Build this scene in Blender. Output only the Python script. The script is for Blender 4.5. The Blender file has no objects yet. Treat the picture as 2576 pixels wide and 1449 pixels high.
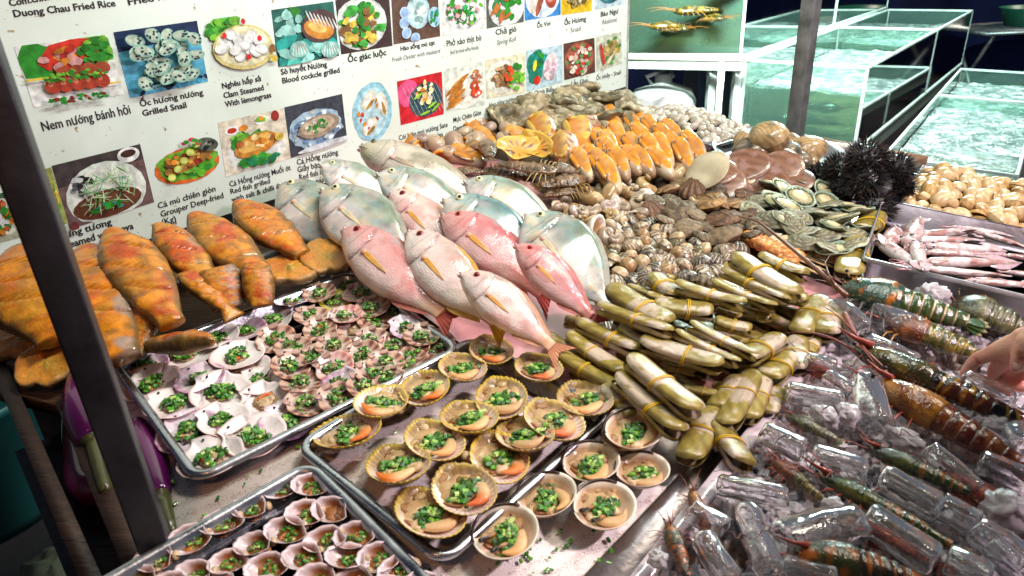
import bpy, math, random
import numpy as np
from mathutils import Vector, Matrix, noise as mn
random.seed(7)
SC = bpy.context.scene
COL = SC.collection
pi = math.pi
# ---------------------------------------------------------------- camera frame
F = 1750.0; CX, CY = 1288.0, 724.5
def nz(v):
    v = np.array(v, float); return v/np.linalg.norm(v)
def cray(px, py): return nz([px-CX, py-CY, F])
_up = -nz([192, 3676, F])
_fw = np.array([0, 0, 1.]); _fw = nz(_fw-_fw.dot(_up)*_up)
R = np.array([np.cross(_fw, _up), _fw, _up])
_n = nz(np.cross(nz([-1790, -1074, F]), nz([2224, -1004, F])))
if _n[1] > 0: _n = -_n
NW = R@_n                      # normal of the sloping display
CAM = np.array([0, 0, 1.6]); DD = 0.65
def wray(px, py): return R@cray(px, py)
def U(px, py, h=0.0):          # point on the sloping display, h above it
    r = wray(px, py); return CAM+r*(-(DD-h)/(r@NW))
def Z(px, py, z):
    r = wray(px, py); return CAM+r*((z-CAM[2])/r[2])
def AT(px, py, rng): return CAM+wray(px, py)*rng
K = {'C1': (900, 1000, 2.4156), 'C2': (400, 1100, 1.9322), 'C3': (500, 1740, 2.3418), 'C4': (2000, 900, 1.61),
     'C8': (1950, 550, 1.84), 'C7': (1450, 320, 1.84), 'C10': (3000, 500, 2.0702), 'C11': (2400, 1000, 1.2493),
     'C12': (3450, 1150, 3.6231), 'D0': (0, 0, 2.0125), 'D1': (1280, 0, 2.0125), 'D2': (2560, 0, 2.0125),
     'D3': (0, 720, 2.0125), 'D4': (1280, 720, 2.0125), 'D5': (2560, 720, 2.0125), 'D6': (0, 1440, 2.0125)}
def k(c, x, y):
    a = K[c]; return ((a[0]+x/a[2])/1.49068, (a[1]+y/a[2])/1.49068)

# ---------------------------------------------------------------- materials
def hexn(m, n): return m.node_tree.nodes.new(n)
MATS = {}
def vm(name, rough=.4, amt=.25, nscale=30, bump=.15, bscale=60, metal=0, trans=0, ior=1.45, coat=0, vor=0, voramp=.4, sss=0, vary=.12, detail=4, stretch=(1, 1, 1), spec=.5, alpha=1, rvar=0, film=0):
    """material whose colour is the surface's own vertex colour, broken up by noise"""
    m = bpy.data.materials.new(name); m.use_nodes = True
    nt = m.node_tree; N = nt.nodes; L = nt.links; b = N['Principled BSDF']
    tc = N.new('ShaderNodeTexCoord'); mp = N.new('ShaderNodeMapping'); L.new(tc.outputs['Object'], mp.inputs[0])
    oi = N.new('ShaderNodeObjectInfo')
    mp.inputs['Scale'].default_value = stretch
    cr = N.new('ShaderNodeCombineXYZ'); ml = N.new('ShaderNodeMath'); ml.operation = 'MULTIPLY'; ml.inputs[1].default_value = 37
    L.new(oi.outputs['Random'], ml.inputs[0]); L.new(ml.outputs[0], cr.inputs[0]); L.new(ml.outputs[0], cr.inputs[2]); L.new(cr.outputs[0], mp.inputs['Location'])
    at = N.new('ShaderNodeAttribute'); at.attribute_name = 'Col'
    no = N.new('ShaderNodeTexNoise'); no.inputs['Scale'].default_value = nscale; no.inputs['Detail'].default_value = detail
    L.new(mp.outputs[0], no.inputs[0])
    mr = N.new('ShaderNodeMapRange'); mr.inputs['From Min'].default_value = .3; mr.inputs['From Max'].default_value = .7
    mr.inputs['To Min'].default_value = 1-amt; mr.inputs['To Max'].default_value = 1+amt*.7
    L.new(no.outputs[0], mr.inputs[0])
    mr2 = N.new('ShaderNodeMapRange'); mr2.inputs['To Min'].default_value = 1-vary; mr2.inputs['To Max'].default_value = 1+vary
    L.new(oi.outputs['Random'], mr2.inputs[0])
    m2 = N.new('ShaderNodeMath'); m2.operation = 'MULTIPLY'; L.new(mr.outputs[0], m2.inputs[0]); L.new(mr2.outputs[0], m2.inputs[1])
    vs = N.new('ShaderNodeVectorMath'); vs.operation = 'SCALE'; L.new(at.outputs['Color'], vs.inputs[0]); L.new(m2.outputs[0], vs.inputs['Scale'])
    L.new(vs.outputs[0], b.inputs['Base Color'])
    b.inputs['Roughness'].default_value = rough; b.inputs['Metallic'].default_value = metal
    b.inputs['Transmission Weight'].default_value = trans; b.inputs['IOR'].default_value = ior
    b.inputs['Coat Weight'].default_value = coat; b.inputs['Coat Roughness'].default_value = .06
    b.inputs['Specular IOR Level'].default_value = spec; b.inputs['Alpha'].default_value = alpha
    if film: b.inputs['Thin Film Thickness'].default_value = film; b.inputs['Thin Film IOR'].default_value = 1.4
    if sss: b.inputs['Subsurface Weight'].default_value = sss; b.inputs['Subsurface Radius'].default_value = (.01, .004, .002); b.inputs['Subsurface Scale'].default_value = 1
    h = None
    if bump:
        n2 = N.new('ShaderNodeTexNoise'); n2.inputs['Scale'].default_value = bscale; n2.inputs['Detail'].default_value = 3
        L.new(mp.outputs[0], n2.inputs[0]); h = n2.outputs[0]
        bp = N.new('ShaderNodeBump'); bp.inputs['Strength'].default_value = bump; bp.inputs['Distance'].default_value = .003
        L.new(h, bp.inputs['Height'])
        last = bp.outputs[0]
        if vor:
            vo = N.new('ShaderNodeTexVoronoi'); vo.inputs['Scale'].default_value = vor; vo.inputs['Randomness'].default_value = .6; L.new(mp.outputs[0], vo.inputs[0])
            b2 = N.new('ShaderNodeBump'); b2.inputs['Strength'].default_value = voramp; b2.inputs['Distance'].default_value = .002; b2.invert = True
            L.new(vo.outputs['Distance'], b2.inputs['Height']); L.new(last, b2.inputs['Normal']); last = b2.outputs[0]
        L.new(last, b.inputs['Normal'])
        if coat: L.new(last, b.inputs['Coat Normal'])
    if rvar:
        m3 = N.new('ShaderNodeMapRange'); m3.inputs['From Min'].default_value = .35; m3.inputs['From Max'].default_value = .65
        m3.inputs['To Min'].default_value = max(.03, rough-rvar); m3.inputs['To Max'].default_value = rough+rvar
        n4 = N.new('ShaderNodeTexNoise'); n4.inputs['Scale'].default_value = nscale*.5; L.new(mp.outputs[0], n4.inputs[0])
        L.new(n4.outputs[0], m3.inputs[0]); L.new(m3.outputs[0], b.inputs['Roughness'])
    MATS[name] = m; return m

# ---------------------------------------------------------------- geometry
def mixc(a, b, t):
    a = np.array(a, float); b = np.array(b, float); t = np.asarray(t, float)[..., None]
    return a*(1-t)+b*t
def sm(x, a, b):
    t = np.clip((np.asarray(x, float)-a)/(b-a), 0, 1); return t*t*(3-2*t)
def fbm(P, s=1.0, o=(0, 0, 0), octs=3):
    P = np.asarray(P, float); sh = P.shape[:-1]; Q = P.reshape(-1, 3)*s+np.array(o)
    out = np.zeros(len(Q))
    for i in range(len(Q)):
        out[i] = mn.fractal(Vector(Q[i]), 1.0, 2.0, octs)
    return out.reshape(sh)
GAM = {'crust': 1.45, 'fish': 1.15, 'silver': 1.35, 'onion': 1.0, 'razor': 1.25, 'meat': 1.5, 'shell': 1.48, 'shellrough': 1.65, 'print': 1.05, 'postpaint': 1, 'cube_ice': 1, 'frost_ice': 1, 'nail': 1, 'steel': 1, 'dullsteel': 1, 'pane': 1, 'water': 1, 'watertop': 1, 'skin': 1.1, 'asphalt': 1, 'cloth': 1.0, 'paint': 1, 'plastic': 1, 'wood': 1, 'urchin': 1, 'marinade': 1.05}
class G:
    def __init__(s): s.v = []; s.f = []; s.c = []; s.n = 0
    def add(s, V, faces, C):
        V = np.asarray(V, float).reshape(-1, 3)
        C = np.asarray(C, float)
        if C.ndim == 1: C = np.tile(C[:3], (len(V), 1))
        s.v.append(V); s.c.append(C.reshape(-1, 3)); s.f += [tuple(i+s.n for i in q) for q in faces]; s.n += len(V); return s
    def grid(s, P, C, wu=False, wv=False, flip=False):
        P = np.asarray(P, float); nu, nv = P.shape[:2]; fs = []
        for i in range(nu if wu else nu-1):
            for j in range(nv if wv else nv-1):
                q = (i*nv+j, ((i+1) % nu)*nv+j, ((i+1) % nu)*nv+(j+1) % nv, i*nv+(j+1) % nv)
                fs.append(q[::-1] if flip else q)
        C = np.asarray(C, float)
        if C.ndim == 3: C = C.reshape(-1, 3)
        return s.add(P.reshape(-1, 3), fs, C)
    def loft(s, rings, C, cap=True):
        P = np.asarray(rings, float); nu, nv = P.shape[:2]; b = s.n
        s.grid(P, C, wv=True)
        if cap:
            s.f.append(tuple(b+j for j in range(nv))); s.f.append(tuple(b+(nu-1)*nv+j for j in reversed(range(nv))))
        return s
    def tube(s, pts, rad, C, n=6, cap=True, flat=1.0, upv=None):
        pts = np.asarray(pts, float); m = len(pts)
        rad = np.ones(m)*rad if np.ndim(rad) == 0 else np.asarray(rad, float)
        T = np.gradient(pts, axis=0); T /= np.linalg.norm(T, axis=1)[:, None]+1e-12
        u = np.array(upv if upv is not None else ([0, 0, 1.] if abs(T[0][2]) < .9 else [1., 0, 0]), float)
        a = np.arange(n)/n*2*pi; rings = []
        for i in range(m):
            u = u-u.dot(T[i])*T[i]; u = u/(np.linalg.norm(u)+1e-12); w = np.cross(T[i], u)
            rings.append(pts[i]+rad[i]*(np.cos(a)[:, None]*w+flat*np.sin(a)[:, None]*u))
        C = np.asarray(C, float)
        if C.ndim == 2: C = np.repeat(C[:, None, :], n, 1)
        return s.loft(rings, C, cap)
    def ell(s, c, r, C, n=12, m=8, amp=0, ns=3, M=None, seed=0, cfn=None):
        th = np.linspace(0, pi, m+1)[:, None]; ph = (np.arange(n)/n*2*pi)[None, :]
        D = np.stack([np.sin(th)*np.cos(ph), np.sin(th)*np.sin(ph), np.cos(th)*np.ones_like(ph)], -1)
        k_ = 1+(amp*fbm(D, ns, (seed, seed*1.3, 0)) if amp else 0)
        P = D*np.asarray(r)*(k_[..., None] if amp else 1)
        if cfn: C = cfn(D)
        if M is not None: P = P@np.array(M).T
        P = P+np.array(c); s.grid(P, C, wv=True, flip=True); return s
    def box(s, lo, hi, C, bev=0):
        x0, y0, z0 = lo; x1, y1, z1 = hi
        V = [(x0, y0, z0), (x1, y0, z0), (x1, y1, z0), (x0, y1, z0), (x0, y0, z1), (x1, y0, z1), (x1, y1, z1), (x0, y1, z1)]
        return s.add(V, [(3, 2, 1, 0), (4, 5, 6, 7), (0, 1, 5, 4), (1, 2, 6, 5), (2, 3, 7, 6), (3, 0, 4, 7)], C)
    def beam(s, a, b, w, h, C, up=(0, 0, 1)):
        a = np.array(a, float); b = np.array(b, float); t = nz(b-a); u = np.array(up, float); u = u-u.dot(t)*t
        if np.linalg.norm(u) < 1e-5: u = np.array([0, 1., 0])-t[1]*t
        u = nz(u); r = np.cross(t, u); V = []
        for e in (a, b):
            for sx, sy in ((-1, -1), (1, -1), (1, 1), (-1, 1)): V.append(e+r*w/2*sx+u*h/2*sy)
        return s.add(V, [(3, 2, 1, 0), (4, 5, 6, 7), (0, 1, 5, 4), (1, 2, 6, 5), (2, 3, 7, 6), (3, 0, 4, 7)], C)
    def xf(s, M):
        M = np.array(M)
        s.v = [V@M[:3, :3].T+M[:3, 3] for V in s.v]; return s
    def mesh(s, name, mat, smooth=True):
        me = bpy.data.meshes.new(name); V = np.concatenate(s.v); me.from_pydata(V.tolist(), [], s.f)
        C = np.concatenate(s.c); C = np.clip(C, 0, 1)**(GAM.get(mat, 1.3) if isinstance(mat, str) else 1); at = me.color_attributes.new('Col', 'FLOAT_COLOR', 'POINT')
        at.data.foreach_set('color', np.concatenate([np.clip(C, 0, 1), np.ones((len(C), 1))], 1).astype(np.float32).ravel())
        me.materials.append(MATS[mat] if isinstance(mat, str) else mat)
        me.polygons.foreach_set('use_smooth', [smooth]*len(me.polygons)); me.update(); return me
    def build(s, name, mat, parent=None, smooth=True, bevel=0, mi=None):
        o = bpy.data.objects.new(name, s.mesh(name, mat, smooth)); COL.objects.link(o)
        if parent is not None: o.parent = parent
        if bevel:
            b = o.modifiers.new('b', 'BEVEL'); b.width = bevel; b.segments = 2; b.limit_method = 'ANGLE'
        return o
def obj(name, me, parent=None):
    o = bpy.data.objects.new(name, me); COL.objects.link(o)
    if parent is not None: o.parent = parent
    return o
def tag(o, label, cat, group=None, kind=None):
    o['label'] = label
    if cat: o['category'] = cat
    if group: o['group'] = group
    if kind: o['kind'] = kind
    return o
def empty(name, label=None, cat=None, group=None):
    o = bpy.data.objects.new(name, None); COL.objects.link(o); o.empty_display_size = .02
    if label: tag(o, label, cat, group)
    return o
def kids(o): return [c for c in CH.get(o.name, [])]
def copy_tree(o, parent=None):
    c = o.copy(); COL.objects.link(c); c.parent = parent
    for ch in list(o.children): copy_tree(ch, c)
    return c
def frame(loc, xdir, up=NW, scale=1.0, roll=0, pitch=0, yaw=0):
    x = np.array(xdir, float); u = np.array(up, float); x = nz(x-x.dot(nz(u))*nz(u)); z = nz(u); y = np.cross(z, x)
    M = Matrix(((x[0], y[0], z[0], loc[0]), (x[1], y[1], z[1], loc[1]), (x[2], y[2], z[2], loc[2]), (0, 0, 0, 1)))
    M = M@Matrix.Rotation(yaw, 4, 'Z')@Matrix.Rotation(pitch, 4, 'Y')@Matrix.Rotation(roll, 4, 'X')
    S = scale if hasattr(scale, '__len__') else (scale,)*3
    return M@Matrix.Diagonal((S[0], S[1], S[2], 1))
def framey(loc, ydir, **kw):   # local +y follows ydir
    y = np.array(ydir, float); u = np.array(kw.get('up', NW), float); x = np.cross(y, u)
    return frame(loc, x, **kw)
ORD = ['zeroth', 'first', 'second', 'third', 'fourth', 'fifth', 'sixth', 'seventh', 'eighth', 'ninth', 'tenth', 'eleventh', 'twelfth', 'thirteenth', 'fourteenth', 'fifteenth', 'sixteenth']
def _trim(t):
    w = t.split()
    return t if len(w) <= 16 else ' '.join(x for x in w if x not in ('the', 'of'))
def rowlabels(pts, nrows, look, where):
    """pts in picture px -> unique phrases by row (front first) and place in the row"""
    idx = sorted(range(len(pts)), key=lambda i: -pts[i][1]); per = math.ceil(len(pts)/nrows); out = [None]*len(pts)
    for r in range(nrows):
        row = sorted(idx[r*per:(r+1)*per], key=lambda i: pts[i][0])
        for q, i in enumerate(row):
            lk = look[i] if isinstance(look, (list, tuple)) else look
            rr = 'front row' if r == 0 else '%s row' % ORD[r+1]
            out[i] = _trim('%s, %s from left, %s %s' % (lk, ORD[q+1], rr, where))
    return out

vm('fish', .2, .16, 12, .04, 30, vor=80, voramp=.28, coat=.8, vary=.04, rvar=.08)
vm('silver', .3, .3, 8, .05, 9, vor=110, voramp=.12, metal=.15, coat=.8, vary=.05, rvar=.07)
vm('fin', .35, .2, 20, .06, 30, coat=.3, vary=.03)
vm('marinade', .38, .3, 14, .3, 50, coat=.35, vary=.08, detail=7, rvar=.15)
vm('shell', .3, .15, 4, .2, 12, coat=.35, vary=.07)
vm('shellrough', .65, .45, 5, .8, 11, coat=.12, vary=.2, detail=6)
vm('meat', .22, .2, 60, .35, 90, coat=.6, vary=.06, sss=.15)
vm('onion', .25, .3, 120, .3, 200, coat=.6, vary=.05)
vm('razor', .22, .18, 9, .25, 30, coat=.55, vary=.1, stretch=(1, 6, 6))
vm('rubber', .4, .05, 30, 0, 1, vary=.03)
vm('steel', .3, .12, 40, .12, 200, metal=1, vary=.03, rvar=.1)
vm('dullsteel', .42, .3, 14, .25, 90, metal=.85, vary=.03, rvar=.12)
vm('paint', .5, .25, 12, .25, 60, vary=.02)
vm('postpaint', .42, .45, 26, .2, 90, vary=.02, metal=.35)
vm('wood', .6, .5, 6, .6, 18, vary=.05, stretch=(1, 14, 14), detail=8)
vm('urchin', .32, .4, 30, 0, 1, vary=.2, spec=.5)
vm('squid', .12, .22, 25, .2, 40, coat=.9, vary=.08, sss=.2, detail=7)
vm('crust', .22, .45, 11, .45, 45, coat=.7, vary=.08, detail=6)
vm('leg', .35, .2, 40, .3, 60, vary=.1, coat=.3)
vm('skin', .45, .09, 40, .35, 300, sss=.25, vary=0, spec=.4)
vm('nail', .28, .05, 40, 0, 60, vary=0)
vm('print', .5, .42, 70, .06, 300, vary=0, detail=8, spec=.3)
vm('plastic', .35, .08, 8, .05, 30, vary=.05)
vm('cloth', .85, .25, 5, .3, 60, vary=.02)
vm('eggplant', .2, .2, 5, .08, 12, coat=.5, vary=.04)
vm('foam', .55, .1, 30, .2, 60, vary=.02)
vm('cube_ice', .03, .03, 20, .35, 8, trans=.945, ior=1.30, vary=.02)
vm('frost_ice', .3, .1, 90, .7, 240, trans=.45, ior=1.31, coat=.5, vary=.05)
vm('wetsheet', .16, .12, 8, .35, 16, coat=.7, vary=0)
# ================================================================ SETTING
def slab(pts, h0, h1, col, sub=None):
    """polygon in picture px laid on the display between heights h0 < h1"""
    g = G(); n = len(pts); T = [U(x, y, 0)+NW*h1 for x, y in pts]; B = [p-NW*(h1-h0) for p in T]
    V = T+B; fs = [tuple(range(n)), tuple(range(2*n-1, n-1, -1))]
    for i in range(n): fs.append((i, n+i, n+(i+1) % n, (i+1) % n))
    a = sum((T[i][0]*T[(i+1) % n][1]-T[(i+1) % n][0]*T[i][1]) for i in range(n))
    if a < 0: fs = [f[::-1] for f in fs]
    g.add(V, fs, col); return g
fl = G(); fl.grid(np.array([[(-30, -6, 0), (-30, 40, 0)], [(40, -6, 0), (40, 40, 0)]], float), (.018, .017, .02), flip=True)
vm('asphalt', .55, .5, 3, .5, 30, vary=0)
tag(fl.build('floor', 'asphalt'), 'dark wet market floor under the stall and the tanks', None, kind='structure')
# dark blue tarpaulin wall closing the stall behind the tanks
g = G(); xs = np.linspace(-6, 13, 120); zs = np.linspace(0, 4.2, 6)
P = np.array([[(x, 8.2+.13*math.sin(x*5.1)+.07*math.sin(x*11+z), z) for z in zs] for x in xs])
g.grid(P, mixc((.006, .009, .05), (.01, .02, .13), np.clip(.5+.5*np.sin(P[..., 0]*2.3), 0, 1)))
tag(g.build('tarpaulin', 'cloth'), 'dark navy blue tarpaulin hanging behind the glass tanks', 'tarpaulin')
# display slab
g = slab([(-260, 860), (-60, 665), (900, 392), (1560, 262), (1680, 255), (1995, 350), (2330, 415), (2640, 462), (3150, 590), (2750, 820), (2220, 700), (2180, 690), (1583, 1449), (1200, 2000), (420, 2000), (250, 1180), (150, 960)], -.075, -.047, (.16, .09, .05))
st = empty('display_stall', 'sloping market display table with dark brown wooden edge carrying all the seafood', 'stall')
g.build('table_top', 'wood', st)
g = G()
def pt(px, py, h): return U(px, py, 0)+NW*h
g.beam(pt(-30, 860, -.07), pt(420, 1900, -.07), .02, .07, (.02, .009, .005), up=NW)
g.build('edge_rail', 'wood', st)
g = G(); g.beam(pt(60, 960, -.12), pt(520, 1900, -.12), .09, .02, (.012, .014, .03), up=NW); g.build('ledge', 'wood', st)
g = G(); g.beam(pt(150, 960, -.055), pt(560, 1900, -.055), .03, .05, (.028, .012, .007), up=NW); g.build('side_board', 'wood', st)
for a in [(20, 700), (1900, 250), (1500, 1500), (480, 1800)]:
    q = U(*a); g = G(); g.box((q[0]-.03, q[1]-.03, 0), (q[0]+.03, q[1]+.03, q[2]-.1), (.05, .03, .02)); g.build('leg', 'wood', st)
# perforated white foam sheet
FOAM = bpy.data.materials.new('foam_sheet'); FOAM.use_nodes = True
nt = FOAM.node_tree; b = nt.nodes['Principled BSDF']; tc = nt.nodes.new('ShaderNodeTexCoord'); vo = nt.nodes.new('ShaderNodeTexVoronoi')
vo.inputs['Scale'].default_value = 400; vo.inputs['Randomness'].default_value = .55; cr = nt.nodes.new('ShaderNodeValToRGB')
nt.links.new(tc.outputs['Object'], vo.inputs[0]); vo.feature = 'DISTANCE_TO_EDGE'; nt.links.new(vo.outputs[0], cr.inputs[0])
cr.color_ramp.elements[0].position = .02; cr.color_ramp.elements[0].color = (.50, .38, .34, 1); cr.color_ramp.elements[1].position = .07; cr.color_ramp.elements[1].color = (.92, .87, .85, 1)
no = nt.nodes.new('ShaderNodeTexNoise'); no.inputs['Scale'].default_value = 60; mx = nt.nodes.new('ShaderNodeMix'); mx.data_type = 'RGBA'; mx.blend_type = 'MULTIPLY'
nt.links.new(tc.outputs['Object'], no.inputs[0]); c2 = nt.nodes.new('ShaderNodeValToRGB'); c2.color_ramp.elements[0].position = .3; c2.color_ramp.elements[0].color = (.85, .78, .74, 1); c2.color_ramp.elements[1].position = .42
nt.links.new(no.outputs[0], c2.inputs[0]); mx.inputs[0].default_value = 1; nt.links.new(cr.outputs[0], mx.inputs[6]); nt.links.new(c2.outputs[0], mx.inputs[7])
nt.links.new(mx.outputs[2], b.inputs['Base Color']); b.inputs['Roughness'].default_value = .35
bp = nt.nodes.new('ShaderNodeBump'); bp.inputs['Strength'].default_value = .5; bp.inputs['Distance'].default_value = .002; nt.links.new(cr.outputs[0], bp.inputs['Height']); nt.links.new(bp.outputs[0], b.inputs['Normal'])
g = slab([(270, 900), (900, 660), (1300, 900), (1850, 940), (1900, 1010), (1510, 1449), (1160, 2000), (560, 2000), (390, 1225)], -.047, -.034, (.8, .73, .7))
tag(g.build('foam_sheet', FOAM), 'white perforated foam sheet under the steel trays of dressed shells', 'foam sheet')
# wet pink plastic sheet with gentle folds
HS = -.022
def polyin(x, y, poly):
    ins = False; n = len(poly)
    for i in range(n):
        x1, y1 = poly[i]; x2, y2 = poly[(i+1) % n]
        if (y1 > y) != (y2 > y) and x < (x2-x1)*(y-y1)/(y2-y1)+x1: ins = not ins
    return ins
pink = [(640, 560), (905, 655), (1180, 850), (1430, 985), (1560, 1060), (1790, 1030), (2155, 735), (2260, 560), (2290, 450), (1995, 358), (1690, 262), (1560, 266), (900, 398)]
g = G(); EX = nz(U(890, 680)-U(275, 905)); EY = np.cross(NW, EX); O = U(1300, 900)
pq = [((U(*p)-O)@EX, (U(*p)-O)@EY) for p in pink]
xs = [p[0] for p in pq]; ys = [p[1] for p in pq]; nx, ny = 90, 90; idx = {}; V = []; fs = []
for i in range(nx+1):
    for j in range(ny+1):
        x = min(xs)+(max(xs)-min(xs))*i/nx; y = min(ys)+(max(ys)-min(ys))*j/ny
        idx[i, j] = len(V); _f = U(1050, 500)-O; V.append(O+EX*x+EY*y+NW*(.085*math.exp(-((x-_f@EX)/.34)**2-((y-_f@EY-.02)/.17)**2)+HS-.006+.006*mn.noise(Vector((x*7, y*7, 0)))+.002*mn.noise(Vector((x*30, y*22, 3)))))
for i in range(nx):
    for j in range(ny):
        x = min(xs)+(max(xs)-min(xs))*(i+.5)/nx; y = min(ys)+(max(ys)-min(ys))*(j+.5)/ny
        if polyin(x, y, pq): fs.append((idx[i, j], idx[i+1, j], idx[i+1, j+1], idx[i, j+1]))
g.add(V, fs, (.66, .38, .40))
tag(g.build('plastic_sheet', 'wetsheet'), 'wet pink plastic sheet spread under the whole fish and the shellfish', 'plastic sheet')

# ---------------------------------------------------------------- trays
def rrect(w, d, r, n=6):
    pts = []
    for cx, cy, a0 in ((w/2-r, d/2-r, 0), (-w/2+r, d/2-r, pi/2), (-w/2+r, -d/2+r, pi), (w/2-r, -d/2+r, 1.5*pi)):
        for i in range(n+1):
            a = a0+pi/2*i/n; pts.append((cx+r*math.cos(a), cy+r*math.sin(a)))
    return pts
def tray(name, w, d, label, r=.03, depth=.032, rim=.013, flare=.008, mat='steel', col=(.46, .47, .5), floorcol=None, cat='tray', group=None):
    st = [(0, -.006), (0, -.001), (.002, .001), (.004, .0018), (rim-.004, .0012), (rim-.001, -.001), (rim+flare*.6, -depth*.85), (rim+flare, -depth*.97), (rim+flare+.006, -depth)]
    g = G(); rings = []
    for off, z in st:
        rings.append([(x, y, z) for x, y in rrect(w-2*off, d-2*off, max(r-off, .004))])
    g.grid(rings, col, wv=True); nv = len(rings[0]); b = (len(st)-1)*nv; g.f.append(tuple(b+j for j in range(nv)))
    g2 = [[(x, y, z-.0016) for x, y in rrect(w-2*off, d-2*off, max(r-off, .004))] for off, z in st[1:]]
    b = g.n; g.grid(g2, col, wv=True, flip=True); g.f.append(tuple(b+(len(g2)-1)*nv+j for j in reversed(range(nv))))
    o = g.build(name, mat); tag(o, label, cat, group); return o
def putc(o, L, T, B, h=0):
    """tray from picture px of its left, top and bottom corners"""
    a, t, b = U(*L, h), U(*T, h), U(*B, h); o.matrix_world = frame((t+b)/2, nz(t-a)); return o
L1, T1, B1 = (272, 903), (893, 673), (470, 1228)
T = tray('steel_tray', .43, .335, 'long steel tray of scallop half shells beside the dark post')
putc(T, L1, T1, B1)
T = tray('steel_tray', .345, .285, 'steel tray under the large yellow-rimmed cockles'); putc(T, (768, 1106), (1196, 842), (1100, 1425), h=-.004)
e1 = nz(U(275, 1449)-U(775, 1165)); e2 = nz(U(1100, 1449)-U(775, 1165)); t3 = U(768, 1160)
T = tray('steel_tray', .43, .335, 'near steel tray of small dark-backed cockles at the front edge')
T.matrix_world = frame(t3+e1*.215+e2*.1675, -e1)
# low tray holding the marinated fish
T = tray('steel_tray', .50, .30, 'steel tray under the orange marinated fish against the menu board', depth=.02, mat='dullsteel', col=(.2, .2, .21))
ex = nz(U(890, 680)-U(275, 905)); ey = np.cross(NW, ex)
T.matrix_world = frame(U(775, 600, -.03)-ex*.252-ey*.15, ex)

# ---------------------------------------------------------------- posts
def vpost(name, px, py, w, d, z1, label, col, yaw=0, z0=None):
    q = U(px, py); g = G(); z0 = q[2]-.1 if z0 is None else z0
    g.box((-w/2, -d/2, 0), (w/2, d/2, z1-z0), col); o = g.build(name, 'postpaint', bevel=.0025)
    o.location = (q[0], q[1], z0); o.rotation_euler = (0, 0, yaw); tag(o, label, 'post'); return o
vpost('stall_post', 382, 1345, .032, .034, 2.4, 'dark square metal post standing before the orange fish', (.028, .028, .034), yaw=.45, z0=.3)
vpost('stall_post', 1997, 352, .04, .04, 3.0, 'grey square metal post rising behind the surf clams', (.17, .18, .18), yaw=.7, z0=.3)

# ---------------------------------------------------------------- menu board
B0 = U(0, 655); bd = wray(4000, -430); bd = nz([bd[0], bd[1], 0]); BN = nz([bd[1], -bd[0], 0])   # horizontal dir & facing normal
def BP(px, py, off=0.0):       # point of the board's face under a picture px
    r = wray(px, py); t = ((B0-CAM)@BN)/(r@BN); return CAM+r*t+BN*off
mb = empty('menu_board', 'white printed seafood menu board with dish photos and captions', 'menu board')
pr = BP(1587, 100); pl = B0-bd*.45; ztop = 2.35
# board lower edge follows the picture
lo = [BP(-260, 805), BP(1576, 217)]; 
g = G(); a = lo[0]; b_ = lo[1]; th = BN*.008; r0 = BP(1590, 0)
v = [a, b_, np.array([b_[0], b_[1], ztop]), np.array([a[0], a[1], ztop])]
w_ = [p-th for p in v]
g.add(v+w_, [(0, 1, 2, 3), (7, 6, 5, 4), (0, 4, 5, 1), (1, 5, 6, 2), (2, 6, 7, 3), (3, 7, 4, 0)], (.70, .745, .70))
BM = bpy.data.materials.new('board_print'); BM.use_nodes = True; nt = BM.node_tree; b = nt.nodes['Principled BSDF']
tc = nt.nodes.new('ShaderNodeTexCoord')
n1 = nt.nodes.new('ShaderNodeTexNoise'); n1.inputs['Scale'].default_value = 3; n1.inputs['Detail'].default_value = 8; n1.inputs['Roughness'].default_value = .6
r1 = nt.nodes.new('ShaderNodeValToRGB'); r1.color_ramp.elements[0].position = .35; r1.color_ramp.elements[0].color = (.60, .70, .62, 1); r1.color_ramp.elements[1].position = .6; r1.color_ramp.elements[1].color = (.71, .83, .77, 1)
n2 = nt.nodes.new('ShaderNodeTexNoise'); n2.inputs['Scale'].default_value = 75; n2.inputs['Detail'].default_value = 4
r2 = nt.nodes.new('ShaderNodeValToRGB'); r2.color_ramp.elements[0].position = .27; r2.color_ramp.elements[0].color = (.45, .3, .16, 1); r2.color_ramp.elements[1].position = .33; r2.color_ramp.elements[1].color = (1, 1, 1, 1)
mx = nt.nodes.new('ShaderNodeMix'); mx.data_type = 'RGBA'; mx.blend_type = 'MULTIPLY'; mx.inputs[0].default_value = 1
for n_ in (n1, n2): nt.links.new(tc.outputs['Object'], n_.inputs[0])
nt.links.new(n1.outputs[0], r1.inputs[0]); nt.links.new(n2.outputs[0], r2.inputs[0]); nt.links.new(r1.outputs[0], mx.inputs[6]); nt.links.new(r2.outputs[0], mx.inputs[7]); nt.links.new(mx.outputs[2], b.inputs['Base Color']); b.inputs['Roughness'].default_value = .45
g.build('panel', BM, mb, smooth=False)
g = G(); g.beam(b_-BN*.012-np.array([0, 0, .25]), np.array([b_[0], b_[1], 0])-BN*.012+np.array([0, 0, ztop]), .006, .03, (.55, .57, .55), up=BN)
g.build('side_frame', 'postpaint', mb, smooth=False)
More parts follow.
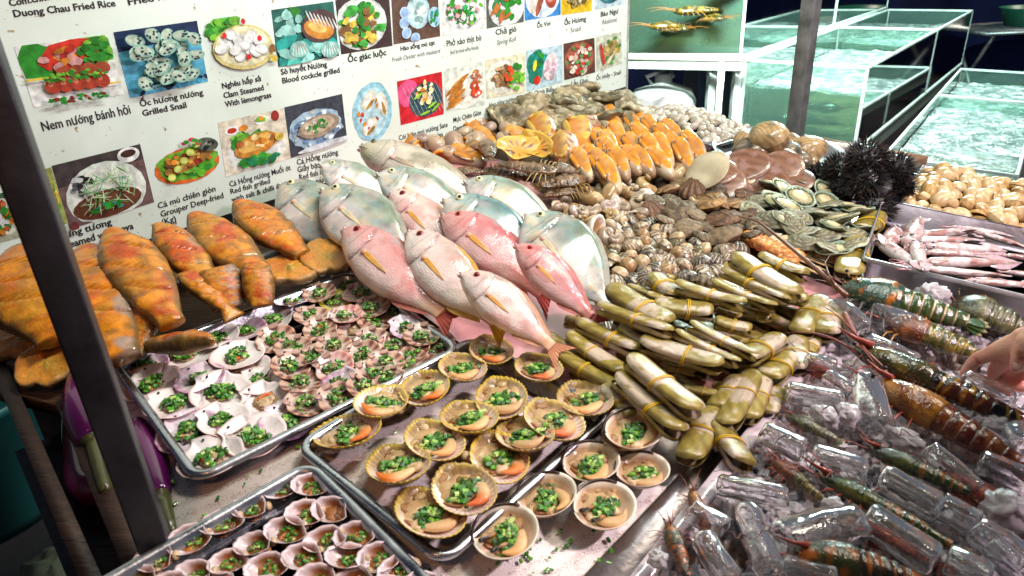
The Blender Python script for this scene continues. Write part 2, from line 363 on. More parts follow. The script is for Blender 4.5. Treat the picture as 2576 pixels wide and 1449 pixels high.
# ---- printed dish photographs: little prints made of flat coloured patches
RN = random.Random(3)
class Pic:
    def __init__(s, quad): s.q = [BP(*p, .0) for p in quad]; s.g = G(); s.l = 0
    def P(s, u, v, l):
        a, b, c, d = s.q; p = a*(1-u)*(1-v)+b*u*(1-v)+c*u*v+d*(1-u)*v; return p+BN*(.0008+.00012*l)
    def bg(s, c, c2=None, split=.5):
        if c is not None:
            s.g.add([s.P(0, 0, 0), s.P(0, 1, 0), s.P(1, 1, 0), s.P(1, 0, 0)], [(0, 1, 2, 3)], c)
        if c2 is not None: s.g.add([s.P(0, 0, 1), s.P(0, split, 1), s.P(1, split*.7, 1), s.P(1, 0, 1)], [(0, 1, 2, 3)], c2)
        return s
    def e(s, cx, cy, rx, ry, c, rot=0, jag=0, n=18):
        s.l += 1; V = [s.P(cx, cy, s.l+1)]
        for i in range(n):
            a = i/n*2*pi; r = 1+(RN.uniform(-jag, jag) if jag else 0); x, y = rx*r*math.cos(a), ry*r*math.sin(a)
            u = cx+x*math.cos(rot)-y*math.sin(rot); v = cy+x*math.sin(rot)+y*math.cos(rot)
            V.append(s.P(min(max(u, 0), 1), min(max(v, 0), 1), s.l+1))
        s.g.add(V, [(0, 1+(i+1) % n, 1+i) for i in range(n)], c); return s
    def sc(s, n, cx, cy, rx, ry, size, cols, asp=1, jag=.3):
        for i in range(n):
            a = RN.uniform(0, 2*pi); r = math.sqrt(RN.random()); c = np.array(RN.choice(cols))*RN.uniform(.7, 1.25)
            s.e(cx+rx*r*math.cos(a), cy+ry*r*math.sin(a), size*RN.uniform(.6, 1.3), size*asp*RN.uniform(.6, 1.3), np.clip(c, 0, 1), RN.uniform(0, pi), jag, 7)
        return s
    def done(s): s.g.build('dish_photo', 'print', mb, smooth=False)
RED = (.55, .04, .02); DR = (.28, .03, .02); GRN = (.03, .27, .03); LG = (.18, .5, .05); TEAL = (.02, .32, .28); WH = (.75, .8, .78); BR = (.25, .12, .04); YE = (.65, .5, .08); OR = (.62, .24, .03); NV = (.01, .03, .09); SK = (.25, .5, .62); PK = (.65, .35, .35); DK = (.02, .02, .02)
p = Pic([(35, 117), (268, 87), (312, 238), (85, 270)]).bg(WH).e(.2, .3, .22, .32, GRN, 0, .15).e(.85, .22, .22, .26, LG, 0, .2).e(.5, .25, .3, .2, RED, -.4, .3).sc(30, .5, .3, .3, .15, .07, [RED, OR, PK]).sc(30, .85, .22, .2, .2, .06, [GRN, LG]).e(.1, .55, .3, .02, YE).e(.8, .77, .3, .015, YE)
for i in range(4): p.e(.42+i*.14, .5, .09, .1, (.33, .07, .03))
for i in range(5): p.e(.26+i*.135, .7, .085, .12, (.42, .06, .03)).e(.24+i*.135, .66, .03, .04, (.6, .2, .12))
p.sc(45, .52, .55, .36, .1, .028, [GRN, LG, LG]).sc(30, .5, .93, .35, .05, .03, [GRN, GRN, DR]).done()
p = Pic([(285, 81), (495, 52), (523, 205), (327, 247)]).bg((.10, .42, .62), NV, .3).sc(24, .5, .9, .5, .1, .04, [SK, NV, (.05, .3, .5)])
for i in range(30):
    x, y, r = RN.uniform(.12, .9), RN.uniform(.1, .82), RN.uniform(0, pi); p.e(x, y, .12, .085, (.28, .5, .42), r); p.e(x-.01, y-.01, .1, .06, (.5, .62, .5), r)
    for q in range(7): p.e(x+RN.uniform(-.08, .08), y+RN.uniform(-.06, .06), .02, .014, (.02, .06, .08), r, 0, 6)
p.done()
p = Pic([(508, 52), (665, 30), (700, 172), (525, 192)]).e(.3, .2, .28, .26, LG, 0, .25, 24).sc(40, .28, .2, .24, .2, .06, [GRN, LG, (.08, .4, .03)]).e(.55, .55, .46, .4, (.6, .52, .22)).e(.55, .53, .42, .35, (.72, .7, .45))
for i in range(24):
    a, r = RN.uniform(0, 6.3), RN.uniform(0, .3); x, y = .54+r*math.cos(a)*1.1, .52+r*math.sin(a)*.85; p.e(x, y, .1, .085, (.55, .6, .58), a); p.e(x-.01, y-.01, .09, .07, (.82, .84, .82), a)
for x, y in ((.6, .1), (.28, .3), (.8, .42), (.58, .72)): p.e(x, y, .035, .05, (.7, .02, .02))
p.e(.97, .62, .06, .07, BR).e(.95, .8, .06, .06, YE).done()
p = Pic([(682, 25), (838, 3), (853, 140), (700, 168)]).bg((.015, .12, .10)).sc(18, .3, .2, .4, .3, .09, [TEAL, (.3, .6, .55), GRN]).sc(20, .4, .8, .5, .25, .12, [(.08, .5, .42), (.3, .65, .58), TEAL])
p.e(.72, .4, .3, .3, (.08, .05, .05), .5).e(.7, .45, .26, .17, (.55, .24, .04), .5).e(.68, .42, .16, .08, (.75, .5, .15), .5)
for i in range(8): p.e(.55+i*.06, .2+i*.03, .012, .12, (.6, .65, .62), -.3)
for x, y in ((.35, .75), (.85, .85)):
    p.e(x, y, .16, .15, (.25, .55, .5))
    for i in range(6): p.e(x-.1+i*.04, y, .008, .12, (.75, .8, .75), .2-.1*i)
p.done()
def plate(quad, bg, pc, cols, n=60, sz=.06, c=(.5, .5), r=(.42, .4), f=.75, bg2=None, asp=1):
    p = Pic(quad).bg(bg, bg2)
    if pc is not None: p.e(c[0], c[1], r[0], r[1], np.array(pc)*.8).e(c[0], c[1], r[0]*.93, r[1]*.93, pc)
    p.sc(n, c[0], c[1], r[0]*f, r[1]*f, sz, cols, asp); return p
plate([(843, 0), (978, -20), (987, 115), (858, 137)], (.05, .03, .03), (.7, .78, .74), [GRN, (.05, .35, .05), YE, BR, GRN], 60, .08, (.42, .5), (.5, .48), .8).done()
p = Pic([(983, -20), (1100, -38), (1107, 91), (990, 112)]).bg((.12, .07, .05)).e(.55, .45, .25, .33, (.4, .62, .68)).e(.55, .45, .2, .27, (.5, .7, .72)).sc(14, .55, .45, .14, .2, .06, [(.3, .5, .5), (.6, .7, .65)])
for x, y in ((.25, .42), (.23, .62), (.27, .82), (.45, .95), (.4, .1)): p.e(x, y, .1, .11, (.4, .6, .8)).e(x, y, .075, .085, (.3, .45, .7))
p.e(.88, .6, .14, .2, (.4, .6, .75)).sc(16, .88, .6, .1, .14, .04, [GRN, TEAL]).e(.75, .1, .15, .12, WH).sc(10, .75, .1, .1, .08, .04, [LG]).done()
plate([(1108, -30), (1220, -45), (1222, 70), (1115, 90)], (.7, .74, .7), (.72, .78, .78), [GRN, (.03, .35, .1), WH, PK, GRN, LG], 75, .06, (.5, .45), (.5, .5), .78).done()
p = plate([(1222, -45), (1318, -60), (1317, 55), (1224, 72)], (.1, .12, .1), (.75, .78, .8), [GRN, (.05, .3, .1)], 26, .09, (.55, .55), (.5, .5), .7)
for i in range(6): p.e(RN.uniform(.15, .8), RN.uniform(.5, .85), .13, .04, (.45, .16, .04), RN.uniform(-1.4, .4))
p.sc(14, .5, .35, .2, .1, .05, [WH, RED]).done()
p = Pic([(1319, -50), (1409, -65), (1410, 37), (1320, 52)]).bg((.05, .25, .6)).e(.5, .5, .48, .5, (.6, .72, .85)).e(.3, .5, .12, .38, (.6, .55, .5), .3).e(.42, .6, .08, .36, (.3, .1, .06), .3).e(.72, .5, .17, .3, (.38, .08, .05), -.1).e(.7, .45, .1, .2, (.6, .25, .2)).done()
plate([(1411, -62), (1490, -74), (1488, 27), (1412, 38)], (.75, .5, .03), None, [(.35, .3, .12), (.5, .45, .25), (.2, .15, .05), (.65, .6, .4)], 80, .08, (.5, .42), (.42, .42), .9).done()
plate([(1495, -60), (1572, -70), (1570, 10), (1497, 24)], (.5, .65, .7), (.05, .25, .3), [(.1, .3, .35), (.4, .5, .45), (.05, .12, .15)], 40, .09).done()
p = Pic([(998, 205), (1111, 180), (1116, 287), (1008, 315)]).bg((.55, .02, .03)).e(.2, .3, .25, .3, (.72, .1, .25), .2, .1).e(.6, .55, .38, .4, (.05, .1, .12), .3).e(.6, .5, .3, .32, (.02, .08, .1), .3)
for i in range(9): p.e(.25+i*.09, .55, .004, .42, (.5, .55, .55), -.35)
p.sc(22, .6, .38, .2, .25, .06, [(.8, .7, .35), (.85, .8, .6), OR], 1.0, .15)
for x, y, r in ((.42, .42, -.5), (.72, .7, -.5), (.8, .78, -.7), (.55, .85, -.2)): p.e(x, y, .12, .03, (.3, .6, .05), r)
p.done()
p = Pic([(1117, 175), (1214, 155), (1219, 263), (1122, 280)]).bg((.62, .7, .62)).e(.5, .55, .5, .45, (.78, .8, .72))
for i in range(8): p.e(.3+RN.uniform(-.1, .15), .35+i*.07, .28, .05, (.45, .18, .03), -.6+RN.uniform(-.2, .2)).e(.32, .34+i*.07, .2, .018, (.62, .35, .1), -.6)
p.sc(10, .8, .45, .1, .3, .1, [(.6, .08, .03), (.68, .25, .12)], 1, .1).sc(12, .8, .45, .12, .3, .03, [WH, OR]).done()
p = plate([(1220, 152), (1320, 133), (1320, 233), (1224, 248)], (.7, .68, .5), (.75, .78, .68), [(.2, .1, .04), (.35, .2, .08), (.5, .35, .2)], 45, .06, (.42, .5), (.45, .45), .62)
p.sc(22, .72, .55, .2, .3, .08, [GRN, LG, (.03, .2, .04)]).sc(9, .55, .45, .1, .2, .06, [(.7, .08, .02)]).done()
p = Pic([(1323, 128), (1414, 113), (1415, 207), (1324, 230)]).bg((.45, .62, .7)).e(.25, .4, .25, .4, (.02, .22, .15), .1, .2).sc(14, .35, .3, .2, .25, .08, [GRN, TEAL, (.02, .2, .1)]).e(.22, .4, .05, .14, (.7, .65, .05), .2).e(.28, .78, .09, .11, (.7, .04, .02)).e(.65, .5, .2, .35, (.75, .65, .68), .2).sc(18, .65, .5, .16, .3, .06, [(.7, .45, .5), (.8, .75, .78), (.6, .5, .6)]).done()
plate([(1417, 110), (1495, 95), (1497, 182), (1419, 202)], (.12, .06, .04), (.35, .12, .08), [(.6, .12, .08), (.7, .55, .45), (.1, .35, .1), (.75, .7, .6), (.5, .05, .04)], 70, .07, (.5, .5), (.48, .48), .85).done()
plate([(1499, 92), (1562, 80), (1564, 160), (1500, 180)], (.55, .62, .5), (.6, .66, .5), [(.3, .25, .05), (.1, .3, .08), (.5, .4, .15)], 40, .08, (.6, .5), (.4, .45), .8).e(.2, .55, .06, .35, (.55, .05, .04), -.2).e(.4, .8, .3, .06, (.65, .62, .45), -.7).done()
p = Pic([(881, 215), (985, 192), (988, 350), (888, 368)]).e(.5, .5, .48, .48, (.28, .55, .66), 0, .03, 30).e(.5, .5, .38, .4, (.45, .68, .74))
for x, y, r in ((.42, .3, -.6), (.75, .4, 1.2), (.42, .72, -.5)): p.e(x, y, .2, .12, (.68, .66, .52), r).e(x-.03, y-.02, .13, .07, (.82, .82, .76), r).e(x+.03, y+.07, .12, .035, (.35, .22, .06), r)
p.sc(8, .4, .5, .3, .35, .04, [(.55, .08, .06), OR]).done()
p = Pic([(715, 270), (860, 236), (873, 350), (731, 398)]).bg((.05, .06, .08)).e(.5, .55, .46, .4, (.35, .5, .6), -.1, .12, 26).sc(50, .5, .55, .42, .36, .05, [(.15, .25, .4), (.6, .7, .75), (.3, .45, .6), (.8, .85, .85)]).e(.52, .52, .36, .22, (.35, .28, .2), -.1).e(.5, .5, .3, .16, (.5, .42, .3), -.1).sc(24, .48, .5, .18, .12, .035, [GRN, (.1, .25, .08), (.65, .6, .5)]).e(.6, .93, .5, .06, (.6, .66, .7)).done()
p = Pic([(548, 308), (713, 272), (733, 397), (568, 445)]).bg((.66, .62, .5)).e(.5, .68, .46, .34, (.72, .75, .7)).e(.18, .2, .1, .08, WH).e(.18, .2, .07, .05, RED).e(.35, .2, .07, .06, OR).e(.62, .12, .1, .09, WH).sc(6, .62, .12, .06, .05, .04, [OR, LG]).e(.85, .1, .06, .1, DR).sc(12, .45, .4, .35, .12, .08, [GRN, (.02, .2, .04), LG])
p.e(.5, .55, .34, .2, (.55, .25, .04), -.25).e(.5, .52, .28, .13, (.72, .45, .12), -.25).sc(16, .5, .53, .28, .14, .05, [OR, (.75, .6, .3), (.5, .15, .03)]).sc(18, .5, .84, .32, .08, .07, [(.02, .25, .1), GRN, LG]).e(.85, .5, .07, .08, YE).done()
p = Pic([(372, 352), (548, 328), (562, 452), (392, 487)]).e(.5, .58, .48, .34, (.7, .16, .03), -.15).e(.5, .56, .44, .3, (.15, .42, .04), -.15, .12, 26).sc(30, .5, .62, .36, .2, .07, [GRN, LG, (.1, .4, .03)]).e(.52, .5, .4, .14, (.4, .2, .05), -.45).sc(40, .5, .48, .32, .14, .04, [BR, OR, (.55, .4, .1), DR]).e(.8, .22, .17, .13, (.1, .12, .09), .4).sc(8, .82, .22, .12, .1, .04, [(.3, .35, .3), DK])
for i in range(5): p.e(.24+i*.1, .74-i*.14, .06, .07, (.45, .55, .08)).e(.24+i*.1, .74-i*.14, .045, .05, (.62, .7, .22))
p.sc(8, .55, .14, .15, .06, .04, [(.6, .03, .1), GRN]).done()
p = Pic([(130, 417), (352, 362), (388, 508), (176, 577)]).bg((.16, .10, .10), (.06, .05, .05), .35).e(.84, .12, .13, .12, WH).e(.84, .1, .09, .06, (.06, .03, .02)).e(.5, .62, .46, .5, (.66, .74, .68)).e(.5, .62, .4, .42, (.75, .8, .74)).e(.48, .78, .4, .22, (.16, .06, .03)).sc(18, .25, .4, .12, .15, .05, [(.08, .09, .1), (.5, .55, .55), DK])
for i in range(90): p.e(.5+RN.uniform(-.27, .3), .55+RN.uniform(-.26, .27), RN.uniform(.05, .13), .006, RN.choice([(.4, .6, .3), (.12, .4, .08), (.6, .72, .5), (.08, .35, .2)]), RN.uniform(0, pi), 0, 8)
p.sc(14, .5, .8, .2, .08, .035, [GRN, TEAL]).e(.05, .95, .05, .08, (.16, .04, .04)).done()
plate([(100, 430), (128, 420), (172, 560), (140, 572)], (.35, .4, .12), None, [GRN, LG, YE, (.6, .5, .2)], 24, .12).done()
plate([(-60, 500), (45, 475), (78, 590), (-40, 620)], (.4, .42, .3), (.7, .72, .62), [(.5, .12, .05), OR, WH, GRN], 40, .09, bg2=(.05, .12, .06)).done()
plate([(-30, 250), (28, 240), (75, 330), (0, 345)], (.5, .55, .4), None, [LG, YE, WH], 20, .1).done()

# ---- captions
FONT = None
HORN = {'ơ': 'o', 'ớ': 'ó', 'ờ': 'ò', 'ở': 'ỏ', 'ỡ': 'õ', 'ợ': 'ọ'}
def _tmesh(txt, bold, shear):
    cu = bpy.data.curves.new('caption', 'FONT'); cu.body = txt; cu.size = 1; cu.offset = bold; cu.shear = shear; cu.resolution_u = 2
    o = bpy.data.objects.new('caption', cu); COL.objects.link(o)
    me = bpy.data.meshes.new_from_object(o.evaluated_get(bpy.context.evaluated_depsgraph_get())); bpy.data.objects.remove(o); bpy.data.curves.remove(cu); return me
def _right(txt, bold):
    me = _tmesh(txt, bold, 0); x = max(v.co.x for v in me.vertices); bpy.data.meshes.remove(me); return x
def cap(txt, s, e, ch, col=(.02, .018, .022), bold=0.0, shear=0.0):
    horns = [i for i, c in enumerate(txt) if c in HORN]
    for a_, b_c in HORN.items(): txt = txt.replace(a_, b_c)
    hx = [_right(txt[:i+1], bold) for i in horns]
    me = _tmesh(txt, bold, shear)
    if hx:
        vs = [tuple(v.co) for v in me.vertices]; fs = [tuple(p.vertices) for p in me.polygons]
        for x in hx:
            b0 = len(vs); vs += [(x-.085, .455, 0), (x-.05, .395, 0), (x+.035, .45, 0), (x+.05, .56, 0), (x-.005, .56, 0), (x-.02, .49, 0)]; fs += [(b0, b0+1, b0+2, b0+5), (b0+5, b0+2, b0+3, b0+4)]
        me = bpy.data.meshes.new('caption'); me.from_pydata(vs, [], fs)
    n = len(me.vertices); V = np.zeros(n*3); me.vertices.foreach_get('co', V); V = V.reshape(-1, 3)
    w = V[:, 0].max(); S, E = BP(*s), BP(*e); top = BP(s[0]-ch*.12, s[1]-ch); hh = top[2]-S[2]
    W = S+np.outer(V[:, 0]/w, E-S)+np.outer(V[:, 1]/.70*hh, [0, 0, 1.])+BN*.0012
    me.vertices.foreach_set('co', W.ravel()); me.materials.clear(); me.materials.append(MATS['print'])
    at = me.color_attributes.new('Col', 'FLOAT_COLOR', 'POINT'); at.data.foreach_set('color', np.tile(np.array([*col, 1], np.float32), n)); me.update()
    me.name = 'caption'; obj('caption', me, mb)
B_ = .022
cap('Cơm.chiên Dương Châu', (25, 16), (262, -24), 18, bold=B_); cap('Duong Chau Fried Rice', (35, 43), (292, 15), 18, bold=B_)
cap('Fried rice with', (322, 13), (505, -16), 17, bold=B_); cap('Nem nướng bánh hỏi', (107, 330), (330, 285), 24, bold=B_*.5)
cap('Ốc hương nướng', (353, 268), (512, 238), 15, bold=B_); cap('Grilled Snail', (359, 292), (470, 270), 15, bold=B_)
cap('Nghêu hấp sả', (559, 223), (657, 203), 14, bold=B_); cap('Clam Steamed', (563, 247), (664, 226), 14, bold=B_); cap('With lemongrass', (568, 269), (683, 244), 14, bold=B_)
cap('Sò huyết Nướng', (707, 188), (823, 167), 14, bold=B_); cap('Blood cockcle grilled', (710, 210), (855, 182), 14, bold=B_)
cap('Ốc giác luộc', (875, 157), (972, 138), 15, bold=B_); cap('Hào sống mù tạt', (1007, 128), (1094, 112), 11, bold=B_)
G_ = (.12, .12, .13)
cap('Fresh Oyster with mustard', (985, 156), (1108, 132), 11, G_, shear=.25); cap('Phở xào thịt bò', (1123, 117), (1211, 101), 15, bold=B_*.5); cap('Beef Stir-fried w/Pho Noodle', (1133, 137), (1204, 123), 10, G_)
cap('Chả giò', (1246, 88), (1299, 79), 14, bold=B_*.6); cap('Spring Roll', (1249, 113), (1298, 103), 12, G_, shear=.25)
cap('Ốc Voi', (1350, 70), (1384, 63), 11, bold=B_); cap('Ốc Hương', (1419, 63), (1474, 52), 12, bold=B_); cap('Snail', (1434, 82), (1460, 77), 12, G_); cap('Bào Ngư', (1510, 42), (1555, 33), 12, bold=B_); cap('Abalone', (1513, 62), (1551, 54), 12, G_)
cap('Mực Chiên Giòn', (1140, 308), (1210, 288), 12, bold=B_*.5); cap('Deep fried squid', (1140, 330), (1213, 310), 12, bold=B_*.5)
cap('Còi biên mai nướng Sate', (1003, 353), (1126, 318), 12, bold=B_*.5); cap('Grilled scallop musles', (1004, 372), (1114, 342), 12, bold=B_*.5)
cap('Ốc tỏi nướng', (906, 383), (982, 368), 14, bold=B_); cap('Heo rừng nướng Sate', (1230, 270), (1315, 248), 11, bold=B_*.3); cap('Wild boar grilled', (1231, 287), (1302, 268), 11, bold=B_*.3)
cap('Cá Chình Biển - ell', (1327, 243), (1413, 225), 11, bold=B_*.5); cap('Lẩu Ghẹ', (1436, 217), (1478, 207), 11, bold=B_*.5); cap('Hot pot w/Sea Crab', (1423, 232), (1488, 218), 9, G_); cap('Ốc nhảy - Snail', (1499, 202), (1561, 186), 10, bold=B_*.5)
cap('Cá Hồng nướng Muối ớt', (578, 470), (732, 427), 14, bold=B_*.6); cap('Red fish grilled', (580, 488), (680, 460), 13, bold=B_*.6); cap('with salt & chilli (Kg)', (584, 508), (722, 468), 13, bold=B_*.6)
cap('Cá Hồng nướng', (747, 415), (851, 388), 14, bold=B_*.6); cap('Giấy bạc', (749, 434), (805, 419), 14, bold=B_*.6); cap('Red fish in', (753, 453), (815, 437), 14, bold=B_*.6); cap('silver paper', (758, 472), (830, 453), 14, bold=B_*.6)
cap('Cá mú chiên giòn', (398, 525), (543, 480), 15, bold=B_*.6); cap('Grouper Deep-fried', (405, 546), (563, 497), 15, bold=B_*.6); cap('(Kg)', (408, 566), (444, 555), 15, bold=B_*.6)
cap('Cá mú chưng tương', (52, 632), (282, 564), 17, bold=B_); cap('Steamed with soya', (158, 628), (337, 574), 17, bold=B_)
cap('Cá', (55, 648), (82, 640), 16, bold=B_)
# ================================================================ GLASS TANKS
def mixmat(name, col, gloss_rough, opac, dif, bump=0, bscale=10, fres=1.35, noise=0, nscale=4, attr=False, foam=False):
    m = bpy.data.materials.new(name); m.use_nodes = True; nt = m.node_tree; N = nt.nodes; L = nt.links
    N.remove(N['Principled BSDF']); out = N['Material Output']
    t = N.new('ShaderNodeBsdfTransparent'); t.inputs[0].default_value = (*col, 1)
    d = N.new('ShaderNodeBsdfDiffuse'); d.inputs[0].default_value = (*dif, 1)
    g = N.new('ShaderNodeBsdfGlossy'); g.inputs['Roughness'].default_value = gloss_rough
    tc = N.new('ShaderNodeTexCoord')
    m1 = N.new('ShaderNodeMixShader'); m1.inputs[0].default_value = opac; L.new(t.outputs[0], m1.inputs[1]); L.new(d.outputs[0], m1.inputs[2])
    f = N.new('ShaderNodeFresnel'); f.inputs[0].default_value = fres
    m2 = N.new('ShaderNodeMixShader'); L.new(f.outputs[0], m2.inputs[0]); L.new(m1.outputs[0], m2.inputs[1]); L.new(g.outputs[0], m2.inputs[2]); L.new(m2.outputs[0], out.inputs[0])
    if noise:
        n = N.new('ShaderNodeTexNoise'); n.inputs['Scale'].default_value = nscale; n.inputs['Detail'].default_value = 6; L.new(tc.outputs['Object'], n.inputs[0])
        r = N.new('ShaderNodeMapRange'); r.inputs['From Min'].default_value = .3; r.inputs['From Max'].default_value = .7; r.inputs['To Min'].default_value = max(0, opac-noise); r.inputs['To Max'].default_value = min(1, opac+noise); L.new(n.outputs[0], r.inputs[0]); L.new(r.outputs[0], m1.inputs[0])
    if foam:  # noise ramp paints white sparkle and an aerated look into the water colour
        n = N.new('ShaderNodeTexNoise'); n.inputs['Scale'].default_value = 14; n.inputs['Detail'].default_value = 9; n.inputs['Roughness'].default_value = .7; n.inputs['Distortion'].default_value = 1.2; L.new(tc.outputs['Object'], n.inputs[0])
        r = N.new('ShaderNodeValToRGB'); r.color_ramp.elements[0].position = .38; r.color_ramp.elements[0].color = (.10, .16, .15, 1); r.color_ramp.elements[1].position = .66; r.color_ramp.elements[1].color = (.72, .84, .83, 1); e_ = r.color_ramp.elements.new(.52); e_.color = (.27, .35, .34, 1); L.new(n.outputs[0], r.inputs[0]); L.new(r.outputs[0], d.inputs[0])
    if attr:
        a = N.new('ShaderNodeAttribute'); a.attribute_name = 'Col'; L.new(a.outputs['Color'], d.inputs[0])
    if bump:
        n = N.new('ShaderNodeTexNoise'); n.inputs['Scale'].default_value = bscale; n.inputs['Detail'].default_value = 5; L.new(tc.outputs['Object'], n.inputs[0])
        b = N.new('ShaderNodeBump'); b.inputs['Strength'].default_value = bump; b.inputs['Distance'].default_value = .02; L.new(n.outputs[0], b.inputs['Height'])
        for s in (d, g, f): L.new(b.outputs[0], s.inputs['Normal'])
    MATS[name] = m; return m
mixmat('pane', (.88, .95, .92), .04, .05, (.3, .6, .5), fres=1.5)
mixmat('water', (.78, .95, .86), .06, .38, (.05, .26, .19), bump=0, noise=.25, nscale=5, attr=True)
mixmat('watertop', (.65, .85, .8), .05, .6, (.25, .42, .38), bump=1, bscale=24, fres=1.6, noise=.25, nscale=16, foam=True)  # pale glints on the ripples come from the painted colour ramp
FR = (.42, .53, .50)
TW = nz([-.69, .73, 0]); TDp = nz([.98, 1.19, 0])
def tank(fl, fr, dep, z0, z1, wl, label, tint=(.30, .50, .43), sed=(.46, .31, .10), seed=0, SED=.8):
    fl = np.array([*fl, 0.]); fr = np.array([*fr, 0.]); dep = np.array([*dep, 0.]); e = empty('glass_tank', label, 'fish tank')
    e.location = (fl[0], fl[1], z0); o = np.array([fl[0], fl[1], z0])
    A, B, C, D = [p-np.array([fl[0], fl[1], 0]) for p in (fl, fr, fr+dep, fl+dep)]; H = z1-z0
    upz = np.array([0, 0, 1.])
    for a, b in ((A, B), (B, C), (C, D), (D, A)):
        g = G(); g.beam(a+upz*H/2, b+upz*H/2, .007, H-.012, (1, 1, 1)); g.build('pane', 'pane', e, smooth=False)
    g = G()
    for a, b in ((A, B), (B, C), (C, D), (D, A)): g.beam(a+upz*(H-.002), b+upz*(H-.002), .010, .011, FR)
    g.build('rim', 'paint', e, smooth=False)
    g = G()
    for a in (A, B, C, D): g.beam(a, a+upz*(H-.01), .012, .012, FR, up=(B-A))
    for a, b in ((A, B), (B, C), (C, D), (D, A)): g.beam(a-upz*.004, b-upz*.004, .02, .012, FR)
    g.build('corner_seal', 'paint', e, smooth=False)
    # water body and its rippled surface
    c = (A+C)/2; inn = [c+(p-c)*.97 for p in (A, B, C, D)]; g = G(); zs = np.linspace(.01, wl, 9); ring = []
    for q in range(4):
        for t in np.linspace(0, 1, 14)[:-1]: ring.append(inn[q]*(1-t)+inn[(q+1) % 4]*t)
    P = np.array([[p+upz*z for p in ring] for z in zs]); nse = fbm(P, 7, (seed, 0, 0)); hgt = (P[..., 2]/wl)
    Cc = mixc(tint, sed, np.clip(sm(SED-hgt+.5*nse, -.1, .35)*(.75+1.8*nse), 0, 1)); Cc = Cc*(1+.5*fbm(P, 3, (0, seed, 4)))[..., None]
    g.grid(P, Cc, wv=True); g.build('water', 'water', e)
    g = G(); n = 40; u = np.linspace(0, 1, n)
    S = np.array([[inn[0]*(1-a)*(1-b)+inn[1]*a*(1-b)+inn[2]*a*b+inn[3]*(1-a)*b+upz*wl for b in u] for a in u])
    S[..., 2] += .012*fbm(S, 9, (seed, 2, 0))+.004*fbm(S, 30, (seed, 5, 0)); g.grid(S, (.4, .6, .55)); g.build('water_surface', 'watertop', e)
    g = G(); g.add([inn[0]+upz*.006, inn[1]+upz*.006, inn[2]+upz*.006, inn[3]+upz*.006], [(0, 1, 2, 3)], (.30, .24, .10)); g.build('tank_floor', 'paint', e)
    return e
v2 = lambda p: p[:2]
T1f, T1r, T1m = Z(1877, 150, 1.1), Z(2183, 170, 1.1), Z(2110, 68, 1.1)
d1 = v2(T1m-T1f)
tank(v2(T1f), v2(T1r), d1, .74, 1.1, .23, 'large open glass tank with clouded green water just behind the grey post', seed=1)
tank(v2(T1f)+d1*1.01, v2(T1r)+d1*1.01, d1*.85, .74, 1.1, .26, 'farther open glass tank whose end rim meets the blue tarpaulin', seed=2)
T3f, T3r, T3m = Z(2224, 393, .8), Z(2547, 440, .8), Z(2359, 240, .8); d3 = v2(T3m-T3f)
tank(v2(T3f), v2(T3r)+v2(T3r-T3f)*.03, d3, .5, .8, .24, 'lower open glass tank of rippling water behind the black sea urchins', tint=(.22, .40, .36), sed=(.22, .22, .14), seed=3)
tank(v2(T3f)+d3*1.01, v2(T3r)+d3*1.01, d3*.7, .5, .8, .22, 'small far glass tank behind the low rippling tank', tint=(.05, .14, .12), sed=(.12, .10, .05), seed=4)
q0 = Z(1863, 140, 1.115); q1 = Z(1500, 137, 1.115)
tank(v2(q1), v2(q0), d1*.98, 1.115, 1.62, .5, 'tall green tank of spiny lobsters beside the menu board', tint=(.20, .36, .20), sed=(.34, .25, .05), seed=6, SED=1.05)
tank(v2(q1)+d1, v2(q0)+d1, d1*.9, 1.115, 1.62, .5, 'tall green tank behind the first spiny lobster tank', tint=(.07, .32, .22), sed=(.3, .28, .06), seed=7)
# stands
g = G(); e = empty('tank_stand', 'white metal stand with pipes carrying the tall lobster tanks', 'stand')
f3 = lambda v, z: np.array([v[0], v[1], z]); W0 = nz([*(v2(q1)-v2(q0)), 0]); D0 = nz([*d1, 0])
g.beam(f3(q0, 1.075)+D0*-.02-W0*.02, f3(q1, 1.075), .05, .05, (.34, .40, .38)); g.beam(f3(q0, 1.075)-D0*.0, f3(q0, 1.075)+D0*2.6, .04, .05, (.34, .40, .38)); g.build('frame', 'paint', e, smooth=False)
for s in (0, .13): 
    g = G(); g.beam(f3(q0, 1.05)+W0*s, f3(q0, 0)+W0*s, .05 if s == 0 else .035, .05, (.40, .47, .45)); g.build('leg', 'paint', e, smooth=False)
g = G(); a = f3(Z(1866, 143, 1.12), 1.12)-D0*.05; g.tube([a-W0*.06, a+W0*.3, a+W0*.9], .019, (.62, .64, .55), n=12); g.tube([a+W0*.07, a+W0*.07-np.array([0, 0, .5])], .016, (.6, .62, .54), n=12); g.build('water_pipe', 'plastic', e)
g = G(); e2 = empty('tank_stand', 'low dark bench under the open glass tanks', 'stand')
for fl_, fr_, d_, z in ((T1f, T1r, d1*1.9, .74), (T3f, T3r, d3*1.7, .5)):
    a, b = v2(fl_), v2(fr_); c = b+d_; d = a+d_; P = [(*(p), z-.02) for p in (a, b, c, d)]; Q = [(*(p), z-.09) for p in (a, b, c, d)]
    g.add(P+Q, [(0, 1, 2, 3), (7, 6, 5, 4), (0, 4, 5, 1), (1, 5, 6, 2), (2, 6, 7, 3), (3, 7, 4, 0)], (.10, .12, .11))
g.build('bench_top', 'paint', e2, smooth=False)
g = G()
for p in (v2(T1f), v2(T1r), v2(T1f)+d1*1.9, v2(T1r)+d1*1.9, v2(T3f)+d3*1.7): g.beam((*p, 0), (*p, .66 if p is not None else 0), .05, .05, (.12, .12, .12))
g.build('leg', 'paint', e2, smooth=False)
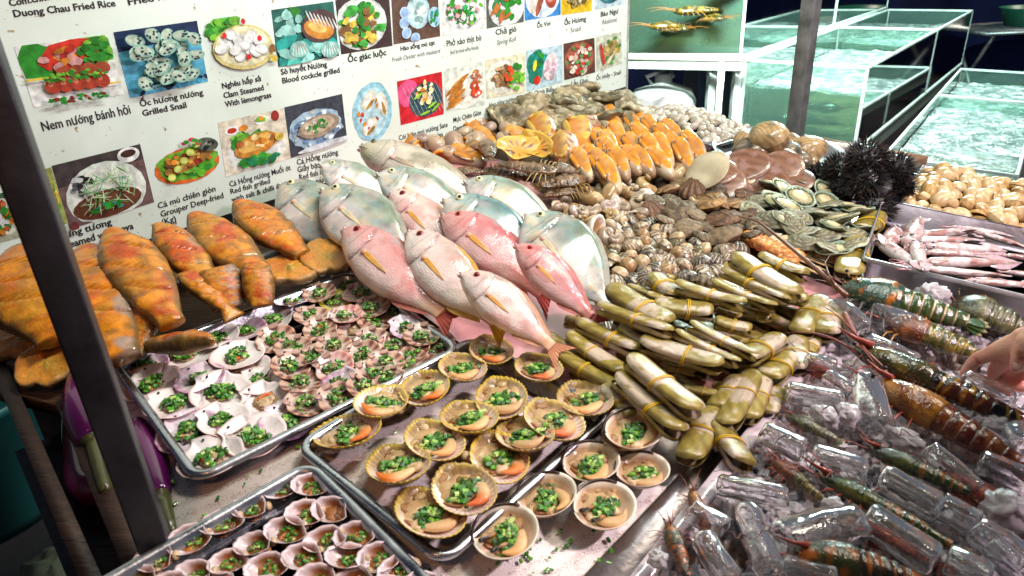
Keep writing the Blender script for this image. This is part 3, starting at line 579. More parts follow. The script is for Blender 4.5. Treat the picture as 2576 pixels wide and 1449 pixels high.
# pale pvc / wooden bars at the display's far edge
def bar(name, a, b, r, col, label, cat, h=0, mat='plastic'):
    g = G(); g.tube([U(*a, h), (U(*a, h)+U(*b, h))/2, U(*b, h)], r, col, n=12); tag(g.build(name, mat), label, cat)
bar('wooden_pole', (2050, 362), (2330, 412), .022, (.22, .13, .07), 'round brown wooden pole lying behind the black sea urchins', 'pole', -.02, 'wood')
bar('pipe', (1995, 352), (2200, 380), .010, (.62, .6, .5), 'thin cream pipe along the display edge behind the grey post', 'pipe', -.01)
# background odds and ends below the lobster tanks
def floorat(px, py, z=0): return Z(px, py, z)
q = Z(1640, 235, .95)
g = G(); prof = [(.0, 0), (.16, 0), (.175, .03), (.175, .26), (.15, .31), (.06, .34), (.045, .35), (.045, .39), (0, .39)]
def lathe(g, prof, col, n=24, sx=1, sy=1):
    P = [[(r*math.cos(a)*sx, r*math.sin(a)*sy, z) for a in np.arange(n)/n*2*pi] for r, z in prof]; g.grid(P, col, wv=True); return g
lathe(g, prof, (.28, .33, .32)); e = empty('water_jug', 'translucent white plastic jug standing below the tall tanks', 'jug'); e.location = (q[0]+.1, q[1]+.2, .62)
g.build('body', 'plastic', e)
g = G(); g.tube([(-.05, 0, .33), (-.09, 0, .38), (.03, 0, .42), (.05, 0, .37)], .012, (.4, .46, .45), n=8); g.build('handle', 'plastic', e)
g = G(); g.box((-.3, -.2, 0), (.3, .2, .62), (.10, .09, .08)); o = g.build('crate', 'plastic', bevel=.01); o.location = (q[0]+.12, q[1]+.25, 0); o.rotation_euler = (0, 0, -.7); tag(o, 'dark brown crate carrying the white plastic jug', 'crate')
q = Z(1745, 215, .9); g = G(); xs = np.linspace(0, 1, 30); zs = np.linspace(0, 1, 14)
P = np.array([[(x*.36-.18+.08*(1-z), .05*math.sin(x*9+z*3)+.25*(1-z)*(x-.5)*.3, z*.95) for z in zs] for x in xs]); g.grid(P, mixc((.30, .42, .58), (.42, .52, .66), .5+.5*np.sin(P[..., 0]*30))); o = g.build('cloth', 'cloth'); o.location = (q[0]+.25, q[1]+.3, .15); o.rotation_euler = (0, 0, -.6)
sd = o.modifiers.new('s', 'SOLIDIFY'); sd.thickness = .004
tag(o, 'pale blue cloth hanging in folds under the lobster tank', 'cloth')
q = Z(1805, 205, .85); e = empty('foam_box', 'grey foam box with a red stroke mark behind the clam tray', 'box'); e.location = (q[0]+.2, q[1]+.25, .55); e.rotation_euler = (0, 0, -.75)
g = G(); g.box((-.28, -.2, 0), (.28, .2, .36), (.45, .47, .46)); g.build('body', 'foam', e, bevel=.01)
g = G(); g.box((-.05, -.205, .19), (.10, -.2, .215), (.6, .03, .03)); g.box((.08, -.205, .17), (.10, -.2, .24), (.6, .03, .03)); g.build('red_mark', 'paint', e, smooth=False)
g = G(); g.box((-.25, -.18, 0), (.25, .18, .55), (.06, .04, .03)); o = g.build('crate', 'wood', bevel=.008); o.location = (q[0]+.2, q[1]+.25, 0); o.rotation_euler = (0, 0, -.75); tag(o, 'dark wooden crate under the marked grey foam box', 'crate')
# sheet of white paper behind the oysters
a, b, c, d = U(1595, 262, .02), U(1650, 243, .05), U(1712, 262, .04), U(1640, 285, .01); g = G(); u = np.linspace(0, 1, 8)
P = np.array([[a*(1-s)*(1-t)+b*s*(1-t)+c*s*t+d*(1-s)*t+NW*.012*math.sin(s*5+t*7) for s in u] for t in u]); g.grid(P, (.66, .72, .74)); o = g.build('paper_sheet', 'cloth'); tag(o, 'crumpled white paper sheet behind the oyster heap', 'paper'); sd = o.modifiers.new('s', 'SOLIDIFY'); sd.thickness = .002
# right far corner: steel folding table with a green basin
q = Z(2530, 68, .75); e = empty('folding_table', 'steel folding table standing in the dark far corner', 'table'); e.location = (q[0]+.3, q[1], 0)
g = G(); g.box((-.7, -.35, .72), (.9, .45, .75), (.5, .55, .56)); g.build('table_top', 'dullsteel', e)
for sx in (-.6, .7):
    g = G(); g.beam((sx, -.3, .72), (sx+.15, .35, 0), .025, .025, (.5, .5, .5)); g.build('leg', 'dullsteel', e); g = G(); g.beam((sx+.03, .35, .72), (sx, -.3, 0), .025, .025, (.5, .5, .5)); g.build('leg', 'dullsteel', e)
g = G(); lathe(g, [(0, 0), (.2, 0), (.27, .16), (.285, .17), (.26, .165), (.19, .02), (0, .02)], (.02, .2, .12)); o = g.build('basin', 'plastic'); o.location = (q[0]+.25, q[1]+.05, .752); tag(o, 'dark green plastic basin on the steel folding table', 'basin')
# lower left on the floor
g = G(); lathe(g, [(0, 0), (.17, 0), (.2, .05), (.22, .42), (.235, .43), (.235, .455), (.21, .45), (.19, .1), (0, .06)], (.01, .10, .11)); o = g.build('bucket', 'plastic'); q = Z(-40, 1100, .3); o.location = (q[0]-.05, q[1], 0); tag(o, 'dark teal plastic bucket on the floor left of the stall', 'bucket')
g = G(); g.ell((0, 0, 0), (.11, .10, .06), (.17, .16, .10), n=24, m=14, amp=.35, ns=2.5); o = g.build('crumpled_bag', 'cloth'); q = Z(135, 1432, .1); o.location = (q[0], q[1], .06); tag(o, 'crumpled pale bag lying on the dark floor', 'bag')
# ================================================================ SHELL GENERATORS (unit = 1 wide, hinge towards -y)
def scallop_outline(n=72, ear=.25, asp=1.0):
    pts = []
    for i in range(n):
        a = -pi/2+2*pi*i/n; x, y = .5*math.cos(a)*asp, .47*math.sin(a)
        dd = abs((a+pi/2+pi) % (2*pi)-pi)          # angular distance from hinge
        if dd < .95:                                # hinge side: triangular umbo with two ears
            s = 1 if math.sin(a+pi/2) >= 0 else -1; t = dd/.95
            if t < .55: x = s*ear*t/.55; y = -.53+.03*t
            else: w = (t-.55)/.45; x2, y2 = .5*math.sin(.95)*asp, -.47*math.cos(.95); x = s*ear*(1-w)+s*x2*w-s*.05*math.sin(w*pi); y = -.515*(1-w)+y2*w+.03*math.sin(w*pi)
        pts.append((x, y))
    return np.array(pts)
def dish(g, out, cin, cout, depth=.12, th=.025, ribs=0, ra=.008, rimc=None, edge=0, umbo=(0, -.5), nr=9, pw=2.2, warp=0, seed=0, cc=(0, 0), ribin=.35):
    n = len(out); c = np.array(cc, float); o = np.array(out, float); ang = np.arctan2(o[:, 0]-umbo[0], o[:, 1]-umbo[1])
    ph = np.cos(ang*ribs*2) if ribs else np.zeros(n)
    if edge: o = c+(o-c)*(1+edge*ph[:, None]*np.clip(1.6-np.abs(ang), 0, 1)[:, None])
    wp = warp*np.array([mn.noise(Vector((math.cos(t)*1.5+seed*7, math.sin(t)*1.5, seed))) for t in np.linspace(0, 2*pi, n, endpoint=False)]) if warp else np.zeros(n)
    rho = np.linspace(0.001, 1, nr); A = []; B = []; CA = []; CB = []
    for r in rho:
        p = c+(o-c)*r; zi = -depth*(1-r**pw)+ra*r**3*ph*ribin+wp*r**2
        du = np.linalg.norm(p-np.array(umbo), axis=1); ph2 = ph*sm(du, .05, .5)
        A.append(np.c_[p, zi]); pr = c+(o-c)*min(1, r); B.append(np.c_[pr, -(depth+th)*(1-r**pw)-th*.7+ra*ph2+wp*r**2])
        CA.append(cin(r, ang, p, ph)); CB.append(cout(r, ang, p, ph))
    A = np.array(A); B = np.array(B); CA = np.array(CA); CB = np.array(CB)
    if rimc is not None: CA[-1] = rimc; CB[-1] = rimc
    P = np.concatenate([A, B[::-1]]); C_ = np.concatenate([CA, CB[::-1]])
    P[..., 2] += depth+th*1.7
    g.grid(P, C_, wv=True, flip=False); return g
def const(c): return lambda r, a, p, ph: np.tile(np.array(c, float), (len(a), 1))
def rr(lo, hi): return RN.uniform(lo, hi)
# ---- toppings
def onion_mesh(n, rx, ry, seed, zb=0):
    q = random.Random(seed); g = G()
    for i in range(n):
        a = q.uniform(0, 2*pi); r = math.sqrt(q.random()); x, y = rx*r*math.cos(a)+.03*math.sin(seed+i), ry*r*math.sin(a); z = zb+.10*(1-r*r)+q.uniform(-.02, .03)
        s = q.uniform(.018, .036); d = nz([q.uniform(-1, 1), q.uniform(-1, 1), q.uniform(-.5, .8)]); L_ = q.uniform(.6, 1.5)*s
        c = np.array(q.choice([(.02, .13, .008), (.03, .20, .012), (.07, .30, .015), (.012, .08, .006), (.20, .42, .04), (.04, .22, .014), (.42, .58, .16)]))*q.uniform(.75, 1.2)
        p = np.array([x, y, z]); g.tube([p-d*L_, p+d*L_], s, c, n=6, cap=q.random() < .45, flat=q.uniform(.45, 1))
    g.v = [v*np.array([1.08, 1.08, .72])+np.array([0, 0, -.01]) for v in g.v]; return g.mesh('spring_onion', 'onion', smooth=False)
ONION = [onion_mesh(60, .19, .15, i+1) for i in range(4)]
ONS = [onion_mesh(26, .2, .14, i+11) for i in range(3)]
ONL = [onion_mesh(85, .2, .13, i+21) for i in range(4)]
def meat_mesh(seed, big=1.0, dark=0, foot=False, cols=((.62, .50, .34), (.72, .62, .48), (.50, .38, .22))):
    q = random.Random(seed); g = G()
    g.ell((0, 0, .02), (.2*big, .17*big, .06), cols[0], n=22, m=12, amp=.35, ns=2.5, seed=seed)
    for i in range(5):
        a = q.uniform(0, 6.3); g.ell((.11*big*math.cos(a), .1*big*math.sin(a), .05), (q.uniform(.05, .1)*big, q.uniform(.04, .07)*big, .045), cols[q.randrange(3)], n=14, m=8, amp=.3, ns=3, seed=seed+i)
    for i in range(3):   # frilled mantle edge
        a0 = q.uniform(0, 6.3); t = np.linspace(a0, a0+q.uniform(1.5, 2.6), 18); rr_ = .19*big+.015*np.sin(t*14)
        g.tube(np.c_[rr_*np.cos(t), rr_*np.sin(t)*.85, .045+.015*np.sin(t*17)], .016, cols[2] if i else (.40, .30, .18), n=6)
    if dark: g.ell((-.13*big, .05, .07), (.035, .035, .03), (.03, .03, .03), n=10, m=6)
    return g.mesh('meat', 'meat')
MEAT = [meat_mesh(i+1, dark=i % 2) for i in range(4)]
def roe_mesh(seed):
    g = G(); t = np.linspace(0, 2.2, 14); g.tube(np.c_[.17*np.cos(t), .13*np.sin(t)-.02, .05+0*t], .035*np.sin(np.linspace(.3, 2.9, 14))+.008, (.75, .24, .02), n=8); return g.mesh('roe', 'meat')
ROE = roe_mesh(1)
# ---- scallop half shells
def scallop_mesh(kind, seed):
    q = random.Random(seed); g = G(); out = scallop_outline(84 if kind != 'brown' else 76, .27, 1.0+.04*q.uniform(-1, 1))
    if kind == 'white':
        cin = lambda r, a, p, ph: mixc(mixc((.80, .78, .78), (.80, .66, .64), sm(p[:, 0]+p[:, 1]*.6, 0, .6)), (.70, .50, .50), sm(r+.03*ph, .9, 1.05)*.6*np.ones(len(a)))
        cout = const((.62, .42, .42)); rb, ra = 13, .006
    elif kind == 'purple':
        cin = lambda r, a, p, ph: mixc((.78, .74, .78), mixc((.52, .30, .46), (.72, .52, .62), .5+.5*ph), sm(r, .45, .95)*np.ones(len(a))*(.35+.65*sm(p[:, 1], -.4, .1)))
        cout = const((.42, .20, .33)); rb, ra = 15, .008
    elif kind == 'pink':
        cin = lambda r, a, p, ph: mixc((.76, .70, .70), mixc((.58, .28, .27), (.80, .56, .48), .5+.5*ph), sm(r, .35, .85)*np.ones(len(a))*sm(p[:, 1], -.5, 0))
        cout = const((.50, .22, .20)); rb, ra = 13, .014
    else:
        cin = lambda r, a, p, ph: mixc((.68, .62, .58), mixc((.26, .12, .09), (.66, .46, .36), .5+.5*ph), sm(r, .4, .8)*np.ones(len(a))*(.45+.55*sm(p[:, 1], -.5, 0)))
        cout = const((.30, .16, .12)); rb, ra = 12, .016
    dish(g, out, cin, cout, depth=.13, th=.018, ribs=rb, ra=ra, edge=.012, nr=11, warp=.05, seed=seed, pw=2)
    g.ell((q.uniform(-.05, .1), -.44, .16), (.024, .024, .02), (.02, .018, .02), n=8, m=5)
    if kind == 'brown' or kind == 'pink':     # the hinge ears stand up like small folded triangles
        for s in (-1, 1): g.add([(s*.05, -.5, .13), (s*.31, -.44, .21), (s*.24, -.28, .14), (s*.06, -.40, .10), (s*.06, -.5, .10), (s*.31, -.45, .19)], [(0, 1, 2, 3), (3, 2, 5, 4), (0, 4, 5, 1)], (.62, .45, .40))
    return g.mesh('shell', 'shell')
SCM = {k_: [scallop_mesh(k_, i+1) for i in range(2)] for k_ in ('white', 'purple', 'pink', 'brown')}
def half_shell(name, shell, label, cat, cen, hinge, size, h, meat=None, onion=None, roe=None, group=None, tilt=(0, 0), mrot=0, off=(0, 0), os=1.0, extra=(), mz=.045):
    e = empty(name, label, cat, group); y = U(*cen)-U(*hinge)
    e.matrix_world = framey(U(*cen, h), nz(y), scale=size, roll=tilt[0], pitch=tilt[1])
    obj('shell', shell, e)
    for nm, me, z, s in ((('meat', meat, mz, 1), ('roe', roe, mz+.02, 1), ('spring_onion', onion, mz+.075, os))):
        if me is not None:
            o = obj(nm, me, e); o.matrix_local = Matrix.Translation((off[0], off[1], z))@Matrix.Rotation(mrot+RN.uniform(-.5, .5), 4, 'Z')@Matrix.Scale(s, 4)
    for x in extra: obj(x.name.split('.')[0], x, e)
    return e
# ---- big whitish scallops of the long tray
big = [  # topping px, hinge px (crop C2), size m, kind, look, topping?
 (1210, 205, 1187, 108, .058, 'white', 'white scallop half shell nearest the brown ones on the back rim', 1, 0),
 (985, 285, 873, 165, .062, 'purple', 'mauve scallop half shell beside the back rim of the long tray', 1, 0),
 (810, 335, 720, 237, .060, 'white', 'pale pink scallop half shell overlapping the mauve one at the back rim', 1, 0),
 (555, 460, 435, 372, .082, 'white', 'biggest scallop half shell, white and wide, along the back rim', 1, 1),
 (285, 550, 238, 453, .060, 'purple', 'purple-edged scallop half shell in the rounded corner by the dark post', 1, 0),
 (950, 475, 922, 380, .068, 'white', 'white scallop half shell with orange roe below the mauve one', 1, 1),
 (1020, 570, 1017, 483, .066, 'white', 'pinkish scallop half shell without onion showing bare brown meat', 0, 0),
 (345, 680, 342, 598, .068, 'white', 'white scallop half shell with orange roe lying along the post side rim', 1, 1),
 (680, 640, 602, 518, .064, 'purple', 'mauve-ribbed scallop half shell with orange roe in the middle of the pale group', 1, 1),
 (1110, 665, 1075, 592, .060, 'white', 'pink-tinted scallop half shell with roe touching the brown group', 1, 1),
 (825, 750, 765, 655, .075, 'white', 'large pale pink ribbed scallop half shell in the centre of the pale group', 1, 0),
 (490, 830, 417, 750, .068, 'white', 'white scallop half shell with onion pushed above the frilled meat', 1, 1),
 (1150, 800, 1068, 732, .064, 'white', 'white scallop half shell with a bare white muscle and no onion', 0, 1),
 (600, 1030, 547, 908, .068, 'purple', 'purple scallop half shell near the front corner with orange roe', 1, 1),
 (840, 945, 710, 882, .062, 'white', 'white scallop half shell with a tall heap of onion, second from front corner', 1, 0),
 (1310, 960, 1240, 852, .066, 'purple', 'violet scallop half shell against the front rim below the brown group', 1, 1),
 (1060, 1070, 915, 1010, .074, 'white', 'wide white scallop half shell leaning on the front rim', 1, 0),
 (770, 1215, 760, 1095, .068, 'white', 'pinkish white scallop half shell alone in the front corner', 1, 1)]
for i, (x, y, hx, hy, s, kd, lb, on, ro) in enumerate(big):
    cx, cy = x+(x-hx)*.12, y+(y-hy)*.12
    half_shell('scallop_half_shell', SCM[kd][i % 2], lb, 'scallop', k('C2', cx, cy), k('C2', hx, hy), s*1.2, -.026+.004*(i % 3), MEAT[i % 4] if on else meat_mesh(50+i, 1.15), ONION[i % 4] if on else None, ROE if ro else None,
               'pale scallop half shells on the long tray', (rr(-.12, .05), rr(-.1, .1)), rr(0, 6), (0, -.03), 1.12)
small = [(955, 155, 885, 60, 'brown'), (1090, 260, 1045, 165, 'pink'), (715, 265, 600, 190, 'brown'), (860, 335, 900, 240, 'brown'), (480, 350, 555, 425, 'purple'), (1195, 390, 1120, 280, 'brown'), (1395, 430, 1350, 320, 'brown'), (640, 475, 545, 390, 'brown'),
 (950, 470, 825, 470, 'pink'), (1200, 520, 1090, 470, 'brown'), (720, 590, 640, 520, 'brown'), (1500, 575, 1380, 520, 'purple'), (1190, 690, 1130, 600, 'brown'), (320, 680, 215, 600, 'brown'), (1640, 650, 1590, 560, 'brown'), (1770, 730, 1700, 640, 'brown'),
 (480, 755, 450, 660, 'brown'), (840, 740, 765, 640, 'brown'), (1400, 735, 1310, 660, 'brown'), (1105, 815, 1010, 760, 'brown'), (450, 920, 420, 830, 'brown'), (1550, 790, 1480, 730, 'brown'), (715, 830, 650, 750, 'brown'), (1310, 895, 1215, 810, 'brown'), (1530, 890, 1410, 920, 'brown'),
 (850, 930, 720, 880, 'pink'), (1200, 1000, 1110, 910, 'brown'), (545, 1080, 450, 1010, 'brown'), (920, 1080, 1040, 1010, 'purple'), (1130, 1110, 1060, 1020, 'brown'), (590, 1270, 450, 1240, 'brown'), (870, 1220, 690, 1180, 'brown'), (1330, 1040, 1340, 950, 'brown'), (1030, 600, 960, 540, 'brown'), (610, 860, 640, 950, 'brown')]
lk = {'brown': 'small brown-ribbed scallop half shell', 'pink': 'small reddish ribbed scallop half shell', 'purple': 'small mauve scallop half shell'}
sp = [k('C1', a, b) for a, b, *_ in small]; sl = rowlabels(sp, 5, [lk[x[4]] for x in small], 'on the long tray')
BM_ = [meat_mesh(70+i, 1.1, dark=i % 2, cols=((.50, .38, .24), (.68, .60, .48), (.36, .26, .15))) for i in range(3)]
YEL = None
for i, (x, y, hx, hy, kd) in enumerate(small):
    me = SCM[kd][i % 2]; lab = sl[i]
    if i == 3:
        g = G(); dish(g, scallop_outline(70), lambda r, a, p, ph: mixc((.70, .66, .55), (.62, .58, .06), sm(r, .5, .8)*np.ones(len(a))), const((.5, .45, .05)), depth=.14, th=.02, ribs=13, ra=.012, nr=9, warp=.06, seed=9); me = g.mesh('shell', 'shell'); lab = 'bright yellow-edged scallop half shell among the brown ones'
    half_shell('scallop_half_shell', me, lab, 'scallop', k('C1', x+(x-hx)*.1, y+(y-hy)*.1), k('C1', hx, hy), rr(.057, .064), -.018+.009*((i*7) % 3)/2, BM_[i % 3], ONS[i % 3] if i not in (33,) else None, ROE if i in (10, 11, 23) else None,
               'small brown scallop half shells on the long tray', (rr(-.3, .1), rr(-.22, .22)), rr(0, 6), (rr(-.04, .04), rr(-.06, .02)), 1.4)
# ---- large yellow-rimmed cockles
def oval(n, ax, ay, sk=0, hinge=.06):
    pts = []
    for i in range(n):
        a = -pi/2+2*pi*i/n; x, y = ax*math.cos(a), ay*math.sin(a); dd = abs((a+pi/2+pi) % (2*pi)-pi)
        y -= hinge*math.exp(-(dd/.3)**2); x += sk*y; pts.append((x, y))
    return np.array(pts)
def cockle_mesh(seed, rim=(.62, .50, .12)):
    g = G(); q = random.Random(seed); out = oval(300, .41, .53, q.uniform(-.12, .12))
    cin = lambda r, a, p, ph: mixc(mixc((.46, .34, .18), (.92, .78, .72), sm(p[:, 1], -.45, .0)), (.82, .66, .22), sm(r, .88, .97)*np.ones(len(a)))*(1-.22*sm(.6-ph, 0, 1.2)*sm(r, .35, .8))[:, None]
    dish(g, out, cin, lambda r, a, p, ph: mixc((.30, .16, .06), (.62, .44, .20), .5+.5*ph), depth=.18, th=.03, ribs=44, ra=.010, edge=.018, nr=14, rimc=np.array(rim), pw=2.6, seed=seed, umbo=(0, -.62), ribin=.7)
    g.ell((0, -.52, .12), (.13, .06, .10), (.50, .40, .28), n=14, m=8, amp=.3)
    return g.mesh('shell', 'shell')
COCK = [cockle_mesh(1), cockle_mesh(2, (.68, .52, .06)), cockle_mesh(3, (.60, .48, .22))]
def cmeat(seed, tongue=(.75, .30, .04), big=1.6):
    q = random.Random(seed); g = G(); cs = ((.62, .47, .28), (.72, .58, .40), (.44, .28, .13))
    g.ell((0, -.12, .03), (.22, .2, .06), cs[0], n=22, m=12, amp=.4, ns=2.5, seed=seed)
    for i in range(6): g.ell((q.uniform(-.16, .16), q.uniform(-.28, .08), .07), (q.uniform(.05, .09), q.uniform(.04, .08), .045), cs[q.randrange(3)], n=12, m=8, amp=.3, seed=seed+i)
    for i in range(2):
        t = np.linspace(0, 3.6, 20)+q.uniform(0, 6); g.tube(np.c_[.2*np.cos(t), -.1+.2*np.sin(t), .07+.02*np.sin(t*6)], .018, (.40, .20, .08), n=6)
    t = np.linspace(0, 1, 18); sx = q.choice([-1, 1]); px = -.14*sx+.30*sx*t; py = .05+.14*np.sin(t*2.6)
    cc = mixc((.74, .56, .34), tongue, sm(t, .3, .7)); g.tube(np.c_[px, py, .075+.06*t], .055*np.sin(np.linspace(.5, 3.05, 18))+.008, cc, n=10, flat=.7)
    g.v = [v*np.array([big, big, 1.15]) for v in g.v]; return g.mesh('meat', 'meat')
CM = [cmeat(i+1, c) for i, c in enumerate([(.78, .30, .04), (.76, .5, .25), (.72, .22, .03), (.7, .5, .3)])]
ck = [(1235, 905, 1, 0, 'cockle half shell at the back corner of its tray, beside the pink fish'), (1166, 948, 2, 1, 'cockle half shell with a broad empty pink side, second from the long tray'), (1357, 948, 0, 2, 'cockle half shell with dark frilled meat nearest the olive razor clams'), (1075, 1003, 1, 0, 'large round cockle half shell with a long orange tongue near the rim'),
 (1475, 1030, 2, 1, 'cockle half shell with a pale clean interior touching the razor clams'), (957, 1038, 0, 0, 'small full cockle half shell heaped with onion by the left rim'), (1265, 1028, 1, 3, 'long cockle half shell with a brown back in the second row'), (1185, 1078, 0, 1, 'cockle half shell with dark grey meat in the middle of the tray'),
 (1392, 1085, 2, 2, 'cockle half shell with a red-orange tongue hanging over the rim'), (885, 1112, 1, 0, 'leftmost cockle half shell, bright yellow edge, by the tray corner'), (1095, 1135, 0, 1, 'cockle half shell with a two-pointed yellow tongue, left of centre'), (1325, 1120, 2, 3, 'pinkish cockle half shell with smooth round meat over the right rim'),
 (1255, 1180, 1, 0, 'big cockle half shell with broad pink side in the third row'), (1010, 1198, 0, 0, 'cockle half shell with red chilli bits near the lower left rim'), (1173, 1258, 2, 2, 'cockle half shell with deep orange curled tongue near the front rim'), (1083, 1322, 0, 3, 'front cockle half shell, tall and brown-backed, in the lower corner')]
for i, (x, y, mi, ti, lb) in enumerate(ck):
    d = (-.62, -1) if i not in (5, 9) else (.75, -.8) if i == 5 else (-1, -.05)
    e = half_shell('cockle_half_shell', COCK[mi], lb, 'cockle', (x, y), (x+d[0]*60, y+d[1]*60), rr(.088, .094)*(.92 if y < 960 else 1), -.012+.004*(i % 3), CM[ti], ONL[i % 4], None, 'large yellow-rimmed cockle half shells', (rr(.05, .3), rr(-.12, .12)), rr(-.4, .4), (-.02, -.02), 1.25, mz=.05)
# chilli bits belong to one cockle
def clam_mesh(seed, edge=(.62, .48, .38)):
    g = G(); q = random.Random(seed); out = oval(80, .5, .46, 0, .05)
    cin = lambda r, a, p, ph: mixc(mixc((.58, .44, .30), (.78, .62, .52), sm(p[:, 1]+p[:, 0]*.3, -.3, .25)), (.84, .80, .72), sm(r, .84, .93)*np.ones(len(a)))
    dish(g, out, cin, lambda r, a, p, ph: mixc((.55, .40, .28), (.70, .60, .48), .5+.5*np.sin(r*40)*np.ones(len(a))), depth=.24, th=.035, ribs=0, nr=12, pw=2.6, umbo=(0, -.5), seed=seed)
    t = np.linspace(-1.2, 1.2, 14); g.tube(np.c_[.49*np.sin(t), -.47*np.cos(t), .285+0*t], .022*np.cos(t)+.008, (.10, .06, .05), n=6)
    return g.mesh('shell', 'shell')
CL = [clam_mesh(1), clam_mesh(2)]
def siphon():
    g = G()
    for s in (-1, 1):
        t = np.linspace(0, 1, 8); g.tube(np.c_[.1+.3*t, .12*s+.02*t, .2+.14*t], .03+.006*np.sin(t*9), mixc((.5, .3, .15), (.03, .012, .03), sm(t, .3, .6)), n=8)
    return g.mesh('siphon', 'meat')
SIP = siphon()
cl = [(1592, 1109, 'largest white clam half shell, wide open beside the bottom razor clam', 0, .082), (1486, 1190, 'clam half shell with grey frilled meat behind the three front clams', 0, .078), (1614, 1211, 'smooth white clam half shell nearest the ice gutter', 0, .073), (1379, 1275, 'clam half shell filled with onion and green liquid, dark hinge', 0, .078), (1518, 1300, 'clam half shell with two black siphons nearest the pale ledge', 1, .080), (1274, 1366, 'frontmost clam half shell with two black siphons beside the tray corner', 1, .080)]
for i, (x, y, lb, sp_, s) in enumerate(cl):
    half_shell('clam_half_shell', CL[i % 2], lb, 'clam', (x, y), (x-48, y-42), s, -.022 if y > 1150 else -.008, CM[1 if i % 2 else 3], ONL[(i+2) % 4], None, 'smooth white clam half shells', (rr(0, .15), rr(-.05, .1)), rr(-.5, .5), (0, 0), 1.3, (SIP,) if sp_ else (), mz=.07)
# ---- small dark-backed cockles of the near tray
def small_cockle(seed):
    g = G(); q = random.Random(seed); out = oval(90, .42, .5, q.uniform(.15, .3))
    o2 = out.copy(); o2[:, 1] = np.maximum(o2[:, 1], -.40+.12*np.abs(o2[:, 0]))
    cin = lambda r, a, p, ph: mixc(mixc((.34, .15, .06), (.66, .60, .62), sm(p[:, 1], -.1, .3)), (.76, .68, .72), sm(r, .80, .95)*np.ones(len(a)))
    dish(g, o2, cin, lambda r, a, p, ph: mixc((.08, .06, .06), (.5, .4, .34), .5+.5*ph), depth=.26, th=.035, ribs=17, ra=.02, edge=.02, nr=10, pw=2.6, umbo=(0, -.55))
    g.ell((0, -.44, .12), (.15, .1, .11), (.58, .46, .32), n=14, m=8); return g.mesh('shell', 'shell')
SCK = [small_cockle(1), small_cockle(2)]
SM3 = [meat_mesh(90+i, 1.6, cols=((.45, .22, .07), (.62, .30, .10), (.30, .15, .07))) for i in range(3)]
c3 = [(1320, 260), (1560, 240), (1040, 445), (800, 575), (1515, 490), (1750, 450), (510, 715), (1355, 640), (1085, 770), (1705, 720), (1960, 690), (225, 890), (850, 920), (1505, 870), (1880, 890), (1190, 960), (2165, 880), (560, 1020), (2350, 1000), (60, 1080), (1620, 1080), (1960, 1090), (330, 1150), (760, 1160), (1150, 1190), (2220, 1180), (2550, 1150)]
lb3 = rowlabels([k('C3', *p) for p in c3], 5, 'small dark-backed cockle half shell', 'of the near tray')
for i, p in enumerate(c3):
    cen = k('C3', *p); half_shell('cockle_half_shell', SCK[i % 2], lb3[i], 'cockle', cen, (cen[0]+42, cen[1]-32+10*(i % 3)), rr(.043, .049), -.016, SM3[i % 3], ONS[i % 3] if i != 5 else None, None, 'small cockle half shells on the near tray', (rr(-.15, .1), rr(-.2, .2)), rr(0, 6), (.0, -.05), 1.2)

# a few spilled onion bits on the foam and the trays
g = G(); q = random.Random(77)
for i in range(90):
    x, y = q.choice([(q.uniform(430, 760), q.uniform(1100, 1330)), (q.uniform(800, 1500), q.uniform(900, 1440)), (q.uniform(1250, 1560), q.uniform(1330, 1449)), (q.uniform(300, 1100), q.uniform(850, 1180))])
    p = U(x, y, -.030); s = q.uniform(.0012, .0026); d = nz([q.uniform(-1, 1), q.uniform(-1, 1), .1]); g.tube([p-d*s, p+d*s*1.6], s, q.choice([(.04, .22, .012), (.10, .34, .02), (.02, .12, .01)]), n=5, flat=.5)
tag(g.build('onion_bits', 'onion', smooth=False), 'tiny spilled bits of chopped spring onion between the trays', None, kind='stuff')
# ================================================================ CLOSED SHELLS, SNAILS
def bivalve(seed, ribs=0, infl=.30, w=1, hgt=.85, c1=(.6, .5, .4), c2=(.4, .3, .2), ra=.02, rings=5, n=28, m=8, gape=.0, name='shell', mat='shell', rough=0, skew=.1, mott=None):
    g = G(); q = random.Random(seed)
    for s in (1, -1):
        rho = np.linspace(0, 1, m); th = np.arange(n)/n*2*pi
        P = np.zeros((m, n, 3)); C_ = np.zeros((m, n, 3))
        for i, r in enumerate(rho):
            x = .5*w*r*np.cos(th); y = .5*hgt*r*np.sin(th); dd = np.exp(-(((th+pi/2+pi) % (2*pi)-pi)/.5)**2); y -= .07*dd*r; x += skew*y
            y2 = y-.10*(1-r)*hgt*2.2*.6; zz = infl*np.sqrt(max(0, 1-r**2.3)); an = np.arctan2(x, y+.62*hgt); ph = np.cos(an*ribs*2) if ribs else np.zeros(n)
            du = np.hypot(x, y+.5*hgt); z = s*(zz+gape*(.5+y/hgt)*.5+ra*ph*sm(du, .05, .3)*(1 if r < 1 else .2))
            P[i] = np.c_[x, y2, z]; st = .5+.5*ph if ribs else .5+.5*np.sin(du*rings*6.28+seed)
            C_[i] = mixc(c1, c2, st)
        if rough: P += (rough*fbm(P, 3, (seed, 0, 0)))[..., None]*np.array([1, 1, 1.])
        if mott is not None: C_ = mixc(C_, mott, sm(fbm(P, 3.2, (seed*1.7, 0, s), 4), .02, .35)*.8)
        g.grid(P, C_, wv=True, flip=(s < 0))
    return g.mesh(name, mat)
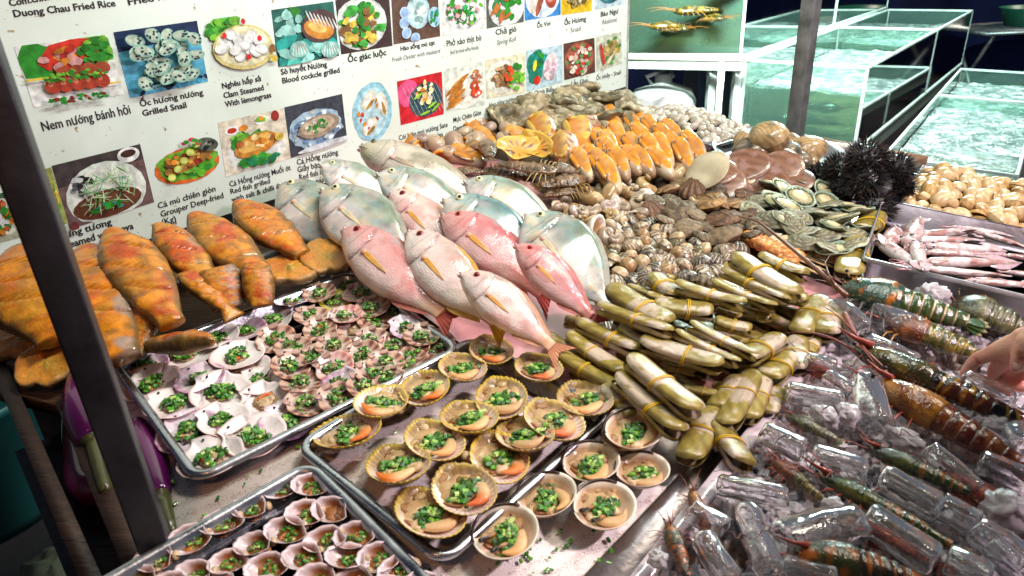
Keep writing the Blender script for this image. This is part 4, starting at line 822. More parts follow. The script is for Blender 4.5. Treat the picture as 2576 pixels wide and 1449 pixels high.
def snail(seed, turns=3, q=.62, zk=.7, col=lambda t, a: (.6, .55, .45), lip=(.75, .7, .6), inner=(.5, .2, .05), n=14, m=52, b=None, mat='shell', grow=None):
    """coiled shell: x,y plane of the coil, apex +z, unit across; aperture at the end of the coil"""
    g = G(); T = turns*2*pi; t = np.linspace(0, T, m); bb = b or .22; r = np.exp(bb*(t-T)); rings = []; cols = []
    a = np.arange(n)/n*2*pi
    for i in range(m):
        R0 = .30*r[i]; ra_ = R0*q*1.55; c = np.array([R0*math.cos(t[i]), R0*math.sin(t[i]), -zk*r[i]*.6]); er = np.array([math.cos(t[i]), math.sin(t[i]), 0])
        fl = 1+.10*max(0, (t[i]-T+.5)/.5)
        rings.append(c+ra_*fl*(np.cos(a)[:, None]*er+np.sin(a)[:, None]*np.array([0, 0, 1.15]))); cols.append([col(t[i]/T, x) for x in a])
    last = rings[-1]; cen = last.mean(0)
    cols[-1] = [lip]*n; tang = np.array([-math.sin(T), math.cos(T), 0])
    rings.append(cen+(last-cen)*.82-0*tang); cols.append([lip]*n); rings.append(cen+(last-cen)*.6-tang*.12); cols.append([inner]*n); rings.append(cen+(last-cen)*.1-tang*.2); cols.append([np.array(inner)*.6]*n)
    P = np.array(rings); P[..., 2] += .45*zk; g.grid(P, np.array(cols, float), wv=True); return g.mesh('shell', mat)
def boat_snail(seed, body=(.60, .50, .38), belly=(.45, .30, .18), rim=(.80, .40, .02), flesh=(.80, .46, .07), stripes=0):
    g = G(); n, m = 44, 34; th = np.linspace(0, pi, m+1); ph = np.arange(n)/n*2*pi; P = np.zeros((m+1, n, 3)); C_ = np.zeros((m+1, n, 3))
    q = random.Random(seed); roll = .55; cr, sr = math.cos(roll), math.sin(roll)
    for i, t in enumerate(th):
        x = -math.cos(t); rad = math.sin(t)**.8*(.30-.10*x+.02*x*x); X = x*.5
        y = rad*np.cos(ph); z = rad*.92*np.sin(ph); yr = y*cr+z*sr; zr = -y*sr+z*cr     # aperture looks to local +z after roll
        e = ((X+.07)/.385)**2+(yr/(.165*(1-.5*X)))**2; up = (zr > 0)
        ins = np.where(up, np.clip(1-e, 0, 1), 0); d = -.26*ins**.45; rimk = np.where(up, np.exp(-((e-1.05)/.16)**2), 0)
        ry, rz = sr, cr; y = y+ry*d+ry*rimk*.05; z = z+rz*d+rz*rimk*.035
        P[i] = np.c_[np.full(n, X), y, z]; base = mixc(body, belly, .5+.5*np.sin(X*9+seed))
        if stripes: base = mixc(base, (.30, .08, .03), sm(np.sin(X*30+8*np.sin(ph*3+seed)+seed), .2, .6)*.8)
        c = mixc(base, mixc((.10, .04, .015), (.60, .30, .05), sm(yr, -.04, .10)), sm(ins, .02, .35)); C_[i] = mixc(c, rim, np.clip(rimk*1.6, 0, 1))
    g.grid(P, C_, wv=True, flip=True); me = g.mesh('shell', 'shell')
    g = G(); k_ = np.array([0, sr, cr]); cf = lambda D: mixc(flesh, (.66, .50, .28), sm(D[..., 0]+.3*D[..., 1], -.35, .4))
    Mx = np.array([[1, 0, 0], [0, cr, sr], [0, -sr, cr]])
    g.ell(np.array([.09, -.05, 0])+k_*.10, (.24, .085, .11), None, n=22, m=14, amp=.22, ns=3, seed=seed, M=Mx, cfn=cf)
    g.ell(np.array([-.2, -.02, 0])+k_*.12, (.14, .07, .09), flesh, n=14, m=8, amp=.3, seed=seed+3, M=Mx)
    return me, g.mesh('flesh', 'meat')
def put(me, name, label, cat, group, pos, ang, size, h, roll=0, pitch=0, extra=None, mat=None):
    """pos in px, ang = direction px that local x points to"""
    d = U(*ang)-U(*pos); M = frame(U(*pos, h), nz(d), scale=size, roll=roll, pitch=pitch)
    if extra is None: o = obj(name, me); o.matrix_world = M; tag(o, label, cat, group); return o
    e = empty(name, label, cat, group); e.matrix_world = M
    for nm, m_ in extra: obj(nm, m_, e)
    return e
# small heap support: low mounds of broken shell and weed so that the heaps have body
def mound(name, poly, top, col1, col2, label, cat, edge=.10, rgh=.012, mat='shellrough', n=46, kind=None):
    pq = [((U(*p)-O)@EX, (U(*p)-O)@EY) for p in poly]; xs = [p[0] for p in pq]; ys = [p[1] for p in pq]; g = G(); V = []; fs = []; cs = []; ix = {}
    def dist(x, y):
        dm = 9
        for i in range(len(pq)):
            (x1, y1), (x2, y2) = pq[i], pq[(i+1) % len(pq)]; L2 = (x2-x1)**2+(y2-y1)**2; t = max(0, min(1, ((x-x1)*(x2-x1)+(y-y1)*(y2-y1))/L2)); dm = min(dm, math.hypot(x-x1-t*(x2-x1), y-y1-t*(y2-y1)))
        return dm
    for i in range(n+1):
        for j in range(n+1):
            x = min(xs)+(max(xs)-min(xs))*i/n; y = min(ys)+(max(ys)-min(ys))*j/n; ins = polyin(x, y, pq); d = dist(x, y) if ins else -.01
            hh = top*float(sm(d, 0, edge)) if ins else 0; nn = mn.fractal(Vector((x*22, y*22, 5)), 1, 2, 4)
            ix[i, j] = len(V); V.append(O+EX*x+EY*y+NW*(-.030+hh+(rgh*nn if ins else 0))); cs.append(mixc(col1, col2, np.clip(.5+nn, 0, 1)))
    for i in range(n):
        for j in range(n):
            x = min(xs)+(max(xs)-min(xs))*(i+.5)/n; y = min(ys)+(max(ys)-min(ys))*(j+.5)/n
            if polyin(x, y, pq): fs.append((ix[i, j], ix[i+1, j], ix[i+1, j+1], ix[i, j+1]))
    g.add(V, fs, np.array(cs)); o = g.build(name, mat); tag(o, label, cat, None, kind); return o
def mtop(top): return -.03+top
mound('shell_litter', [(1040, 400), (1000, 370), (1090, 290), (1230, 250), (1380, 225), (1560, 240), (1640, 285), (1620, 330), (1780, 390), (1760, 440), (1560, 470), (1380, 530), (1180, 450)], .07, (.10, .07, .045), (.22, .17, .10), 'dark broken shell and weed litter beneath the back heaps', None, edge=.22, kind='stuff')
mound('shell_litter', [(1400, 500), (1560, 440), (1750, 400), (2050, 400), (2150, 500), (2220, 600), (2120, 690), (1900, 640), (1650, 700), (1530, 690)], .035, (.06, .05, .035), (.16, .12, .08), 'dark shell litter beneath the heaps of small shellfish', None, edge=.1, kind='stuff')

# ---- orange-lipped boat snails
BS = [boat_snail(1), boat_snail(2, (.66, .58, .46), (.5, .36, .24)), boat_snail(3, (.55, .45, .36), (.42, .30, .2), flesh=(.72, .5, .16))]
VO = boat_snail(8, (.55, .28, .12), (.62, .55, .45), (.70, .52, .12), (.70, .55, .10), stripes=1)
bs = [(1470, 320), (1580, 275), (1700, 305), (1600, 375), (1530, 425), (1365, 480), (1420, 545), (1530, 480), (1600, 555), (1535, 625), (1700, 440), (1765, 540), (1760, 375), (1880, 545), (1910, 375), (1900, 460), (1985, 365), (2050, 500), (2100, 420), (1820, 320), (1640, 440), (1660, 330), (1830, 460), (1980, 440), (1560, 250), (1640, 262), (1730, 275), (1560, 520), (1470, 410), (1680, 530), (1760, 300), (1950, 350), (2140, 470), (1590, 330), (1350, 560), (1480, 570)]
bl = rowlabels([k('C7', *p) for p in bs], 6, 'orange-lipped boat snail', 'of the snail heap')
for i, p in enumerate(bs):
    s, f = BS[i % 3]; c = k('C7', *p); put(None, 'boat_snail', bl[i], 'sea snail', 'orange-lipped boat snails', c, (c[0]+34, c[1]+26+6*rr(-1, 1)), (rr(.112, .128), .078, .095), .055+rr(-.005, .008), roll=-.35+rr(-.2, .2), pitch=.30+rr(-.1, .1), extra=(('shell', s), ('flesh', f)))
for i, (x, y, dx, dy, s, lb) in enumerate([(1330, 370, 25, 40, .15, 'large volute snail with yellow lip and brown zigzag stripes'), (1085, 320, 30, 24, .13, 'striped volute snail with a pale blue sheen beside the moon snails'), (1230, 460, 22, 40, .13, 'reddish zigzag volute snail lying between lobsters and boat snails'), (1400, 300, 30, 30, .11, 'purplish volute snail below the oyster heap')]):
    c = k('C7', x, y); put(None, 'volute_snail', lb, 'sea snail', None, c, (c[0]+dx, c[1]+dy), s, .06, roll=-.4+.3*i, pitch=.2, extra=(('shell', VO[0]), ('flesh', VO[1])))
# ---- round moon snails with orange lips
ms = lambda c1, c2, lip, inner, sd, **kw: snail(sd, 3.2, .66, .62, col=lambda t, a: mixc(c1, c2, .5+.5*math.sin(t*22+a)), lip=lip, inner=inner, **kw)
MOON = [ms((.58, .45, .32), (.42, .33, .27), (.86, .42, .03), (.6, .3, .05), 1), ms((.50, .42, .36), (.36, .30, .28), (.84, .42, .04), (.7, .42, .08), 2), ms((.62, .52, .40), (.52, .42, .32), (.86, .50, .05), (.80, .46, .04), 3)]
mo = [(150, 400), (250, 400), (330, 410), (430, 490), (560, 500), (610, 415), (470, 400), (510, 290), (600, 320), (610, 245), (700, 250), (825, 245), (835, 190), (725, 320), (825, 320), (960, 235), (930, 365), (800, 390), (940, 425), (970, 250), (1040, 235), (380, 340), (440, 350), (540, 360), (680, 380), (880, 290), (820, 130)]
ml = rowlabels([k('C7', *p) for p in mo], 4, 'round moon snail with orange lip', 'of the heap by the menu board')
for i, p in enumerate(mo):
    c = k('C7', *p); a = rr(2.2, 4.2)+(pi if i % 3 == 2 else 0); put(None, 'moon_snail', ml[i], 'sea snail', 'moon snails heaped by the menu board', c, (c[0]+30, c[1]+rr(0, 26)), (.10, .085, .09), .05, roll=-.3+rr(-.3, .3), pitch=.25, extra=(('shell', BS[i % 3][0]), ('flesh', BS[i % 3][1]))) if i % 4 == 0 else put(MOON[i % 3], 'moon_snail', ml[i], 'sea snail', 'moon snails heaped by the menu board', c, (c[0]+20*math.cos(a), c[1]+20*math.sin(a)), rr(.078, .095), .05+.012*rr(-1, 1), roll=rr(-.9, -.2), pitch=rr(-.5, .5))
# ---- oysters
def oyster(seed, c1=(.30, .27, .17), c2=(.52, .48, .36)):
    q = random.Random(seed); g = G(); n, m = 30, 10; th = np.arange(n)/n*2*pi; rad = .5*(1+.22*np.array([mn.noise(Vector((math.cos(a)*1.2, math.sin(a)*1.2, seed*3.3))) for a in th]))
    P = []; 
    for s, zz in ((1, .16), (-1, -.12)):
        for i in range(m):
            r = i/(m-1) if s > 0 else 1-i/(m-1); x = rad*r*np.cos(th)*1.05; y = rad*r*np.sin(th)*.72
            P.append(np.c_[x, y, s*abs(zz)*np.sqrt(np.maximum(0, 1-r**2))+.05*np.sin(x*5+seed)+.02*np.round(r*5)*.2])
    P = np.array(P); nn = fbm(P, 3.2, (seed*2, 0, 0), 4); P[..., 2] += nn*.09; P[..., :2] *= (1+.06*nn)[..., None]
    C_ = mixc(c1, c2, np.clip(.5+1.1*nn, 0, 1)); C_ = mixc(C_, (.62, .58, .46), sm(fbm(P, 6, (9, seed, 0)), .12, .4)); g.grid(P, C_, wv=True); return g.mesh('oyster', 'shellrough')
OY = [oyster(i+1, c1, c2) for i, (c1, c2) in enumerate([((.20, .18, .11), (.46, .42, .30)), ((.26, .22, .14), (.55, .50, .36)), ((.16, .14, .09), (.40, .36, .24)), ((.34, .28, .18), (.60, .54, .42))])]
def fill(poly, n, sp_, seed):
    q = random.Random(seed); pts = []; xs = [p[0] for p in poly]; ys = [p[1] for p in poly]; W = []; tries = 0
    while len(pts) < n and tries < n*400:
        tries += 1; x, y = q.uniform(min(xs), max(xs)), q.uniform(min(ys), max(ys))
        if not polyin(x, y, poly): continue
        w = U(x, y)
        if all(np.linalg.norm(w-v) > sp_ for v in W): W.append(w); pts.append((x, y))
    return pts
op = fill([(1245, 300), (1262, 262), (1330, 245), (1380, 232), (1480, 232), (1590, 262), (1618, 290), (1580, 312), (1500, 330), (1420, 320), (1330, 310)], 46, .055, 5)
ol = rowlabels(op, 5, 'rough brown-green oyster', 'of the heap behind the snails')
for i, c in enumerate(op):
    d = min(1, max(0, (330-c[1])/60)); put(OY[i % 4], 'oyster', ol[i], 'oyster', 'oysters heaped behind the snails', c, (c[0]+rr(-20, 20), c[1]+rr(-14, 14)), rr(.10, .135), .05+.05*d*rr(.4, 1), roll=rr(-.7, .7), pitch=rr(-.6, .6))
# ---- whelks, grey moon snails
gs = [snail(11, 3.4, .66, .6, col=lambda t, a: mixc((.30, .25, .20), (.42, .34, .26), .5+.5*math.sin(a+1)), lip=(.72, .62, .5), inner=(.6, .42, .25)),
      snail(12, 3.4, .66, .6, col=lambda t, a: mixc((.22, .10, .08), (.5, .42, .38), sm(math.sin(a), -.6, .2)), lip=(.70, .62, .52), inner=(.28, .06, .03)),
      snail(13, 4, .6, 1.15, col=lambda t, a: mixc((.56, .46, .28), (.45, .32, .17), .5+.5*math.sin(t*60)), lip=(.74, .62, .42), inner=(.68, .45, .20)),
      snail(14, 3.6, .64, .9, col=lambda t, a: mixc((.58, .50, .38), (.38, .32, .25), .5+.5*math.sin(t*40)), lip=(.78, .74, .68), inner=(.70, .52, .30))]
wh = [(390, 330, 0, .05), (320, 390, 0, .058), (265, 455, 0, .062), (480, 355, 2, .06), (360, 455, 1, .05), (425, 470, 3, .046), (482, 460, 0, .05), (598, 430, 1, .068), (660, 345, 2, .082), (800, 340, 3, .065), (825, 400, 3, .06), (725, 450, 0, .06), (840, 480, 0, .05), (382, 520, 3, .045), (500, 548, 2, .055), (590, 600, 3, .08), (680, 525, 3, .05), (630, 500, 2, .05), (600, 620, 0, .055), (900, 230, 2, .065), (1060, 210, 2, .08), (1160, 170, 2, .06), (740, 260, 3, .06), (850, 280, 2, .06), (660, 260, 2, .05), (540, 300, 3, .052), (760, 190, 3, .055), (560, 360, 0, .05), (1180, 400, 2, .04), (640, 650, 0, .045)]
wl = rowlabels([k('C8', a, b) for a, b, *_ in wh], 4, ['smooth grey moon snail' if q == 0 else 'dark-backed grey snail' if q == 1 else 'yellowish whelk' if q == 2 else 'whitish whelk' for *_, q, s in wh], 'of the mixed heap')
for i, (x, y, q, s) in enumerate(wh):
    c = k('C8', x, y); a = rr(0, 6.3); put(gs[q], 'moon_snail' if q < 2 else 'whelk', wl[i], 'sea snail' if q < 2 else 'whelk', 'whelks and grey snails in the mixed heap', c, (c[0]+20*math.cos(a), c[1]+16*math.sin(a)), s*1.15, .012+rr(0, .01), roll=rr(-1.2, .3), pitch=rr(-.6, .6))
# ---- brown scallops, rough clams
BRS = [bivalve(1, 11, .17, 1, .95, (.50, .37, .20), (.20, .12, .06), ra=.03, n=66, mat='shellrough', skew=0), bivalve(2, 11, .16, 1, .9, (.32, .20, .11), (.14, .08, .045), ra=.025, n=66, mat='shellrough', skew=0),
       bivalve(3, 0, .2, 1, .9, (.30, .24, .16), (.18, .14, .09), rough=.10, n=30, m=12, mat='shellrough'), bivalve(4, 0, .16, 1, .95, (.36, .29, .20), (.26, .19, .12), rough=.04, n=30, m=10, mat='shellrough')]
br = [(930, 380, 2, .065), (1010, 300, 0, .06), (940, 440, 1, .07), (1100, 460, 2, .095), (1180, 300, 1, .065), (1290, 380, 0, .09), (1330, 305, 2, .07), (1400, 390, 0, .065), (1390, 500, 1, .09), (1570, 350, 1, .075), (1160, 560, 3, .065), (1385, 620, 3, .085), (1490, 400, 0, .07), (1240, 245, 2, .07), (1560, 470, 1, .065), (1640, 560, 2, .06), (1540, 520, 2, .06), (1050, 380, 2, .06), (1170, 400, 3, .06), (1230, 480, 3, .06), (1110, 250, 3, .055), (1280, 560, 2, .05), (1000, 510, 3, .05), (1460, 560, 2, .05), (1700, 600, 2, .055), (1250, 620, 2, .05), (1590, 610, 2, .045)]
bl_ = rowlabels([k('C8', a, b) for a, b, *_ in br], 4, [('pale ribbed brown scallop', 'dark ribbed brown scallop', 'rough knobbly brown clam', 'round flat brown clam')[q] for *_, q, s in br], 'of the brown heap')
for i, (x, y, q, s) in enumerate(br):
    c = k('C8', x, y); a = rr(0, 6.3); put(BRS[q], 'scallop' if q < 2 else 'clam', bl_[i], 'scallop' if q < 2 else 'clam', 'brown scallops and rough clams', c, (c[0]+20*math.cos(a), c[1]+16*math.sin(a)), s*(.95 if q > 1 else 1.0), .016+rr(0, .008), roll=rr(-.45, .45), pitch=rr(-.4, .4))
# ---- blood cockles
BLC = [bivalve(21, 15, .36, 1, .82, (.46, .40, .31), (.022, .015, .013), ra=.025, n=90, mott=(.05, .035, .03)), bivalve(22, 15, .38, 1, .84, (.58, .50, .38), (.10, .06, .04), ra=.025, n=90), bivalve(23, 13, .34, 1, .8, (.34, .28, .15), (.10, .08, .04), ra=.03, n=78, gape=.12)]
bc = [(770, 530, 0), (890, 550, 0), (730, 620, 0), (990, 590, 1), (940, 640, 1), (1090, 600, 1), (1080, 680, 2), (570, 680, 1), (680, 705, 1), (790, 700, 1), (855, 680, 0), (710, 800, 2), (880, 775, 0), (985, 740, 1), (1230, 690, 0), (820, 850, 0), (920, 860, 0), (1010, 810, 1), (1110, 830, 1), (1210, 760, 2), (1250, 820, 0), (1340, 800, 0), (1410, 730, 1), (1500, 725, 0), (1440, 790, 1), (770, 935, 0), (850, 930, 0), (650, 965, 1), (1020, 870, 1), (1150, 920, 0), (1260, 880, 1), (1290, 940, 1), (1350, 880, 1), (620, 780, 2), (600, 840, 2), (1130, 760, 1), (890, 700, 1), (820, 620, 0), (1040, 530, 1), (900, 1000, 0), (540, 720, 2), (960, 930, 0), (1180, 620, 2)]
cl_ = rowlabels([k('C8', a, b) for a, b, _ in bc], 5, [('dark ribbed blood cockle', 'pale ribbed blood cockle', 'gaping olive cockle')[q] for *_, q in bc], 'of the cockle heap')
for i, (x, y, q) in enumerate(bc):
    c = k('C8', x, y); a = rr(0, 6.3); put(BLC[q], 'blood_cockle', cl_[i], 'cockle', 'blood cockles heaped beside the silver fish', c, (c[0]+20*math.cos(a), c[1]+16*math.sin(a)), rr(.045, .055), -.002+rr(0, .008), roll=rr(-.8, .8), pitch=rr(-.5, .5))
# ---- small smooth clams and cockles filling the slope
TAN = [bivalve(81, 0, .34, 1, .8, (.62, .52, .36), (.50, .38, .24), rings=5, n=22, m=8), bivalve(82, 0, .36, 1, .8, (.50, .36, .20), (.36, .24, .13), rings=6, n=22, m=8), bivalve(83, 13, .34, 1, .82, (.60, .52, .38), (.22, .15, .09), ra=.02, n=52)]
for i, c in enumerate(fill([(1395, 500), (1480, 475), (1560, 475), (1640, 545), (1760, 600), (1800, 640), (1680, 690), (1540, 690), (1520, 600)], 62, .032, 21)):
    a = rr(0, 6.3); put(TAN[i % 3], 'tan_clam', 'small tan clam lying in the mixed heap beside the silver fish', 'clam', 'small tan clams in the mixed heap', c, (c[0]+20*math.cos(a), c[1]+16*math.sin(a)), rr(.029, .039), .004+rr(0, .012), roll=rr(-.9, .9), pitch=rr(-.6, .6))
# ---- abalones
def abalone(seed):
    g = G(); dish(g, oval(56, .36, .5, .1, 0), lambda r, a, p, ph: mixc((.42, .52, .44), (.50, .58, .46), .5+.5*np.sin(a*7+r*9)), lambda r, a, p, ph: mixc((.15, .16, .10), (.50, .48, .36), .5+.5*np.sin(a*9+r*22)), depth=.12, th=.04, nr=9, warp=.08, seed=seed, rimc=np.array((.50, .56, .46)))
    sh = g.mesh('shell', 'shellrough'); g = G(); g.ell((0, 0, .15), (.27, .38, .08), (.46, .44, .26), n=26, m=12, amp=.12, ns=4, seed=seed); g.ell((.02, -.03, .20), (.18, .26, .06), (.70, .62, .42), n=22, m=10, amp=.1, seed=seed+1)
    t = np.linspace(0, 2*pi, 70); g.tube(np.c_[.27*np.cos(t)+.01*np.sin(t*18), .39*np.sin(t), .17+.012*np.sin(t*21)], .022, (.14, .17, .10), n=6, cap=False); return sh, g.mesh('foot', 'meat')
AB = [abalone(1), abalone(2)]
ab = [(1730, 290, 1), (1800, 312, 1), (1925, 370, 1), (1825, 430, 1), (1920, 455, 0), (2090, 330, 1), (2140, 370, 0), (2250, 440, 1), (2330, 470, 1), (1680, 345, 0), (2150, 585, 1), (2215, 530, 1), (1820, 540, 1), (1930, 560, 0), (2060, 500, 1), (1985, 630, 0), (2035, 420, 0), (2350, 590, 1), (2290, 560, 0), (2190, 680, 0), (2175, 745, 1), (1760, 470, 0), (1990, 290, 1), (2150, 480, 0), (1750, 400, 1), (1640, 430, 0), (2100, 400, 1), (1890, 500, 0), (2280, 640, 0), (2070, 570, 0)]
al = rowlabels([k('C8', a, b) for a, b, _ in ab], 4, ['abalone showing its cream foot' if q else 'abalone turned shell side up' for *_, q in ab], 'of the abalone heap')
for i, (x, y, q) in enumerate(ab):
    c = k('C8', x, y); a = rr(0, 6.3); s, f = AB[i % 2]; put(None, 'abalone', al[i], 'abalone', 'abalones heaped before the black urchins', c, (c[0]+20*math.cos(a), c[1]+16*math.sin(a)), rr(.068, .082), .018+rr(0, .014) if q else .04+rr(-.008, .01), roll=rr(-.5, .5)+(0 if q else pi), pitch=rr(-.5, .5), extra=(('shell', s), ('foot', f)))
# ---- flat pink-brown saucer shells
FS = [bivalve(31, 0, .06, 1, .98, (.27, .16, .11), (.36, .23, .16), rings=5, n=48, m=12, skew=0, mott=(.42, .30, .27)), bivalve(32, 0, .06, 1, .94, (.58, .53, .40), (.48, .42, .30), rings=2, n=40, m=9, skew=0)]
fs_ = [(1290, 160, 1, 0), (1350, 170, 0, 1), (1425, 130, 0, 2), (1410, 250, 0, 3), (1570, 115, 0, 4), (1615, 250, 0, 5), (1695, 225, 0, 6), (1800, 150, 0, 7), (1870, 235, 0, 8), (1980, 230, 1, 9), (1490, 300, 1, 10), (1510, 190, 1, 11)]
fl_ = ['oval cream saucer shell with its white inside up', 'reddish saucer shell behind the cream oval one', 'brown saucer shell tilted below the surf clam pan', 'largest brown saucer shell leaning toward the scallops', 'glossy saucer shell with bright reflection under the grey post', 'dark saucer shell with a scratch in the second row', 'broad pink-brown glossy saucer shell in the middle', 'shiny saucer shell leaning against the surf clam pan', 'thin brown saucer shell beside the pale end one', 'pale saucer shell at the urchin end of its row', 'white saucer shell under the largest brown one', 'cream saucer shell peeping out between brown ones']
for i, (x, y, q, l) in enumerate(fs_):
    c = k('C8', x, y); put(FS[q], 'saucer_shell', fl_[l], 'saucer shell', 'flat saucer shells', c, (c[0]+20, c[1]+rr(-10, 10)), rr(.10, .115)*(1 if i < 10 else .9), (.055, .035, .045, .02, .05, .018, .03, .05, .035, .022, .0, .03)[i], roll=(.75, .35, .5, .55, .45, .3, .35, .6, .3, .2, .1, .3)[i], pitch=rr(-.2, .2))
# ---- surf clams in a round pan
g = G(); lathe(g, [(0, 0), (.14, 0), (.165, .018), (.178, .03), (.18, .028), (.166, .014), (.14, -.004), (0, -.004)], (.35, .37, .38), n=48); o = g.build('round_pan', 'dullsteel'); o.matrix_world = frame(U(1955, 402, -.012), (1, 0, 0)); tag(o, 'shallow round metal pan under the surf clams', 'pan')
SC_ = [bivalve(41, 0, .34, 1, .76, (.56, .44, .27), (.40, .30, .17), rings=11, n=44, m=18, mott=(.22, .18, .13), rough=.012), bivalve(42, 0, .36, 1, .8, (.36, .30, .21), (.24, .20, .15), rings=9, n=44, m=18, mott=(.10, .09, .08), rough=.012)]
for i, (x, y, q, s, lb, h) in enumerate([(1935, 345, 0, .115, 'long tan surf clam on top of the pile with red flesh showing', .10), (1893, 382, 1, .105, 'grey-backed surf clam at the left end of the pan', .06), (1982, 362, 0, .085, 'tan surf clam just in front of the grey post', .06), (2032, 375, 0, .10, 'upright heart-shaped surf clam at the right end of the pan', .06), (1940, 388, 0, .075, 'small tan surf clam in the middle of the pan', .05), (1965, 410, 0, .11, 'wide tan surf clam at the pan front with ridged edge', .045), (2008, 405, 1, .075, 'dark grey surf clam near the pan front', .045), (2030, 408, 0, .07, 'pointed pale surf clam on the pan rim', .04), (1985, 385, 1, .08, 'dark mottled surf clam in the heart of the pile', .06), (1875, 355, 0, .08, 'pale surf clam half hidden behind the grey-backed one', .04)]):
    put(SC_[q], 'surf_clam', lb, 'clam', 'surf clams in the round pan', (x, y), (x+20, y+rr(-8, 12)), s, h-.012, roll=rr(.2, .8), pitch=rr(-.2, .2))
# ---- tray of tiny white clams
T = tray('steel_tray', .36, .235, 'far steel tray heaped with tiny white clams', depth=.025)
q1_, q2_, q3_ = U(1563, 293), U(1793, 372), U(1912, 342); ax = nz(q2_-q1_); T.matrix_world = frame((q1_+q3_)/2+NW*.01+nz(q3_-q2_)*0, ax, scale=(1.02, .95, 1))
TM = (q1_+q3_)/2; WCM = [bivalve(51+i, 0, .34, 1, .84, c1, c2, rings=4, n=16, m=6) for i, (c1, c2) in enumerate([((.70, .66, .58), (.58, .53, .44)), ((.62, .58, .50), (.46, .42, .34)), ((.72, .70, .64), (.66, .60, .52))])]
tay = np.cross(NW, ax); cnt = 0
for i in range(15):
    for j in range(11):
        x, y = (i-7+rr(-.4, .4))*.0225, (j-5+rr(-.4, .4))*.0195
        if abs(x) > .16 or abs(y) > .096: continue
        hh = .018+.032*max(0, 1-(x/.17)**2)*max(0, 1-(y/.105)**2)
        o = obj('white_clam', WCM[RN.randrange(3)]); o.matrix_world = frame(TM+ax*x+tay*y+NW*(hh-.012+rr(-.003, .003)), ax*math.cos(cnt)+tay*math.sin(cnt), scale=rr(.028, .036), roll=rr(-1, 1), pitch=rr(-1, 1)); cnt += 1
        tag(o, 'tiny white clam in the heap on the far steel tray', 'clam', 'tiny white clams on the far tray')
# ---- sea urchins
def urchin(seed):
    q = random.Random(seed); g = G(); g.ell((0, 0, 0), (.39, .39, .33), (.01, .009, .009), n=20, m=12, amp=.1)
    N_ = 620
    for i in range(N_):
        z = 1-2*(i+.5)/N_; a = i*2.399963; r = math.sqrt(1-z*z); d = nz([r*math.cos(a)+q.uniform(-.12, .12), r*math.sin(a)+q.uniform(-.12, .12), z*.85]); L_ = q.uniform(.47, .60)
        u = nz(np.cross(d, [.3, .5, .8])); v = np.cross(d, u); b0 = d*np.array([.38, .38, .31]); w = .020
        c = q.choice([(.012, .011, .012), (.03, .026, .028), (.08, .06, .045), (.02, .02, .026)])
        g.add([b0+u*w, b0-u*w*.5+v*w*.87, b0-u*w*.5-v*w*.87, d*np.array([L_, L_, L_*.85])], [(0, 1, 3), (1, 2, 3), (2, 0, 3)], c)
    return g.mesh('sea_urchin', 'urchin', smooth=False)
UR = [urchin(1), urchin(2)]
for i, (x, y, s, h, lb) in enumerate([(2180, 398, .135, .10, 'topmost black sea urchin at the back of the pile'), (2118, 425, .125, .05, 'black sea urchin left of the topmost one'), (2250, 425, .125, .08, 'black sea urchin at the back right by the glass tank'), (2065, 446, .115, .01, 'leftmost black sea urchin touching the saucer shells'), (2178, 452, .135, .06, 'black sea urchin in the middle of the pile'), (2252, 470, .125, .03, 'black sea urchin at the right edge above the clam tray'), (2120, 482, .12, .01, 'black sea urchin behind the abalones'), (2200, 520, .125, .01, 'frontmost black sea urchin next to the squid tray'), (2250, 510, .10, .0, 'black sea urchin in the front right gap by the squid tray')]):
    o = obj('sea_urchin', UR[i % 2]); o.matrix_world = frame(U(x, y, h+.02), (math.cos(i), math.sin(i), 0), scale=s*.76); tag(o, lb, 'sea urchin', 'black sea urchins')
# ---- razor clams
def razor_mesh(seed, white=.5, gape=.02):
    g = G(); n, m = 34, 12; u = np.linspace(-.5, .5, n); q = random.Random(seed); out = []
    for s in (1, -1):
        P = np.zeros((n, m, 3)); C_ = np.zeros((n, m, 3))
        for i, x in enumerate(u):
            e = 1-abs(2*x)**6; w = .118*max(e, 0)**.45*(1+.05*x); th = .068*max(e, 0)**.5; a = np.linspace(0, pi, m)
            P[i] = np.c_[np.full(m, x), w*np.cos(a), s*(th*np.sin(a)**.8+gape*(abs(x)*2)**3)]
        nn = fbm(P*np.array([1, 1.6, 1.6]), 3.4, (seed*5, s, 0), 5); gl = .5+.5*np.sin((np.abs(P[..., 0]+.1)*14+P[..., 1]*30)*2)
        C_ = mixc((.25, .20, .055), (.46, .39, .13), np.clip(gl*.45+.35*nn+.25, 0, 1)); C_ = mixc(C_, (.64, .56, .55), sm(white*.46-.14-np.abs(P[..., 0]-.04)*.75+nn*.75+.12*fbm(P, 16, (seed, 0, 0), 3), 0, .06)*.6)
        C_ = mixc(C_, (.16, .10, .04), sm(np.abs(P[..., 1])/.118, .9, 1)*.6); g.grid(P, C_, flip=(s > 0))
    return g.mesh('shell', 'razor')
RZ = [razor_mesh(i+1, w, gp) for i, (w, gp) in enumerate([(.2, .03), (.5, .03), (.8, .035), (.35, .05), (-.3, .03)])]
g = G(); t = np.linspace(0, 2*pi, 37)
for dx in (-.006, .008): g.tube(np.c_[dx+.006*np.sin(t), .123*np.cos(t), .078*np.sin(t)], .0042, (.68, .48, .02), n=6, cap=False)
BAND = g.mesh('rubber_band', 'rubber')
